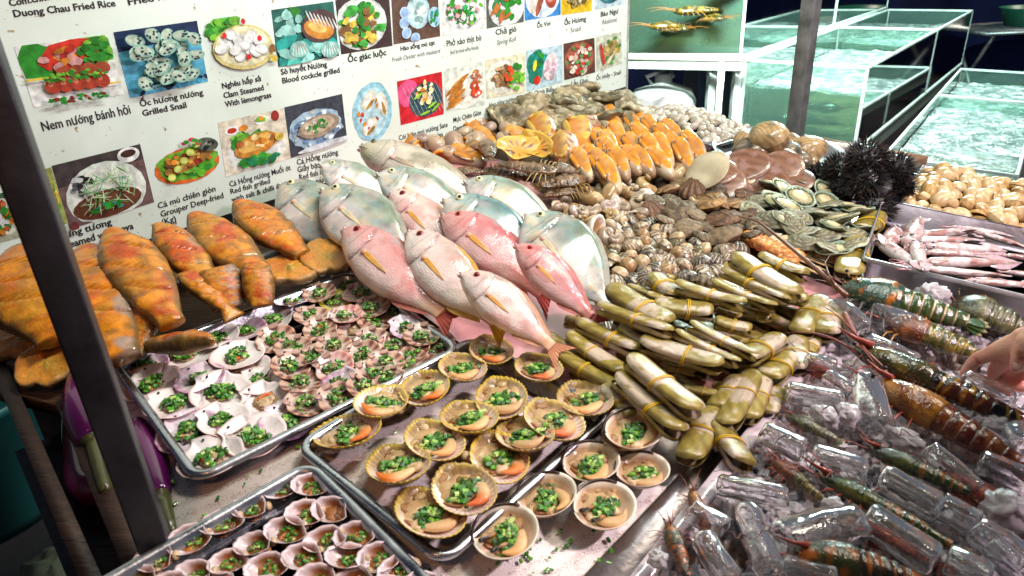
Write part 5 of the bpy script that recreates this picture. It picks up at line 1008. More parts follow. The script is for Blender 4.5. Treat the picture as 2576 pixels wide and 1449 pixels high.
rz = [(455, 300, 830, 510, 120, 0, .035), (385, 390, 840, 580, 95, 1, .05), (720, 395, 1090, 440, 105, 1, .035), (260, 510, 660, 680, 115, 1, .02), (640, 610, 1150, 770, 112, 2, .035), (580, 720, 1000, 1050, 125, 2, .035), (510, 830, 900, 1170, 125, 2, .015), (130, 690, 560, 910, 95, 4, -.002), (205, 580, 550, 800, 78, 3, .012),
 (850, 265, 1285, 405, 80, 3, .05), (720, 230, 890, 360, 110, 0, .03), (1205, 110, 1600, 340, 112, 0, .055), (1350, 115, 1660, 225, 105, 4, .04), (1130, 180, 1550, 385, 72, 1, .05), (1070, 250, 1470, 420, 62, 3, .045), (935, 515, 1360, 700, 66, 3, .045), (1090, 495, 1320, 550, 88, 0, .025), (850, 560, 1250, 750, 62, 3, .04), (1240, 730, 1490, 600, 110, 0, .02), (1250, 420, 1440, 470, 55, 4, .02),
 (920, 1340, 1090, 1030, 110, 0, -.002), (1110, 1110, 1280, 1380, 120, 1, -.002), (1150, 1140, 1330, 810, 92, 3, .01), (1290, 1090, 1380, 810, 92, 0, .004), (1090, 1020, 1230, 840, 82, 0, .004), (1410, 1060, 1460, 900, 72, 2, -.004), (1390, 850, 1540, 710, 110, 1, .008), (1575, 800, 1600, 590, 80, 2, .0), (1600, 570, 1740, 360, 92, 1, .01), (1760, 590, 1775, 385, 98, 2, .01), (1640, 690, 1690, 600, 66, 3, -.006), (430, 890, 620, 1070, 92, 2, -.004), (185, 490, 320, 510, 80, 4, .0),
 (760, 760, 980, 800, 50, 4, .012), (900, 880, 1125, 940, 45, 4, .0), (1430, 320, 1660, 370, 85, 4, .02), (560, 285, 900, 375, 52, 1, .018), (680, 325, 860, 370, 46, 1, .03), (1100, 430, 1260, 475, 52, 3, .02)]
rp = [((a+c)/2, (b+d)/2) for a, b, c, d, *_ in rz]
rl = rowlabels(rp, 7, [('olive', 'white-patched', 'mostly white', 'narrow striped', 'plain green-olive')[q]+' razor clam with yellow band' for *_, q, h in rz], 'of razor clams')
def place_razor(a, b, wpx, q, h, lab, band=True):
    A, B = U(*a, h+.01), U(*b, h+.01); L_ = np.linalg.norm(B-A); e = empty('razor_clam', lab, 'razor clam', 'razor clams tied with yellow bands')
    W_ = wpx/K['C4'][2]/1.49068; rng = np.linalg.norm((A+B)/2-CAM); wm = W_/F*rng*1.66; sy = wm/.236
    e.matrix_world = frame((A+B)/2, nz(B-A), scale=(L_, sy, sy*.95), roll=rr(-.55, -.1), pitch=rr(-.06, .06))
    obj('shell', RZ[q], e)
    if band: o = obj('rubber_band', BAND, e); o.location = (rr(-.08, .12), 0, 0); o.scale = (sy/L_*1.0 if L_ else 1, 1, 1)
    return e
for i, (a, b, c, d, w, q, h) in enumerate(rz): place_razor(k('C4', a, b), k('C4', c, d), w, q, h, rl[i])
# darker razor clams buried under the top layer
fr = fill([(1380, 880), (1440, 840), (1560, 720), (1700, 650), (1900, 680), (2000, 760), (1990, 860), (1880, 1000), (1780, 1080), (1640, 1000), (1480, 960)], 36, .046, 9)
frl = rowlabels(fr, 5, 'buried olive razor clam', 'beneath the top razor clams')
for i, c in enumerate(fr):
    place_razor((c[0]-60, c[1]-28), (c[0]+62, c[1]+30), 88, (0, 4, 3)[i % 3], -.018, frl[i], band=False)
# a few more on the far side
for i, (a, b, q, lb) in enumerate([((2165, 590), (2200, 548), 4, 'yellow-green razor clam leaning behind the abalones'), ((2130, 700), (2160, 600), 1, 'banded razor clam standing against the squid tray wall')]): place_razor(a, b, 95, q, .01, lb)
# ---- clams and patterned snails in the right-hand tray
T = tray('steel_tray', .62, .30, 'deep steel tray of cream clams and spotted snails beside the low tank', r=.01, depth=.045, rim=.006, mat='dullsteel')
cA, cB, cC = U(2262, 510, .04), U(2576, 582, .04), U(2340, 429, .04); ax = nz(cB-cA); ay = np.cross(NW, ax); T.matrix_world = frame(cA+ax*.31+ay*.15, ax)
CRM = [bivalve(61+i, 0, .32, 1, .72, c1, c2, rings=5, n=22, m=8, gape=gp) for i, (c1, c2, gp) in enumerate([((.72, .60, .40), (.66, .52, .32), 0), ((.66, .54, .36), (.52, .36, .16), .05), ((.50, .33, .12), (.60, .46, .24), .2)])]
SPT = snail(71, 3.5, .62, .95, col=lambda t, a: mixc((.58, .46, .28), (.14, .07, .03), sm(math.sin(t*90)*math.sin(a*4), .0, .4)), lip=(.6, .5, .3), inner=(.3, .15, .05), m=60)
for i in range(22):
    for j in range(10):
        x, y = .02+i*.0262+rr(-.009, .009), .02+j*.0285+rr(-.009, .009)
        if y > .28 or x > .59: continue
        sp_ = x > .30+.4*(y)-.0 and RN.random() < .8
        hh = -.022+.028*min(1, y/.05, (.3-y)/.05)*min(1, x/.05)+rr(0, .01)
        o = obj('spotted_snail' if sp_ else 'cream_clam', SPT if sp_ else CRM[(0, 0, 0, 1, 1, 2)[RN.randrange(6)]])
        o.matrix_world = frame(cA+ax*x+ay*y+NW*hh, ax*math.cos(i*3+j)+ay*math.sin(i*3+j), scale=rr(.036, .05) if not sp_ else rr(.034, .042), roll=rr(-.9, .9), pitch=rr(-.9, .9))
        tag(o, 'spotted snail heaped in the deep steel tray by the tank' if sp_ else 'cream clam heaped in the deep steel tray by the tank', 'sea snail' if sp_ else 'clam', 'spotted snails in the deep tray' if sp_ else 'cream clams in the deep tray')
# ---- skewered shellfish meat
for i in range(13):
    t = i/12; a = k('C8', 1530+(1640-1530)*t+20*math.sin(i), 640-70*t); b = k('C8', 2040+170*t, 850+20-100*t+12*math.sin(i*2)); A, B = U(*a, .004+.008*(i % 3)), U(*b, .002); d = B-A
    e = empty('meat_skewer', '%s skewer of %s clam meat, counted from the razor clams' % (ORD[i+1], 'orange' if i < 7 else 'cream'), 'skewer', 'skewers of clam meat'); e.location = A; g = G(); q = random.Random(i)
    c = (.74, .42, .18) if i < 7 else (.66, .54, .36)
    for j in range(9):
        f_ = (j+.5)/12.5; g.ell(d*f_+np.array([q.uniform(-.003, .003), q.uniform(-.003, .003), q.uniform(-.002, .004)]), (.014, .0105, .0085), np.array(c)*q.uniform(.85, 1.1), n=10, m=7, amp=.35, ns=2, seed=i*9+j)
    g.build('meat', 'meat', e); g = G(); g.tube([d*.02, d*1.03], .0016, (.58, .42, .20), n=5); g.build('stick', 'wood', e)
# ================================================================ FISH
def sinterp(x, pts, s=5):
    xs, ys = zip(*pts); y = np.interp(x, xs, ys); kk = np.ones(s)/s; yp = np.pad(y, s//2, mode='edge'); return np.convolve(yp, kk, 'valid')
SHAPE = {
 'snapper': dict(top=[(0, .0), (.03, .045), (.1, .108), (.18, .145), (.3, .175), (.45, .165), (.6, .12), (.72, .07), (.8, .045), (.86, .045)], bot=[(0, -.01), (.03, -.035), (.1, -.078), (.2, -.115), (.33, -.14), (.48, -.13), (.6, -.10), (.72, -.055), (.8, -.04), (.86, -.04)],
    th=[(0, .015), (.05, .055), (.2, .095), (.38, .10), (.55, .078), (.72, .035), (.86, .014)], eye=(.125, .048, .024), gill=.27, mouth=(.085, -.035), pec=(.29, -.02, .20)),
 'trevally': dict(top=[(0, .0), (.02, .05), (.08, .125), (.16, .185), (.3, .24), (.45, .23), (.6, .17), (.72, .09), (.8, .035), (.86, .03)], bot=[(0, -.01), (.03, -.035), (.1, -.11), (.2, -.19), (.33, -.23), (.48, -.22), (.6, -.16), (.72, -.08), (.8, -.03), (.86, -.025)],
    th=[(0, .012), (.06, .045), (.2, .075), (.4, .08), (.6, .05), (.75, .022), (.86, .012)], eye=(.105, .065, .028), gill=.25, mouth=(.055, -.03), pec=(.27, -.03, .20)),
 'grouper': dict(top=[(0, .0), (.03, .05), (.1, .10), (.2, .14), (.35, .165), (.5, .16), (.65, .12), (.76, .08), (.86, .07)], bot=[(0, -.02), (.03, -.05), (.1, -.09), (.2, -.12), (.35, -.14), (.5, -.135), (.65, -.10), (.76, -.07), (.86, -.06)],
    th=[(0, .02), (.05, .065), (.2, .11), (.4, .12), (.6, .09), (.75, .05), (.86, .02)], eye=(.09, .045, .018), gill=.27, mouth=(.09, -.03), pec=(.28, -.03, .16))}
def fishcol(kind, T, Y, nn, n2):
    """T along body, Y -1 belly..1 back"""
    if kind.startswith('pink') or kind == 'red':
        back, mid, bel = {'pink': ((.40, .20, .20), (.72, .43, .42), (.86, .70, .67)), 'pinkwhite': ((.44, .32, .27), (.78, .64, .60), (.90, .82, .78)), 'red': ((.45, .13, .14), (.66, .33, .33), (.80, .57, .56))}[kind]
        c = mixc(mixc(bel, mid, sm(Y, -.7, .15)), back, sm(Y, .1, .95)); c = mixc(c, (.70, .24, .22), sm(nn, .05, .35)*.45); c = mixc(c, (.76, .62, .58), sm(n2, .15, .5)*.3)
        c = mixc(c, (.60, .22, .20) if kind != 'pinkwhite' else (.7, .5, .45), sm(.3-T, 0, .2)*sm(Y, -.2, .4)*.7); c = mixc(c, (.74, .40, .14) if kind != 'red' else (.6, .15, .12), sm(T, .66, .86)*.55)
        return mixc(c, (.22, .20, .20), sm(n2, .22, .4)*sm(Y, .35, .9)*.5)
    if kind.startswith('silver'):
        bl = .5 if kind == 'silverblue' else 0
        c = mixc((.78, .76, .72), (.46, .50, .45), sm(Y, -.25, .4)); c = mixc(c, mixc((.27, .33, .25), (.08, .17, .20), bl), sm(Y, .25, .85)); c = mixc(c, (.70, .56, .36), sm(nn, .05, .3)*.6*sm(.7-np.abs(Y), 0, .5))
        c = mixc(c, (.30, .50, .52), sm(n2, .05, .35)*.45); c = mixc(c, (.70, .54, .54), sm(-nn, .1, .35)*.4); return mixc(c, (.20, .36, .40), bl*sm(Y, -.3, .5)*.55)
    c = mixc((.66, .60, .52), (.44, .40, .32), sm(Y, -.2, .8)); c = mixc(c, (.26, .24, .16), sm(nn, .05, .35)*.6); return mixc(c, (.50, .46, .28), sm(.25-T, 0, .2)*.6)
def make_fish(kind, shape, head, tail, h, label, H=1.0, roll=0, bend=0, seed=0, pitch=0, tailc=None, pecc=(.76, .42, .06), eyec=(.35, .02, .02), cat='fish', up=None, lift=None, slits=0, group=None):
    S = SHAPE[shape]; nx, nr = 84, 40; x = np.linspace(0, .86, nx)
    tp, bt, th = sinterp(x, S['top'])*H, sinterp(x, S['bot'])*H, sinterp(x, S['th'])*.95; f0 = np.sqrt(np.clip(x/.035, 0, 1)); tp = tp*f0; bt = bt*f0; th = th*np.sqrt(np.clip(x/.02, 0.05, 1))
    a = np.arange(nr)/nr*2*pi; mid, hf = (tp+bt)/2, (tp-bt)/2; X = np.repeat(x[:, None], nr, 1); ca, sa = np.cos(a), np.sin(a)
    Y = mid[:, None]+hf[:, None]*sa; Zz = th[:, None]*np.sign(ca)*np.abs(ca)**.8; Yn = np.repeat(sa[None, :], nx, 0)
    # head plates: the gill cover stands a little proud of the body, the cheek a little less
    gx = S['gill']-.06*(Yn+.15)**2-.01; prof = sm(gx-X, -.004, .006); Zz = Zz+np.sign(ca)*(np.abs(ca)**.5)*(prof*.011*sm(X, .05, .2)-.004*sm(.012-np.abs(X-gx-.004), 0, .01))
    g2 = S['gill']*.70-.05*Yn**2; Zz = Zz-np.sign(ca)*.0035*sm(.010-np.abs(X-g2), 0, .008)*(np.abs(Yn) < .75)
    P = np.stack([X, Y+bend*(X-.4)**2, Zz], -1); nn = fbm(P*np.array([1, 1.6, 1]), 5, (seed*3.1, 0, 0), 4); n2 = fbm(P*np.array([1, 2, 1]), 13, (0, seed*2.3, 0), 4)
    C_ = fishcol(kind, X, Yn, nn, n2); P[..., 2] += .003*nn
    C_ = mixc(C_, C_*.35, sm(.007-np.abs(X-gx-.004), 0, .005)*(np.abs(Yn) < .85)*.9); C_ = mixc(C_, C_*.6, sm(.006-np.abs(X-g2), 0, .005)*(np.abs(Yn) < .7)*.7)
    if 'silver' in kind: C_ = mixc(C_, (.05, .08, .10), sm(.022-np.hypot(X-gx-.01, (Y-.06)*.8), 0, .02)*.8)
    if 'silver' in kind: C_ = mixc(C_, C_*.55, sm(.004-np.abs(Y-(.05*H+.35*(X-.55)**2*-1+.03)), 0, .003)*sm(X, .3, .4)*.5)
    e = empty('whole_fish', label, cat, group); A_ = U(*head, h+(.06 if lift is None else lift)); d = U(*tail, h*.5)-A_; L_ = np.linalg.norm(d); upv = NW-NW.dot(nz(d))*nz(d)
    e.matrix_world = frame(A_, nz(d), up=nz(upv), scale=L_, roll=roll, pitch=pitch)
    yb = lambda X_: bend*(X_-.4)**2
    g = G(); g.loft(P, C_); g.build('body', 'silver' if 'silver' in kind else 'fish', e)
    def zt(px_, py_):
        i = np.argmin(abs(x-px_)); v = (py_-mid[i])/max(hf[i], 1e-4); v = max(-.98, min(.98, v)); return th[i]*(1-v*v)**.4+(.010 if px_ < S['gill'] else 0)
    # tail
    tc = tailc or ((.74, .34, .10) if 'pink' in kind else (.60, .16, .14) if kind == 'red' else (.42, .44, .38) if 'silver' in kind else (.4, .34, .26))
    g = G(); u = np.linspace(0, 1, 12); v = np.linspace(-1, 1, 25)
    Pt = np.array([[(.84+.16*uu*(1-.30*(1-abs(vv))*uu)*(.75+.25*abs(vv)), vv*(.035+.075*uu)*H+yb(.84+.16*uu), .004*math.cos(vv*50)*uu+.001) for vv in v] for uu in u]); 
    g.grid(Pt, mixc(tc, np.array(tc)*.6, .5+.5*np.cos(np.repeat(v[None, :], 12, 0)*50))); Pb = Pt-np.array([0, 0, .005]); g.grid(Pb, tc, flip=True); g.build('tail_fin', 'fin', e)
    # back and belly fins
    for nm, prof_, s, x0, x1, hh in (('dorsal_fin', tp, 1, .28, .80, .022), ('anal_fin', bt, -1, .58, .78, .026)):
        xx = np.linspace(x0, x1, 40); b0 = np.interp(xx, x, prof_); q_ = np.sin(np.linspace(.35, 2.9, 40))**.6; g = G()
        top = np.array([[(xa+.02*r*(1), bb*.97+s*hh*qq*r+yb(xa), .003) for r in (0, .5, 1)] for xa, bb, qq in zip(xx, b0, q_)]); fc = mixc(tc, (.6, .5, .45), .3)
        g.grid(top, fc, flip=s < 0); g.grid(top-np.array([0, 0, .006]), fc, flip=s > 0); g.build(nm, 'fin', e)
    # side fin lying on the flank
    px_, py_, pl_ = S['pec']; g = G(); u = np.linspace(0, 1, 16); v = np.linspace(-1, 1, 11); dx, dy = 1.0, -.03; 
    Pp = np.array([[(px_+pl_*uu*dx-vv*w_*dy, py_+pl_*uu*dy+vv*w_*dx+yb(px_), zt(px_+pl_*uu*dx, py_+pl_*uu*dy+vv*w_*dx)+.003+.0008*math.cos(vv*22)) for vv in v] for uu in u for w_ in [.014*math.sin(pi*(uu*.85+.15)**.8)**.8+.001]])
    cc = mixc(pecc, mixc(pecc, (.80, .62, .45), .6), np.repeat(u[:, None], 11, 1)); g.grid(Pp, cc, flip=True); g.grid(Pp-np.array([0, 0, .004]), cc)
    g.ell((px_, py_+yb(px_), zt(px_, py_)+.002), (.018, .018, .008), mixc(pecc, (.72, .42, .38), .8), n=10, m=6); g.build('pectoral_fin', 'fin', e)
    # mouth
    mx_, my_ = S['mouth']; g = G(); t = np.linspace(0, 1, 12); mxs = .004+(mx_-.004)*t; mys = (-.006+(my_+.006)*t)*H-.006*np.sin(t*pi)
    g.tube(np.array([(p_, q_+yb(p_), zt(p_, q_)+.000) for p_, q_ in zip(mxs, mys)]), .0030*np.sin(np.linspace(.6, 2.9, 12))+.0006, (.16, .06, .05), n=6)
    g.ell((.004, .008+yb(0), .0), (.016, .012, .018), mixc((.74, .5, .46), (.66, .68, .64), 1.0 if 'silver' in kind else 0), n=10, m=6); g.ell((.010, -.020+yb(0), .0), (.020, .010, .016), mixc((.74, .5, .46), (.66, .68, .64), 1.0 if 'silver' in kind else 0), n=10, m=6); g.build('mouth', 'fish', e)
    ex_, ey_, er = S['eye']; z0 = zt(ex_, ey_*H)
    g = G(); g.ell((0, 0, 0), (er, er*.92, er*.42), None, n=20, m=10, cfn=lambda D: mixc(mixc(eyec, (.62, .60, .36) if 'silver' in kind else np.array(eyec)*.5, sm(D[..., 2], .5, .75)), eyec, 0.2)); eye = g.build('eye', 'nail', e); eye.location = (ex_, ey_*H+yb(ex_), z0-.004)
    g = G(); g.ell((0, 0, 0), (er*.45, er*.42, er*.15), (.012, .012, .014), n=14, m=7); pu = g.build('pupil', 'nail', eye); pu.location = (0, 0, er*.36)
    return e
PF = 'pink and red snappers'; SF = 'silver trevallies'
make_fish('grouper', 'grouper', (905, 372), (1250, 520), .05, 'large grey-brown fish against the menu board behind the silver ones', H=1.0, roll=.5, seed=1, pecc=(.45, .40, .32), eyec=(.2, .18, .1))
kw = dict(pecc=(.62, .60, .42), eyec=(.62, .60, .34))
make_fish('silver', 'trevally', (803, 415), (1040, 540), .060, 'silver trevally with its head nearest the menu board, at the back left', roll=.5, H=.92, seed=2, group=SF, **kw)
make_fish('silver', 'trevally', (702, 466), (925, 660), .025, 'leftmost silver trevally, lying half over the marinated fish tray', roll=.5, H=.92, seed=3, group=SF, **kw)
make_fish('silver', 'trevally', (808, 478), (1075, 690), .045, 'pale silver trevally beside the leftmost one, behind the first red snapper', roll=.5, H=.92, seed=4, group=SF, **kw)
make_fish('silver', 'trevally', (946, 438), (1235, 585), .060, 'silver trevally in front of the big grey-brown fish', roll=.5, H=.92, seed=5, group=SF, **kw)
make_fish('silver', 'trevally', (1166, 458), (1450, 610), .050, 'silver trevally at the back right beside the brown slipper lobsters', roll=.5, H=.92, seed=6, group=SF, **kw)
make_fish('silverblue', 'trevally', (1114, 503), (1420, 720), .052, 'darker blue-green trevally with open jaws behind the red snapper', roll=.5, H=.92, seed=7, group=SF, **kw)
make_fish('silver', 'trevally', (1320, 541), (1570, 815), .052, 'largest pearly trevally lying next to the blood cockles', roll=.5, H=1.0, seed=8, group=SF, **kw)
make_fish('pinkwhite', 'snapper', (982, 487), (1205, 700), .038, 'whitish pink snapper with a pointed snout between two silver trevallies', H=1.0, roll=.5, seed=9, group=PF)
make_fish('red', 'snapper', (1112, 542), (1410, 775), .036, 'deep red snapper in front of the blue-green trevally', H=1.04, roll=.5, seed=10, group=PF, eyec=(.6, .06, .04))
make_fish('pink', 'snapper', (860, 583), (1150, 835), .015, 'leftmost pink snapper with a fanned red tail beside the long tray', H=1.0, roll=.5, bend=.10, seed=11, group=PF, tailc=(.62, .17, .13))
make_fish('pinkwhite', 'snapper', (1017, 592), (1275, 862), .030, 'pale pink snapper with a yellow tail, second from the long tray', H=1.04, roll=.5, bend=.18, seed=12, group=PF, tailc=(.74, .46, .03), eyec=(.4, .03, .02))
make_fish('red', 'snapper', (1296, 617), (1520, 830), .052, 'rosy snapper with a big red eye beside the largest pearly trevally', H=1.04, roll=.5, seed=14, group=PF, eyec=(.62, .01, .02))
make_fish('pinkwhite', 'snapper', (1157, 688), (1428, 905), .042, 'front snapper, pale pink, with an open orange mouth', H=1.04, roll=.5, seed=13, group=PF, tailc=(.7, .35, .2))

# ---------------------------------------------------------------- orange marinated fish
def ocol(P, s):
    n1 = fbm(P*np.array([1, .6, 1]), 6, (s, 0, 0), 5); n2 = fbm(P, 14, (0, s, 0), 5); n3 = fbm(P, 3, (5, 5, s), 3)
    c = mixc((.44, .10, .004), (.58, .22, .008), np.clip(.5+1.5*n1, 0, 1)); c = mixc(c, (.24, .11, .012), sm(n2, .05, .35)*.7); c = mixc(c, (.42, .05, .006), sm(n3, .02, .28)*.8); c = mixc(c, (.52, .27, .02), sm(-n1, .08, .4)*.65); return c
def marinated(head, tail, wpx, h, label, H=1, seed=0, roll=0, skin=-.3, slits=3, thick=.11, bend=0, prof=None, group='orange marinated fish'):
    x = np.linspace(0, 1, 130); nr = 36; prof = prof or [(0, .0), (.03, .22), (.12, .52), (.28, .9), (.45, 1), (.62, .92), (.8, .66), (.93, .45), (1, .40)]
    w = sinterp(x, prof)*.5; A, B = U(*head, h+.05), U(*tail, h); L_ = np.linalg.norm(B-A); wm = wpx/F*np.linalg.norm((A+B)/2-CAM)*1.1
    a = np.arange(nr)/nr*2*pi; r_ = wm/L_; X = np.repeat(x[:, None], nr, 1); ca, sa = np.cos(a), np.sin(a); Y = w[:, None]*r_*sa; th = sinterp(x, [(0, .02), (.05, .5), (.3, 1), (.6, .85), (.95, .5), (1, .4)])*thick*.78
    Zz = th[:, None]*np.sign(ca)*np.abs(ca)**.7; P = np.stack([X, Y, Zz], -1); n_ = fbm(P, 7, (seed, 0, 0), 4); P[..., 2] += .009*n_*np.sign(ca); P[..., 1] *= (1+.05*n_)
    C_ = ocol(P, seed*3.3); C_ = mixc(C_, (.26, .24, .22), sm(fbm(P, 9, (seed, 9, 0), 5)*1.2+.9*sa-.85+.5*max(0, skin), .0, .3)*max(0, min(1, skin*2))*.75)
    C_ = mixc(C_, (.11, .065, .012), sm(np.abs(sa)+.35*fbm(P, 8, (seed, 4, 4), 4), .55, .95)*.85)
    for q in range(slits):
        sx = .3+.6*q/slits; dd = np.abs(X-sx-.03*math.sin(q*5+seed)-(.24+.06*math.sin(q*3+seed))*Y/(r_*.5)*.5-.02*np.sin(Y/r_*6+q)); mk = sm(.009-dd, 0, .006)*sm(fbm(P, 4, (q, seed, 3), 2), -.9, -.5)*(ca > .1)*sm(.72-np.abs(sa), 0, .1); P[..., 2] -= .018*mk; C_ = mixc(C_, (.14, .035, .006), mk*.75)
    P[..., 1] += bend*(X-.5)**2
    e = empty('marinated_fish', label, 'fish', group); upv = NW-NW.dot(nz(B-A))*nz(B-A); e.matrix_world = frame(A, nz(B-A), up=nz(upv), scale=L_, roll=roll)
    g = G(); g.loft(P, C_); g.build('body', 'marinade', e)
    return e
marinated((45, 620), (150, 850), 190, .03, 'biggest orange marinated fish half hidden behind the dark post at the far left', seed=1, slits=3, roll=.15, thick=.16)
marinated((215, 620), (310, 900), 150, .03, 'orange marinated fish with grey skin edge just right of the dark post', seed=2, slits=3, roll=.1, skin=.8, thick=.14)
marinated((275, 575), (435, 815), 118, .055, 'long red-orange marinated fish leaning on the grouper caption', seed=3, slits=3, skin=.0, thick=.11)
marinated((390, 562), (540, 720), 84, .05, 'narrow orange marinated fish with a dark green back, third in the row', seed=4, slits=3, skin=.3, thick=.13)
marinated((478, 537), (670, 710), 108, .045, 'scaly yellow-orange marinated fish in the centre of the back row', seed=5, slits=3, skin=-.2, thick=.12)
marinated((590, 505), (760, 640), 104, .04, 'orange marinated fish nearest the silver fish, end of the back row', seed=6, slits=3, skin=-.2, thick=.12)
marinated((470, 680), (590, 800), 62, .02, 'orange tail chunk with a dark cut lying before the centre fish', seed=7, slits=2, prof=[(0, .9), (.3, 1), (.6, .7), (.8, .4), (1, .8)], thick=.12, group='orange fish chunks')
marinated((540, 862-6), (352, 870), 66, .015, 'dark orange fish lying along the rim of the long tray', seed=8, slits=3, skin=.3, thick=.14, roll=.3)
marinated((395, 735), (330, 895), 78, .02, 'yellow tail piece with split skin beside the long tray corner', seed=9, slits=2, skin=.1, prof=[(0, .8), (.3, 1), (.7, .7), (1, .6)], thick=.16, group='orange fish chunks')
marinated((640, 658), (660, 770), 66, .025, 'upright yellow fish head chunk with a wrinkled pale fin', seed=10, slits=1, skin=.0, prof=[(0, .7), (.2, .95), (.6, 1), (1, .7)], thick=.28, group='orange fish chunks')
marinated((545, 672), (580, 775), 84, .02, 'grey-brown cut chunk left of the yellow head chunk', seed=11, slits=0, skin=1.1, prof=[(0, .85), (.2, 1), (.7, 1), (1, .8)], thick=.3, group='orange fish chunks')
marinated((250, 790), (300, 905), 90, .0, 'grey-finned belly piece at the corner behind the dark post', seed=12, slits=3, skin=1.0, thick=.2, group='orange fish chunks')
def steak(c, rx, ry, rot, h, label, seed, tilt=0):
    g = G(); n = 48; th = np.arange(n)/n*2*pi; rad = 1+.10*np.array([mn.noise(Vector((math.cos(a)*1.4, math.sin(a)*1.4, seed*2.1))) for a in th])-.22*np.exp(-((th-4.6)/.25)**2)
    rs = [(0.01, 1), (.25, 1), (.5, 1), (.75, 1.0), (.93, .96), (1, .7), (1.01, .2), (1.0, -.6), (.8, -1), (.01, -1)]
    P = np.array([[(rad[i]*r*math.cos(th[i]), rad[i]*r*math.sin(th[i]), z*.16) for i in range(n)] for r, z in rs]); nn = fbm(P, 2.6, (seed, 0, 0), 4); P[..., 2] += .07*nn
    C_ = ocol(P*.3, seed*1.7); C_ = mixc(C_, (.62, .34, .06), .35); d0 = np.hypot(P[..., 0]-.1, P[..., 1]+.1); P[..., 2] += .10*sm(.2-d0, 0, .15); C_ = mixc(C_, (.40, .26, .04), sm(.24-d0, 0, .1)); C_ = mixc(C_, (.22, .15, .06), np.repeat(np.array([0, 0, 0, 0, .2, .8, 1, 1, 1, 1])[:, None], n, 1))
    g.grid(P, C_, wv=True); o = g.build('fish_steak', 'marinade'); A = U(*c, h); s = np.linalg.norm(A-CAM)/F
    o.matrix_world = frame(A, (math.cos(rot), math.sin(rot), 0), scale=(rx*s, ry*s*1.35, rx*s), roll=tilt); tag(o, label, 'fish steak', 'orange fish steaks')
steak((820, 648), 60, 50, .4, .028, 'round orange fish steak with its bone showing, next to the first snapper', 1, .18)
steak((727, 680), 70, 46, .2, .022, 'flat heart-shaped orange fish steak by the long tray rim', 2, .1)
steak((120, 915), 62, 46, .1, -.01, 'round cut orange fish chunk hanging over the wooden edge left of the post', 3, .3)
steak((60, 850), 80, 50, .1, -.02, 'orange fish slice at the left border below the biggest marinated fish', 5, .3)
# ---------------------------------------------------------------- eggplants
def eggplant(pts, rad, label, h=0, calyx=True, curl=False):
    W = [U(x, y, h_) for x, y, h_ in pts]; W = np.array(W); c0 = W[0].copy(); t = np.linspace(0, 1, len(W)); T_ = np.linspace(0, 1, 40); P = np.stack([np.interp(T_, t, W[:, i]) for i in range(3)], 1)
    for _ in range(6): P[1:-1] = (P[:-2]+P[1:-1]*2+P[2:])/4
    r = rad*np.clip(np.sin(np.linspace(.10, pi-.35, 40))**.35, .1, 1); e = empty('eggplant', label, 'eggplant', 'purple eggplants by the dark post'); e.location = c0
    g = G(); g.tube(P-c0, r, mixc((.085, .008, .075), (.17, .025, .15), .5+.5*np.sin(T_*5)), n=20); g.build('body', 'eggplant', e)
    g = G(); q = P[-1]-c0; d = nz(P[-1]-P[-4])
    if curl: tt = np.linspace(0, 1, 14); st = q+np.outer(tt, d)*.02+np.outer(np.sin(tt*2.4), U(372, 1285, h)-U(330, 1150, h))*.9
    else: st = np.array([q-d*.004, q+d*.02, q+d*.05, q+d*.07])
    g.tube(st, np.linspace(.012, .006, len(st)), (.08, .085, .03), n=8); g.tube([q-d*.03, q-d*.008, q+d*.010], [rad*.62, rad*.72, rad*.3], (.06, .07, .025), n=14); g.build('calyx', 'leg', e)
eggplant([(205, 935, -.03), (215, 1030, -.03), (235, 1110, -.03)], .030, 'upper purple eggplant showing its green calyx behind the dark post', curl=True)
eggplant([(345, 1060, -.03), (375, 1140, -.03), (405, 1245, -.03)], .019, 'slim purple eggplant squeezed between the dark post and the long tray')
eggplant([(300, 1130, -.075), (330, 1200, -.075), (215, 1235, -.08), (190, 1040, -.08)], .026, 'lower shiny purple eggplant curving below the stalk')
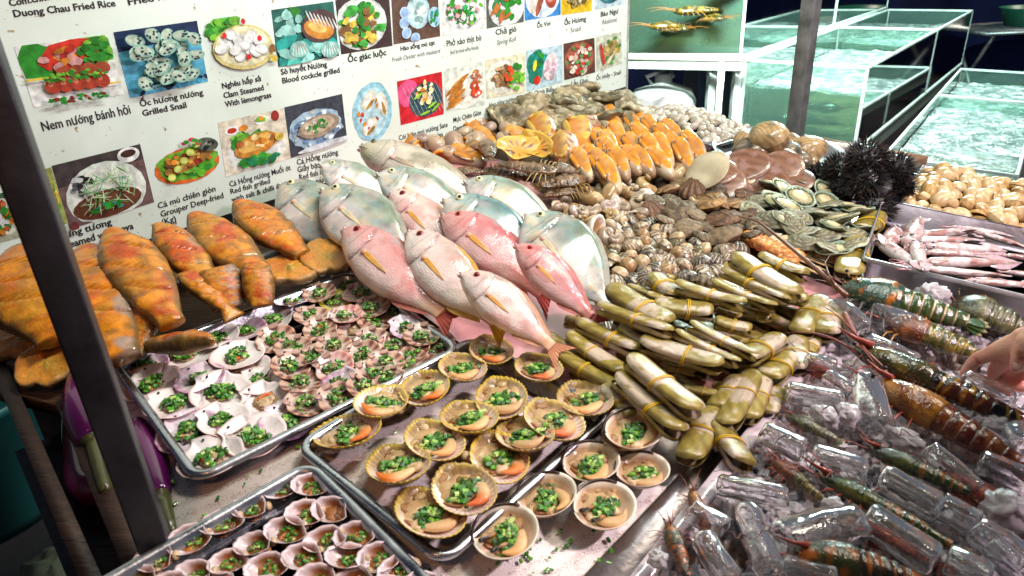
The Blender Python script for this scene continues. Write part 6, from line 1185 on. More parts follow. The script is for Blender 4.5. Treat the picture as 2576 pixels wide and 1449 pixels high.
# ---------------------------------------------------------------- squid
T = tray('steel_tray', .60, .32, 'deep rectangular steel tray of fresh squid beside the sea urchins', r=.012, depth=.048, rim=.005, flare=.003, mat='dullsteel')
sA, sB, sC = U(2168, 646, .045), U(2576, 742, .045), U(2272, 527, .045); ax = nz(sB-sA); ay = np.cross(NW, ax); T.matrix_world = frame(sA+ax*.30+ay*.155, ax)
sheet = G(); 
def squid_mesh(seed):
    x = np.linspace(0, 1, 50); n = 20; a = np.arange(n)/n*2*pi; w = sinterp(x, [(0, .055), (.03, .095), (.3, .105), (.6, .085), (.85, .045), (.97, .012), (1, .003)]); g = G()
    P = np.array([[(X, W*math.cos(t), W*.75*math.sin(t)) for t in a] for X, W in zip(x, w)]); n1 = fbm(P, 6, (seed*4, 0, 0), 4); n2 = fbm(P*np.array([.6, 2, 2]), 14, (seed, 3, 0), 3); sa = np.repeat(np.sin(a)[None, :], 50, 0)
    C_ = mixc((.66, .63, .62), (.56, .44, .42), np.clip(.5+n1, 0, 1)); C_ = mixc(C_, (.38, .17, .15), sm(n1+.2*sa, .16, .46)*.5); C_ = mixc(C_, (.20, .10, .05), sm(n2, .3, .45)*.6); P[..., 2] += .006*n1; g.loft(P, C_); man = g.mesh('mantle', 'squid')
    g = G(); u = np.linspace(0, 1, 14); 
    for s in (-1, 1): Pf = np.array([[(.60+.38*uu, s*(.02+vv*.13*math.sin(pi*uu**.8)), .02+.01*math.sin(uu*6)-.02*vv) for vv in (0, .5, 1)] for uu in u]); g.grid(Pf, (.60, .46, .48), flip=s < 0); g.grid(Pf-np.array([0, 0, .006]), (.6, .5, .5), flip=s > 0)
    fin = g.mesh('fin', 'squid'); g = G(); g.ell((-.07, 0, 0), (.10, .075, .06), (.62, .50, .50), n=16, m=10, amp=.2, seed=seed); hd = g.mesh('head', 'squid')
    g = G(); g.ell((0, 0, 0), (.03, .03, .028), None, n=14, m=8, cfn=lambda D: mixc((.72, .72, .74), (.01, .01, .015), sm(D[..., 2], .35, .55))); ey = g.mesh('eye', 'nail')
    ten = []
    for q in range(3):
        g = G(); t = np.linspace(0, 1, 16); g.tube(np.c_[-.14-.26*t, .03*np.sin(t*5+q*2)*t+(q-1)*.03, .02*np.cos(t*4+q)*t-.01], .016*(1-t)+.003, mixc((.62, .5, .5), (.5, .25, .27), t), n=7); ten.append(g.mesh('tentacle', 'squid'))
    return man, fin, hd, ey, ten
SQ = [squid_mesh(i+1) for i in range(3)]
def squid(a, b, hh, label, i, w=1.0):
    A, B = U(*k('C10', *a), hh), U(*k('C10', *b), hh); L_ = np.linalg.norm(B-A); m_, f_, h_, ey, tn = SQ[i % 3]; e = empty('squid', label, 'squid', 'fresh squid in the steel tray'); e.matrix_world = frame(A, nz(B-A), scale=(L_, L_*w, L_*w*1.1), roll=rr(-.6, .6))
    for nm, me in (('mantle', m_), ('fin', f_), ('head', h_)): obj(nm, me, e)
    for s in (-1, 1): o = obj('eye', ey, e); o.location = (-.07, .05*s, .045)
    for j in range(5): o = obj('tentacle', tn[j % 3], e); o.matrix_local = Matrix.Translation((0, (j-2)*.02, -.01*(j % 2)))@Matrix.Rotation((j-2)*.12, 4, 'Z')
sq = [((640, 860), (950, 1060), .04, 'thick pinkish squid lying across the near left corner of the tray', 1.3), ((740, 775), (660, 880), .045, 'squid with a round black eye folded at the tray left end', 2.2), ((850, 830), (920, 650), .045, 'short red squid pointing to the back rim', 1.5), ((900, 880), (955, 1065), .05, 'glossy white squid standing tip down in the corner', 1.3),
 ((920, 800), (1400, 745), .03, 'brownish squid nearest the back rim', .8), ((890, 840), (1440, 830), .04, 'grey-backed squid below the rearmost ones', .8), ((1060, 880), (1610, 915), .05, 'long white squid with a black eye and pointed fin end', .8), ((1010, 925), (1530, 950), .045, 'red-brown speckled squid in the middle of the tray', .75), ((990, 1000), (1725, 1005), .04, 'long pale squid ending in an arrow-shaped fin', .6), ((1000, 1060), (1650, 1110), .045, 'red and white squid near the front wall', .65), ((1380, 1150), (1900, 1190), .04, 'white squid tucked along the front wall', .7),
 ((1420, 780), (1800, 900), .035, 'reddish squid in the back right of the tray', .9), ((1250, 735), (1700, 800), .025, 'amber squid along the back rim on the right', .7), ((1600, 950), (1950, 990), .04, 'dark red squid at the right border', .9), ((1650, 1080), (1950, 1120), .045, 'speckled squid at the right border in front', .9), ((1000, 790), (1500, 790), .02, 'thin squid between the brownish and grey-backed ones', .6), ((1180, 1090), (1700, 1180), .02, 'lower squid squeezed under the red and white one', .6)]
for i, (a, b, hh, lb, w) in enumerate(sq): squid(a, b, hh, lb, i, w)
# ================================================================ ICE BED AND CRUSTACEANS
g = slab([(1590, 1445), (1655, 1445), (2215, 705), (2182, 690)], -.075, .0, (.52, .50, .53))
g2 = slab([(1490, 1460), (1588, 1446), (2180, 692), (2150, 720), (1800, 1120)], -.047, -.026, (.32, .28, .28))
e = empty('gutter', 'wet stainless steel gutter dividing the shell display from the ice bed', 'gutter')
ledge = [(1583, 1449), (1640, 1449), (2212, 705), (2185, 690)]
lx = [(1583+(2185-1583)*t-40*(t < 0)*0, 1449+(690-1449)*t) for t in (-.55, 1)]
def strip(a0, b0, a1, b1, h0, h1, col): return slab([a0, b0, b1, a1][::1], h0, h1, col)
ext = lambda p, q, s: (q[0]+(p[0]-q[0])*s, q[1]+(p[1]-q[1])*s)
A0, A1 = ext((1583, 1449), (2185, 690), 1.6), (2185, 690); B0_, B1 = ext((1645, 1449), (2215, 700), 1.6), (2215, 700)
slab([A0, B0_, B1, A1], -.07, .002, (.62, .56, .60)).build('ledge', 'wetsheet', e, bevel=.003)
A2, A3 = ext((1430, 1449), (2150, 705), 1.6), (2150, 705)
slab([A2, A0, A1, A3], -.047, -.030, (.36, .33, .34)).build('channel', 'dullsteel', e)
# basin floor and crushed ice
BAS = [B0_, (2700, 2500), (3700, 1500), (3150, 900), (2720, 700), (2230, 560), (2215, 700)]
tag(slab(BAS, -.12, -.085, (.035, .03, .035)).build('ice_basin', 'dullsteel'), 'dark steel basin holding ice, lobsters and prawns', 'basin')
ICE = [(1625, 1500), (1700, 1340), (1840, 1150), (1990, 960), (2100, 830), (2215, 715), (2330, 740), (2580, 800), (2800, 900), (2900, 1400), (2500, 1900), (1800, 1900), (1500, 1700)]
o_top = .045
pq = [((U(*p)-O)@EX, (U(*p)-O)@EY) for p in ICE]; xs = [p[0] for p in pq]; ys = [p[1] for p in pq]; g = G(); V = []; fs = []; cs = []; ix = {}; n = 150
for i in range(n+1):
    for j in range(n+1):
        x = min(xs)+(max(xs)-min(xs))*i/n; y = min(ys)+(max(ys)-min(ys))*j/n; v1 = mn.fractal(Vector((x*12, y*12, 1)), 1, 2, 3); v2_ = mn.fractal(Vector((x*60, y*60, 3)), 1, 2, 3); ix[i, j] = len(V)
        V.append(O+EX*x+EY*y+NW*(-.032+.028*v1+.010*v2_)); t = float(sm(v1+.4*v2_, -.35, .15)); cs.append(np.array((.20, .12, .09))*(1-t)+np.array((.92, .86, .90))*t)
for i in range(n):
    for j in range(n):
        if polyin(min(xs)+(max(xs)-min(xs))*(i+.5)/n, min(ys)+(max(ys)-min(ys))*(j+.5)/n, pq): fs.append((ix[i, j], ix[i+1, j], ix[i+1, j+1], ix[i, j+1]))
g.add(V, fs, np.array(cs)); q = random.Random(4); cnt = 0
while cnt < 2600:
    px_, py_ = q.uniform(1600, 2620), q.uniform(700, 1500)
    if not polyin(px_, py_, ICE): continue
    cl_v = mn.noise(Vector((px_*.009, py_*.009, 7)))
    if cl_v < -.12: continue
    s = q.uniform(.003, .0085); c = U(px_, py_, -.02+q.uniform(-.006, .012)); Mx = np.array(Matrix.Rotation(q.uniform(0, 6), 3, Vector((q.uniform(-1, 1), q.uniform(-1, 1), .5)).normalized()))
    g.box((-s, -s*q.uniform(.5, 1), -s*q.uniform(.4, .9)), (s, s, s*q.uniform(.4, .9)), (.74, .70, .74)); g.v[-1] = g.v[-1]@Mx.T+c; cnt += 1
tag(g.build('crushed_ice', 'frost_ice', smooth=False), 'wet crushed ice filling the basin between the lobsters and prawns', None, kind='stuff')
# ice pieces
def ice_tube(seed, cloudy=False, hole=.28, rough=0):
    g = G(); q = random.Random(seed); n = 28; a = np.arange(n)/n*2*pi; xs = [(-.5, .72), (-.49, .86), (-.45, .97), (-.38, 1), (0, 1.02), (.38, 1), (.45, .96), (.49, .84), (.5, .70)]
    rg = [[(x, .27*r*math.cos(t), .27*r*math.sin(t)) for t in a] for x, r in xs]; inner = [[(x, .27*hole*math.cos(t), .27*hole*math.sin(t)+.03) for t in a] for x in (.49, .2, -.2, -.49)]
    P = np.array(rg+inner+[rg[0]]); nn = fbm(P, 3, (seed, 0, 0), 3); n9 = fbm(P, 8, (0, seed, 0), 3); P[:-1, :, 1:] *= (1+(.16+rough)*nn[:-1, :, None]+.05*n9[:-1, :, None]); P[:-1, :, 0] *= (1+.10*nn[:-1]); P[-1] = P[0]; g.grid(P, (.96, .96, .98), wv=True, flip=False)
    return g.mesh('ice_tube', 'cube_ice')
def ice_lump(seed):
    g = G(); g.ell((0, 0, 0), (.5, .27, .24), (.86, .80, .84), n=34, m=20, amp=.4, ns=2.2, seed=seed); V_ = g.v[0]; n_ = fbm(V_, 9, (seed, 1, 0), 3); g.v[0] = V_*(1+.10*n_)[:, None]; return g.mesh('ice_lump', 'frost_ice')
IT = [ice_tube(1, hole=.2), ice_tube(2, hole=.38), ice_tube(3, hole=.1), ice_lump(4), ice_tube(5, hole=.15, rough=.25)]
it = [((670, 585), (955, 635), 105, 0, 'long clear ice tube lying at the razor clam side of the ice bed'), ((1045, 535), (1110, 780), 130, 4, 'upright pitted ice tube with a bright end between prawns'), ((560, 765), (780, 875), 112, 2, 'cloudy rounded ice tube just below the razor clams'), ((785, 890), (1075, 985), 140, 2, 'frosted ice tube with bubbles left of the green prawn head'), ((355, 1015), (700, 1085), 100, 1, 'hollow clear ice tube with a bright streak near the pale ledge'),
 ((500, 1120), (610, 1449), 120, 0, 'long vertical ice tube in the front heap'), ((640, 1300), (1040, 1190), 170, 1, 'largest hollow ice piece, cut open, in the front heap'), ((1110, 985), (1420, 1140), 135, 0, 'clear ice tube with dotted reflections over the striped prawn'), ((1400, 1110), (1590, 1215), 115, 4, 'short glassy ice lump behind the dotted ice tube'), ((1340, 855), (1600, 1060), 85, 1, 'slim hollow ice tube leaning on the amber prawn'),
 ((1030, 1160), (1410, 1400), 150, 2, 'wide clear ice tube over dark red prawn shells'), ((1440, 720), (1710, 850), 85, 1, 'thin ice tube lying on the amber prawn tail'), ((1745, 760), (1800, 880), 110, 0, 'ice tube end at the right border under the hand'), ((240, 1130), (400, 1240), 105, 4, 'domed clear ice lump by the small prawns'), ((290, 1260), (420, 1470), 120, 0, 'clear ice lump at the bottom near the pale ledge'), ((1420, 1360), (1650, 1480), 130, 2, 'square-ended ice tube at the bottom border'), ((1560, 1220), (1820, 1400), 130, 1, 'ice tube with a red shell under it near the lower right corner'),
 ((1570, 905), (1830, 1010), 110, 2, 'broad ice tube at the right border beside the red prawn'), ((1610, 1070), (1830, 1200), 130, 3, 'frosty ice lump at the right border'), ((660, 1390), (930, 1470), 90, 0, 'ice tube cut by the bottom border below the green prawn'), ((770, 430), (920, 480), 75, 4, 'small ice sliver beneath the upper prawn feelers'), ((1060, 345), (1310, 450), 80, 4, 'glassy ice slab under the big dark prawn head'), ((1095, 200), (1270, 310), 110, 4, 'clear ice lump touching the green lobster'), ((1290, 110), (1450, 180), 110, 3, 'frosted ice lump behind the green lobster'), ((1500, 520), (1760, 640), 100, 1, 'flat ice sheet beneath the pointing finger'),
 ((880, 500), (1000, 610), 70, 4, 'small ice piece beside the long clear tube'), ((800, 660), (930, 740), 75, 3, 'snowy ice lump under the pitted tube'), ((920, 650), (1010, 740), 90, 3, 'round snowy lump left of the pitted tube'), ((1360, 590), (1470, 640), 70, 3, 'small snowy lump on the dark striped prawn'), ((1600, 720), (1750, 770), 80, 3, 'snowy lump behind the striped prawn'), ((40, 1350), (130, 1390), 80, 3, 'small snowball of ice by the pale ledge'), ((1150, 760), (1340, 870), 80, 3, 'long snowy lump between amber and green prawns'), ((930, 190), (1060, 320), 110, 4, 'glassy lump beneath the green lobster feelers'), ((1650, 1300), (1830, 1470), 120, 0, 'ice tube in the lower right corner'), ((850, 1100), (960, 1150), 70, 3, 'snowy patch lump beside the striped prawn feelers')]
for i, (a, b, w, q_, lb) in enumerate(it):
    A, B = U(*k('C11', *a), .022), U(*k('C11', *b), .022); L_ = np.linalg.norm(B-A); wm = w/1.2493/1.49068/F*np.linalg.norm(A-CAM)*1.1
    o = obj('ice_tube' if q_ != 3 else 'ice_lump', IT[q_]); o.matrix_world = frame((A+B)/2, nz(B-A), scale=(L_*.92, wm/.54*.95, wm/.54*.85), roll=rr(-1, 1), pitch=rr(-.08, .08)); tag(o, lb, 'ice', 'ice pieces on the crustacean bed')

def crust(label, head, tail, h, cfn, wpx=None, name='lobster', cat='lobster', ant=.9, wide=.16, flat=.7, legs=5, feel=(.30, .07, .05), bend=0, spines=0, roll=0, legc=(.35, .2, .06), group=None, rostrum=0, seed=0, W=None, eyes=True, bump=.012, thin=1.0, antdir=0):
    e = empty(name, label, cat, group); 
    if W is None: A, B = U(*head, h), U(*tail, h)
    else: A, B = W
    L_ = np.linalg.norm(B-A); e.matrix_world = frame(A, nz(B-A), up=NW if W is None else (0, 0, 1), scale=L_, roll=roll)
    if wpx: wide = wpx/2/F*np.linalg.norm((A+B)/2-CAM)*1.1/L_
    n = 28; a = np.arange(n)/n*2*pi; by = lambda X: bend*(X-.35)**2*(X > .35)
    def loft(xs, w, nm, seg=None):
        P = []; 
        for X, W_ in zip(xs, w): P.append([(X, W_*math.cos(t)+by(X), W_*flat*(math.sin(t) if math.sin(t) > 0 else .6*math.sin(t))) for t in a])
        P = np.array(P); nn = fbm(P, 9, (seed, 0, 0), 4); P += (nn*bump)[..., None]*nz([0, .3, 1.]); sa = np.repeat(np.sin(a)[None], len(xs), 0)
        C_ = cfn(P[..., 0], sa, nn, np.zeros_like(nn) if seg is None else np.repeat(seg[:, None], n, 1)); g = G(); g.loft(P, C_)
        if spines and nm == 'carapace':
            q = random.Random(seed)
            for i in range(spines): X = q.uniform(.06, .40); t = q.uniform(.2, 2.9); W_ = np.interp(X, xs, w); b = np.array([X, W_*math.cos(t), W_*flat*math.sin(t)]); s = q.uniform(.008, .016); g.add([b+[s*.5, 0, 0], b-[s*.5, 0, 0], b+[0, s*.5, 0], b+nz([-.8, math.cos(t), math.sin(t)])*s*1.6], [(0, 1, 3), (1, 2, 3), (2, 0, 3)], (.62, .35, .08))
        return g.build(nm, 'crust', e)
    xs = np.linspace(.02, .43, 26); loft(xs, wide*sinterp(xs, [(.02, .25), (.08, .62), (.2, .92), (.32, 1.0), (.40, .95), (.43, .85)]), 'carapace')
    xs = np.linspace(.42, .86, 78); ph = ((xs-.42)/.44*6) % 1; w = wide*.86*np.interp(xs, [.42, .6, .86], [1, .9, .5])*(1-.10*ph**3)*(.97+.03*np.sin(ph*pi)); loft(xs, w, 'abdomen', ph)
    g = G()
    for q_ in range(-2, 3):
        u = np.linspace(0, 1, 9); an = q_*.38; Pf = np.array([[(.85+uu*.15*math.cos(an)-vv*.028*math.sin(an)*math.sin(pi*(uu*.8+.15)), (uu*.15*math.sin(an)+vv*.034*math.sin(pi*(uu*.8+.15))*math.cos(an))*wide/.13+by(.85+.15*uu), -.01*abs(q_)+.012) for vv in (-1, -.4, .4, 1)] for uu in u])
        c_ = cfn(np.full((9, 4), .93), np.zeros((9, 4)), .3*np.sin(u*9)[:, None]*np.ones((1, 4)), np.repeat(u[:, None], 4, 1)); g.grid(Pf, c_); g.grid(Pf-np.array([0, 0, .006]), c_, flip=True)
    g.build('tail_fan', 'crust', e)
    if rostrum: g = G(); g.tube([(.10, 0, wide*flat*.75), (.0, 0, wide*flat*.75), (-rostrum, 0, wide*flat*1.0)], [.016, .010, .002], np.array(feel)*1.2, n=6, flat=1.6); g.build('rostrum', 'leg', e)
    for s in (-1, 1):
        if ant:
            t = np.linspace(0, 1, 22); g = G(); yy = s*(.05+.06*t+.10*t*t)*(1 if antdir == 0 else .4)+antdir*t*t; g.tube(np.c_[.04-ant*t, yy, .03+.06*np.sin(t*2.6)+.01*s], (.014*(1-t)+.0022)*thin, feel, n=6); g.build('antenna', 'leg', e)
        g = G(); t = np.linspace(0, 1, 12); g.tube(np.c_[.03-.22*t, s*.03+s*.10*t*t, .02+.05*t], (.005*(1-t)+.0015)*thin, np.array(feel)*.8, n=5); g.build('antennule', 'leg', e)
        if eyes: g = G(); g.tube([(.05, s*wide*.35, wide*flat*.5), (.02, s*wide*.5, wide*flat*.7)], .008, (.2, .12, .05), n=7); g.ell((.018, s*wide*.52, wide*flat*.74), (.014, .014, .014), (.01, .01, .012), n=12, m=7); g.build('eye', 'nail', e)
        for i in range(legs):
            X = .16+.055*i; g = G(); y0 = wide*.75; y1 = y0+wide*(1.0+.15*i); g.tube([(X, s*y0, 0), (X-.04+.02*i, s*(y0+wide*.6), .05*thin-.01), (X-.06+.035*i, s*y1, -.01), (X-.08+.05*i, s*(y1+wide*.35), -.05)], [.013*thin, .011*thin, .008*thin, .002], legc, n=6); g.build('leg', 'leg', e)
    return e
def band(ph): return sm(ph, .80, .93)*(1-sm(ph, .97, 1.0))
greenlob = lambda X, S, N_, ph: mixc(mixc(mixc((.09, .15, .10), (.05, .13, .12), sm(N_, -.3, .3)), (.45, .20, .03), sm(N_, .22, .36)*(X < .43)), mixc((.08, .13, .03), (.62, .48, .33), band(ph)), (X > .43)*1.0)
brownlob = lambda X, S, N_, ph: mixc(mixc((.16, .06, .025), (.30, .12, .03), sm(N_, -.3, .3)), mixc((.10, .12, .03), (.50, .40, .12), band(ph)+.5*sm(N_, .1, .3)), (X > .43)*.9)
olive = lambda X, S, N_, ph: mixc(mixc((.07, .08, .03), (.20, .20, .10), sm(N_, -.3, .3)), (.42, .36, .24), band(ph)*(X > .43))
LG_ = 'spiny lobsters on ice'
crust('big blue-green spiny lobster with orange speckles and very long feelers', k('C11', 930, 95), k('C11', 1640, 290), .03, greenlob, wpx=92, ant=.0, spines=60, seed=1, group=LG_, legs=4, legc=(.10, .10, .09), flat=.85)
crust('dark red-brown spiny lobster tail behind the big green prawn', k('C11', 1130, 250), k('C11', 1640, 430), .02, brownlob, wpx=80, ant=.3, spines=30, seed=2, group=LG_, legs=2, flat=.8)
crust('grey-green lobster half buried in snow below the squid tray', k('C11', 1450, 180), k('C11', 1900, 330), .01, olive, wpx=90, ant=.2, spines=30, seed=3, group=LG_, legs=2, flat=.8)
# the long brown feelers of the green lobster, curving over the shellfish
def feeler(pts, r, label, name='antenna', parent=None, col=(.20, .09, .05)):
    W = np.array([U(x, y, h) for x, y, h in pts]); t = np.linspace(0, 1, len(W)); T_ = np.linspace(0, 1, 40); P = np.stack([np.interp(T_, t, W[:, i]) for i in range(3)], 1)
    for _ in range(5): P[1:-1] = (P[:-2]+P[1:-1]*2+P[2:])/4
    g = G(); g.tube(P, np.linspace(r, r*.25, 40), col, n=7); o = g.build(name, 'leg'); return o
lob = [o for o in bpy.data.objects if o.get('label', '').startswith('big blue-green')][0]
for o in (feeler([(2130, 745, .05), (2080, 700, .06), (2010, 640, .065), (1950, 590, .06), (1905, 555, .06), (1860, 545, .05)], .0055, ''), feeler([(2125, 790, .04), (2150, 840, .04), (2175, 880, .045), (2220, 920, .05)], .005, '', col=(.30, .12, .09)), feeler([(2110, 735, .05), (2085, 690, .07), (2075, 660, .06), (2090, 640, .05)], .002, '')):
    o.name = 'antenna'; bpy.context.view_layer.update(); o.parent = lob; o.matrix_parent_inverse = lob.matrix_world.inverted()
pr_dark = lambda X, S, N_, ph: mixc(mixc((.06, .055, .012), (.17, .14, .02), sm(N_, -.3, .3)), mixc(mixc((.022, .016, .010), (.36, .25, .03), sm(ph+N_*.9, .40, .52)*(1-sm(ph+N_*.9, .75, .85))), (.28, .07, .02), sm(N_, .1, .3)*.5), (X > .43)*1.0)
pr_amber = lambda X, S, N_, ph: mixc(mixc((.24, .10, .012), (.42, .22, .03), sm(N_, -.25, .25)), mixc((.17, .04, .012), (.30, .12, .025), np.clip(sm(ph+N_, .4, .7)+N_, 0, 1)), (X > .43)*1.0)
pr_green = lambda X, S, N_, ph: mixc(mixc((.03, .06, .012), (.12, .15, .025), sm(N_, -.3, .3)), mixc((.06, .10, .015), (.30, .15, .03), sm(ph+N_*.9, .55, .8)), (X > .40)*1.0)
pr_or = lambda X, S, N_, ph: mixc(mixc((.08, .09, .02), (.42, .17, .015), sm(N_, -.2, .25)), mixc((.06, .05, .015), (.38, .15, .02), sm(ph+N_, .3, .7)), (X > .40)*1.0)
pr_red = lambda X, S, N_, ph: mixc((.28, .05, .03), (.42, .14, .06), sm(N_+ph*.3, -.1, .4))
PG = 'large prawns on ice'; pk = dict(name='prawn', cat='prawn', thin=.42, legs=4, group=PG, feel=(.30, .08, .06), legc=(.42, .10, .06), flat=1.0, bump=.004, ant=.35)
crust('huge dark prawn with yellow and black tail stripes under the pointing finger', k('C11', 990, 385), k('C11', 1960, 800), .03, pr_dark, wpx=72, rostrum=.10, seed=4, **pk)
crust('huge amber prawn with an orange striped tail in the middle of the ice', k('C11', 1090, 540), k('C11', 1900, 1000), .026, pr_amber, wpx=84, rostrum=.08, seed=5, **pk)
crust('slender green prawn with reddish feelers left of the amber prawn', k('C11', 1060, 850), k('C11', 1640, 1100), .018, pr_green, wpx=44, rostrum=.10, seed=6, **pk)
crust('long green and yellow striped prawn crossing the front ice', k('C11', 820, 965), k('C11', 1580, 1370), .022, pr_green, wpx=46, rostrum=.12, seed=7, **pk)
crust('curved green-orange prawn at the bottom border', k('C11', 700, 1340), k('C11', 1450, 1480), .02, pr_or, wpx=80, rostrum=.12, seed=8, bend=-.3, **pk)
crust('dark red prawn tail under ice at the right border', k('C11', 1400, 960), k('C11', 2000, 1330), .01, pr_red, wpx=60, rostrum=.05, seed=9, **pk)
crust('small amber prawn with upright feelers beside the pale ledge', k('C11', 240, 1040), k('C11', 330, 1330), .015, pr_amber, wpx=34, rostrum=.12, seed=10, **pk)
crust('small dark orange prawn at the bottom corner by the ledge', k('C11', 130, 1200), k('C11', 240, 1500), .015, pr_or, wpx=44, rostrum=.12, seed=11, **pk)
crust('small grey prawn below the banded razor clams', k('C11', 680, 700), k('C11', 960, 830), .012, olive, wpx=36, rostrum=.12, seed=12, **pk)
crust('red-shelled prawn under the widest clear ice tube', k('C11', 960, 1180), k('C11', 1460, 1440), .0, pr_red, wpx=60, rostrum=.05, seed=13, **pk)
crust('thin brown prawn beside the long clear ice tube', k('C11', 740, 440), k('C11', 1060, 620), .008, pr_red, wpx=38, rostrum=.14, seed=14, **pk)
crust('small brown prawn between the frosted tubes', k('C11', 610, 900), k('C11', 900, 1120), .008, brownlob, wpx=36, rostrum=.14, seed=15, **pk)
# loose whiskers
for i in range(26):
    q = random.Random(i+40); a = k('C11', q.uniform(420, 1300), q.uniform(440, 1300)); W_ = [(a[0]+j*q.uniform(6, 15)*(-1 if i % 2 else 1), a[1]+j*q.uniform(-8, 6)+q.uniform(-6, 6), .05+.02*math.sin(j)) for j in range(6)]
    if not polyin(a[0], a[1], ICE): continue
    o = feeler(W_, .0009, '', name='whisker', col=(.16, .06, .04)); tag(o, 'thin dark prawn whisker curling over the ice', 'whisker', 'loose prawn whiskers on the ice')
# brown slipper lobsters and crabs in the middle heap
sl = lambda X, S, N_, ph: mixc(mixc((.16, .10, .05), (.30, .20, .11), sm(N_, -.3, .3)), (.24, .13, .08), band(ph)*.7*(X > .4))
sk = dict(name='slipper_lobster', cat='slipper lobster', group='brown slipper lobsters', ant=0, legs=4, flat=.5, feel=(.3, .2, .1), legc=(.40, .27, .10), bump=.03, eyes=False)
for i, (a, b, w, h, lb) in enumerate([((1180, 600), (760, 540), 52, .07, 'brown slipper lobster showing its ridged tail in the middle of the heap'), ((640, 600), (1060, 650), 50, .04, 'flat brown slipper lobster behind the silver fish heads'), ((1380, 640), (1000, 700), 56, .045, 'slipper lobster with pale legs in front of the ridged one'), ((1330, 730), (1040, 770), 46, .03, 'overturned slipper lobster with yellow curled legs'), ((690, 380), (720, 520), 44, .08, 'upright brown slipper lobster tail beside the moon snails'), ((1130, 560), (1330, 600), 44, .06, 'grey-brown slipper lobster touching the boat snails'), ((470, 590), (700, 600), 40, .05, 'olive brown slipper lobster next to the big grey fish')]):
    crust(lb, k('C7', *a), k('C7', *b), h, sl, wpx=w, seed=20+i, roll=.2 if i % 2 else -.1, **sk)
# halved crab shell with orange inside
g = G(); dish(g, oval(60, .5, .30, 0, 0), lambda r, a, p, ph: mixc(mixc((.72, .36, .02), (.70, .5, .1), r*np.ones(len(a))), (.20, .08, .03), sm(np.sin(a*20), .3, .8)*(1 if .3 < r < .7 else 0)), const((.35, .2, .1)), depth=.12, th=.03, warp=.14, seed=3); me = g.mesh('crab_shell', 'meat')
for i, (a, b, lb) in enumerate([((900, 455), (1000, 440), 'opened crab shell with orange roe and gills, left half'), ((1040, 440), (1100, 470), 'opened crab shell with bright yellow roe, right half')]):
    o = put(me, 'crab_shell', lb, 'crab', 'opened crab shells', k('C7', *a), k('C7', *b), .12, .085, roll=.5, pitch=.1)
# lobsters in the tall tanks
tk = lambda X, S, N_, ph: mixc((.09, .09, .03), (.24, .17, .04), sm(N_+ph*.3, -.2, .4))
for i, (px_, py_, dx, dy, lb, L_) in enumerate([(1660, 80, 95, 12, 'olive spiny lobster resting at the left of the tall green tank', .38), (1790, 95, -60, 40, 'spiny lobster with orange feelers at the right end of the tall tank', .36), (1730, 40, 60, -30, 'spiny lobster hovering in the upper water of the tall tank', .32), (1600, 110, 60, -30, 'olive spiny lobster nearest the menu board in the tall tank', .36), (1700, 115, -60, -30, 'dark spiny lobster on the floor of the tall tank', .36)]):
    base = Z(px_, 137, 1.15); r = nz(D0)*.12; L_ *= .62; A = base+r+np.array([0, 0, .05+.0022*(137-py_)]); B = A-W0*L_*(1 if dx > 0 else -1)*.8+D0*.12
    crust(lb, None, None, 0, tk, W=(A, B), wide=.17, ant=.55, legs=5, feel=(.30, .14, .03), legc=(.28, .17, .04), group='spiny lobsters in the tall tank', seed=40+i, thin=.8, spines=0)

for i, (fx, fy, lb) in enumerate([(.2, .10, 'brown spiny lobster on the left of the large tank floor'), (.55, .14, 'orange-brown spiny lobster in the middle of the large tank floor'), (.4, .34, 'olive spiny lobster deeper inside the large tank')]):
    P0 = np.array([*(v2(T1f)+(v2(T1r)-v2(T1f))*fx+d1*fy), .80]); W1 = nz([*(v2(T1r)-v2(T1f)), 0]); sgn = 1 if i % 2 else -1
    crust(lb, None, None, 0, tk, W=(P0-W1*.12*sgn, P0+W1*.12*sgn), wide=.2, ant=.5, legs=5, feel=(.30, .14, .03), legc=(.28, .17, .04), group='spiny lobsters in the large tank', seed=60+i, thin=.8)

# ================================================================ HAND
def hp(x, y, rng): return AT(*k('C12', x, y), rng)
g = G()
def limb(pts): 
    P = np.array([hp(x, y, r) for x, y, r, _ in pts]); rd = [p[3] for p in pts]; t = np.linspace(0, 1, len(P)); T_ = np.linspace(0, 1, 26)
    Q = np.stack([np.interp(T_, t, P[:, i]) for i in range(3)], 1); rq = np.interp(T_, t, rd); Q[1:-1] = (Q[:-2]+Q[1:-1]*2+Q[2:])/4
    g.tube(Q, rq, (.6, .3, .2), n=16); g.ell(Q[-1], (rq[-1],)*3, (.6, .3, .2), n=14, m=10); g.ell(Q[0], (rq[0],)*3, (.6, .3, .2), n=14, m=10)
limb([(1560, 520, 1.215, .024), (1300, 540, 1.225, .020), (1110, 590, 1.232, .0150), (960, 640, 1.240, .0115), (820, 690, 1.250, .0105), (735, 750, 1.258, .0098), (670, 830, 1.268, .0088), (610, 900, 1.276, .0076), (590, 935, 1.28, .006)])
limb([(1560, 560, 1.225, .024), (1300, 640, 1.235, .018), (1160, 720, 1.25, .0130), (1040, 830, 1.262, .0108), (1005, 930, 1.268, .0102), (1080, 1030, 1.272, .0094), (1230, 1085, 1.272, .0086), (1400, 1095, 1.27, .0078)])
limb([(1600, 600, 1.235, .022), (1400, 700, 1.255, .016), (1270, 800, 1.27, .011), (1210, 890, 1.278, .0095), (1300, 960, 1.282, .0085), (1460, 970, 1.28, .0075)])
limb([(1650, 620, 1.24, .020), (1520, 760, 1.265, .013), (1450, 880, 1.28, .0085), (1540, 960, 1.285, .0075), (1650, 960, 1.28, .0065)])
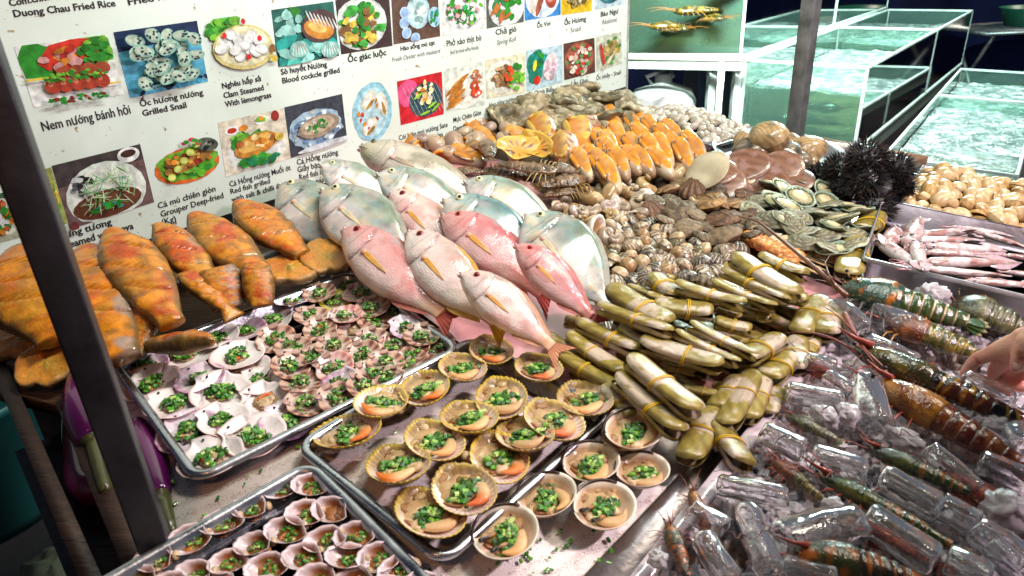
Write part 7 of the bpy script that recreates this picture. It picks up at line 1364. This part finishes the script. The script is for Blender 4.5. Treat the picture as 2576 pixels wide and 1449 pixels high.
limb([(1600, 470, 1.205, .022), (1480, 480, 1.200, .016), (1420, 560, 1.200, .0125), (1375, 660, 1.204, .0112), (1335, 760, 1.208, .0102), (1312, 825, 1.211, .0085)])
limb([(1420, 450, 1.218, .018), (1700, 430, 1.205, .028), (1950, 330, 1.19, .026), (2300, 180, 1.16, .030), (3200, -250, 1.10, .040), (4400, -800, 1.05, .046)])
_a, _b = AT(*k('C12', 2300, 180), 1.16), AT(*k('C12', 4400, -800), 1.05); _d = nz(_b-_a); g.tube([_b-_d*.05, _b+_d*.12, _b+_d*.35, _b+_d*.6], [.044, .048, .055, .06], (.6, .3, .2), n=18)
me = g.mesh('person', 'skin'); o = obj('person', me); rm = o.modifiers.new('r', 'REMESH'); rm.mode = 'VOXEL'; rm.voxel_size = .0022; s_ = o.modifiers.new('s', 'SMOOTH'); s_.iterations = 5; s_.factor = .6
bpy.context.view_layer.update(); me2 = bpy.data.meshes.new_from_object(o.evaluated_get(bpy.context.evaluated_depsgraph_get())); o.modifiers.clear(); o.data = me2
V = np.zeros(len(me2.vertices)*3); me2.vertices.foreach_get('co', V); V = V.reshape(-1, 3); c = mixc((.82, .50, .38), (.76, .40, .30), np.clip(.5+fbm(V, 30, (0, 0, 0), 2), 0, 1))
for x, y, r, s in ((600, 930, 1.28, .016), (1400, 1095, 1.27, .02), (1320, 800, 1.21, .014), (820, 690, 1.25, .012), (1010, 920, 1.268, .014), (1180, 700, 1.245, .02)):
    d = np.linalg.norm(V-hp(x, y, r), axis=1); c = mixc(c, (.76, .22, .18), np.exp(-(d/s)**2)*.6)
for x0, y0, x1, y1, r in ((770, 690, 800, 790, 1.243), (1000, 700, 1090, 760, 1.236), (660, 790, 730, 830, 1.26), (1040, 1010, 1110, 920, 1.262), (1340, 630, 1400, 620, 1.193), (1350, 700, 1400, 690, 1.195)):
    for t in np.linspace(0, 1, 12): d = np.linalg.norm((V-hp(x0+(x1-x0)*t, y0+(y1-y0)*t, r)), axis=1); c = mixc(c, (.36, .12, .08), np.exp(-(d/.0028)**2)*.35)
for a_ in list(me2.color_attributes): me2.color_attributes.remove(a_)
at = me2.color_attributes.new('Col', 'FLOAT_COLOR', 'POINT'); at.data.foreach_set('color', np.c_[np.clip(c, 0, 1), np.ones(len(c))].astype(np.float32).ravel()); me2.polygons.foreach_set('use_smooth', [True]*len(me2.polygons))
me2.materials.clear(); me2.materials.append(MATS['skin']); tag(o, 'bare hand reaching in from the right border and pointing at a striped prawn', 'person')
g = G(); A, B = hp(1330, 740, 1.197), hp(1318, 850, 1.202); 
nt_ = obj('fingernail', G().ell((0, 0, 0), (.0066, .0054, .0018), (.72, .46, .40), n=18, m=8).mesh('fingernail', 'nail')); nt_.matrix_world = frame((A+B)/2, nz(B-A), up=nz(CAM-A)); bpy.context.view_layer.update(); nt_.parent = o

# ================================================================ LIGHT AND CAMERA
SUNV = nz([.50, .05, .86])
sd_ = bpy.data.lights.new('sun', 'SUN'); sd_.energy = 1.75; sd_.angle = math.radians(11); sd_.color = (1, .87, .70); so = bpy.data.objects.new('sun', sd_); COL.objects.link(so); so.rotation_euler = Vector(SUNV).to_track_quat('Z', 'Y').to_euler()
w = bpy.data.worlds.new('World'); SC.world = w; w.use_nodes = True; nt = w.node_tree; sk_ = nt.nodes.new('ShaderNodeTexSky'); sk_.sky_type = 'NISHITA'; sk_.sun_disc = False; sk_.sun_elevation = math.asin(SUNV[2]); sk_.sun_rotation = math.atan2(SUNV[0], SUNV[1])
nt.links.new(sk_.outputs[0], nt.nodes['Background'].inputs[0]); nt.nodes['Background'].inputs[1].default_value = .02
def lamp(name, typ, loc, en, col, size=.1, size_y=None, tgt=None, spread=0):
    l = bpy.data.lights.new(name, typ); l.energy = en; l.color = col
    if typ == 'AREA': l.shape = 'RECTANGLE'; l.size = size; l.size_y = size_y or size
    else: l.shadow_soft_size = size
    o = bpy.data.objects.new(name, l); COL.objects.link(o); o.location = loc
    if tgt is not None: o.rotation_euler = (Vector(loc)-Vector(tgt)).to_track_quat('Z', 'Y').to_euler()
    if spread: l.spread = math.radians(spread)
    return o
lamp('stall_tube_lamp', 'AREA', (.45, 1.15, 2.25), 20, (.95, 1, .92), 1.2, .08, (-.15, 2.0, 1.35))
lamp('tank_tube_lamp', 'AREA', (2.4, 4.2, 2.4), 220, (.75, 1, .92), 1.4, .1, (2.4, 4.1, 1))
lamp('lobster_tank_lamp', 'AREA', (.7, 2.5, 2.4), 28, (.85, 1, .85), .9, .08, (1.0, 3.7, 1.35), 70)  # added fill light, brightens the tall lobster tank
lamp('aisle_tube_lamp', 'AREA', (1.15, 2.3, 2.3), 26, (.9, 1, .95), .9, .08, (1.4, 3.5, .8), 60)  # added fill light for the otherwise unlit front of the large tank
lamp('warm_bulb', 'POINT', (-.35, .1, 1.75), 4, (1, .42, .14), .04)
lamp('pink_bulb', 'POINT', (1.25, .55, 1.95), 80, (1, .78, .84), .05)
cd = bpy.data.cameras.new('camera'); co = bpy.data.objects.new('camera', cd); COL.objects.link(co); cd.sensor_width = 36; cd.lens = F/2576*36; cd.clip_start = .02; cd.clip_end = 200
r_, u_, b_v = R@np.array([1, 0, 0]), R@np.array([0, -1, 0]), R@np.array([0, 0, -1])
co.matrix_world = Matrix(((r_[0], u_[0], b_v[0], CAM[0]), (r_[1], u_[1], b_v[1], CAM[1]), (r_[2], u_[2], b_v[2], CAM[2]), (0, 0, 0, 1)))
cd.dof.use_dof = True; cd.dof.focus_distance = 1.35; cd.dof.aperture_fstop = 8; SC.camera = co
SC.view_settings.view_transform = 'Standard'; SC.view_settings.look = 'None'; SC.view_settings.exposure = .05; SC.view_settings.gamma = 1
SC.cycles.max_bounces = 12; SC.cycles.transmission_bounces = 10; SC.cycles.transparent_max_bounces = 16; SC.cycles.caustics_reflective = False; SC.cycles.sample_clamp_indirect = 4; SC.cycles.use_denoising = True
for o in list(COL.objects):
    if o.type == 'EMPTY': o.empty_display_size = .01
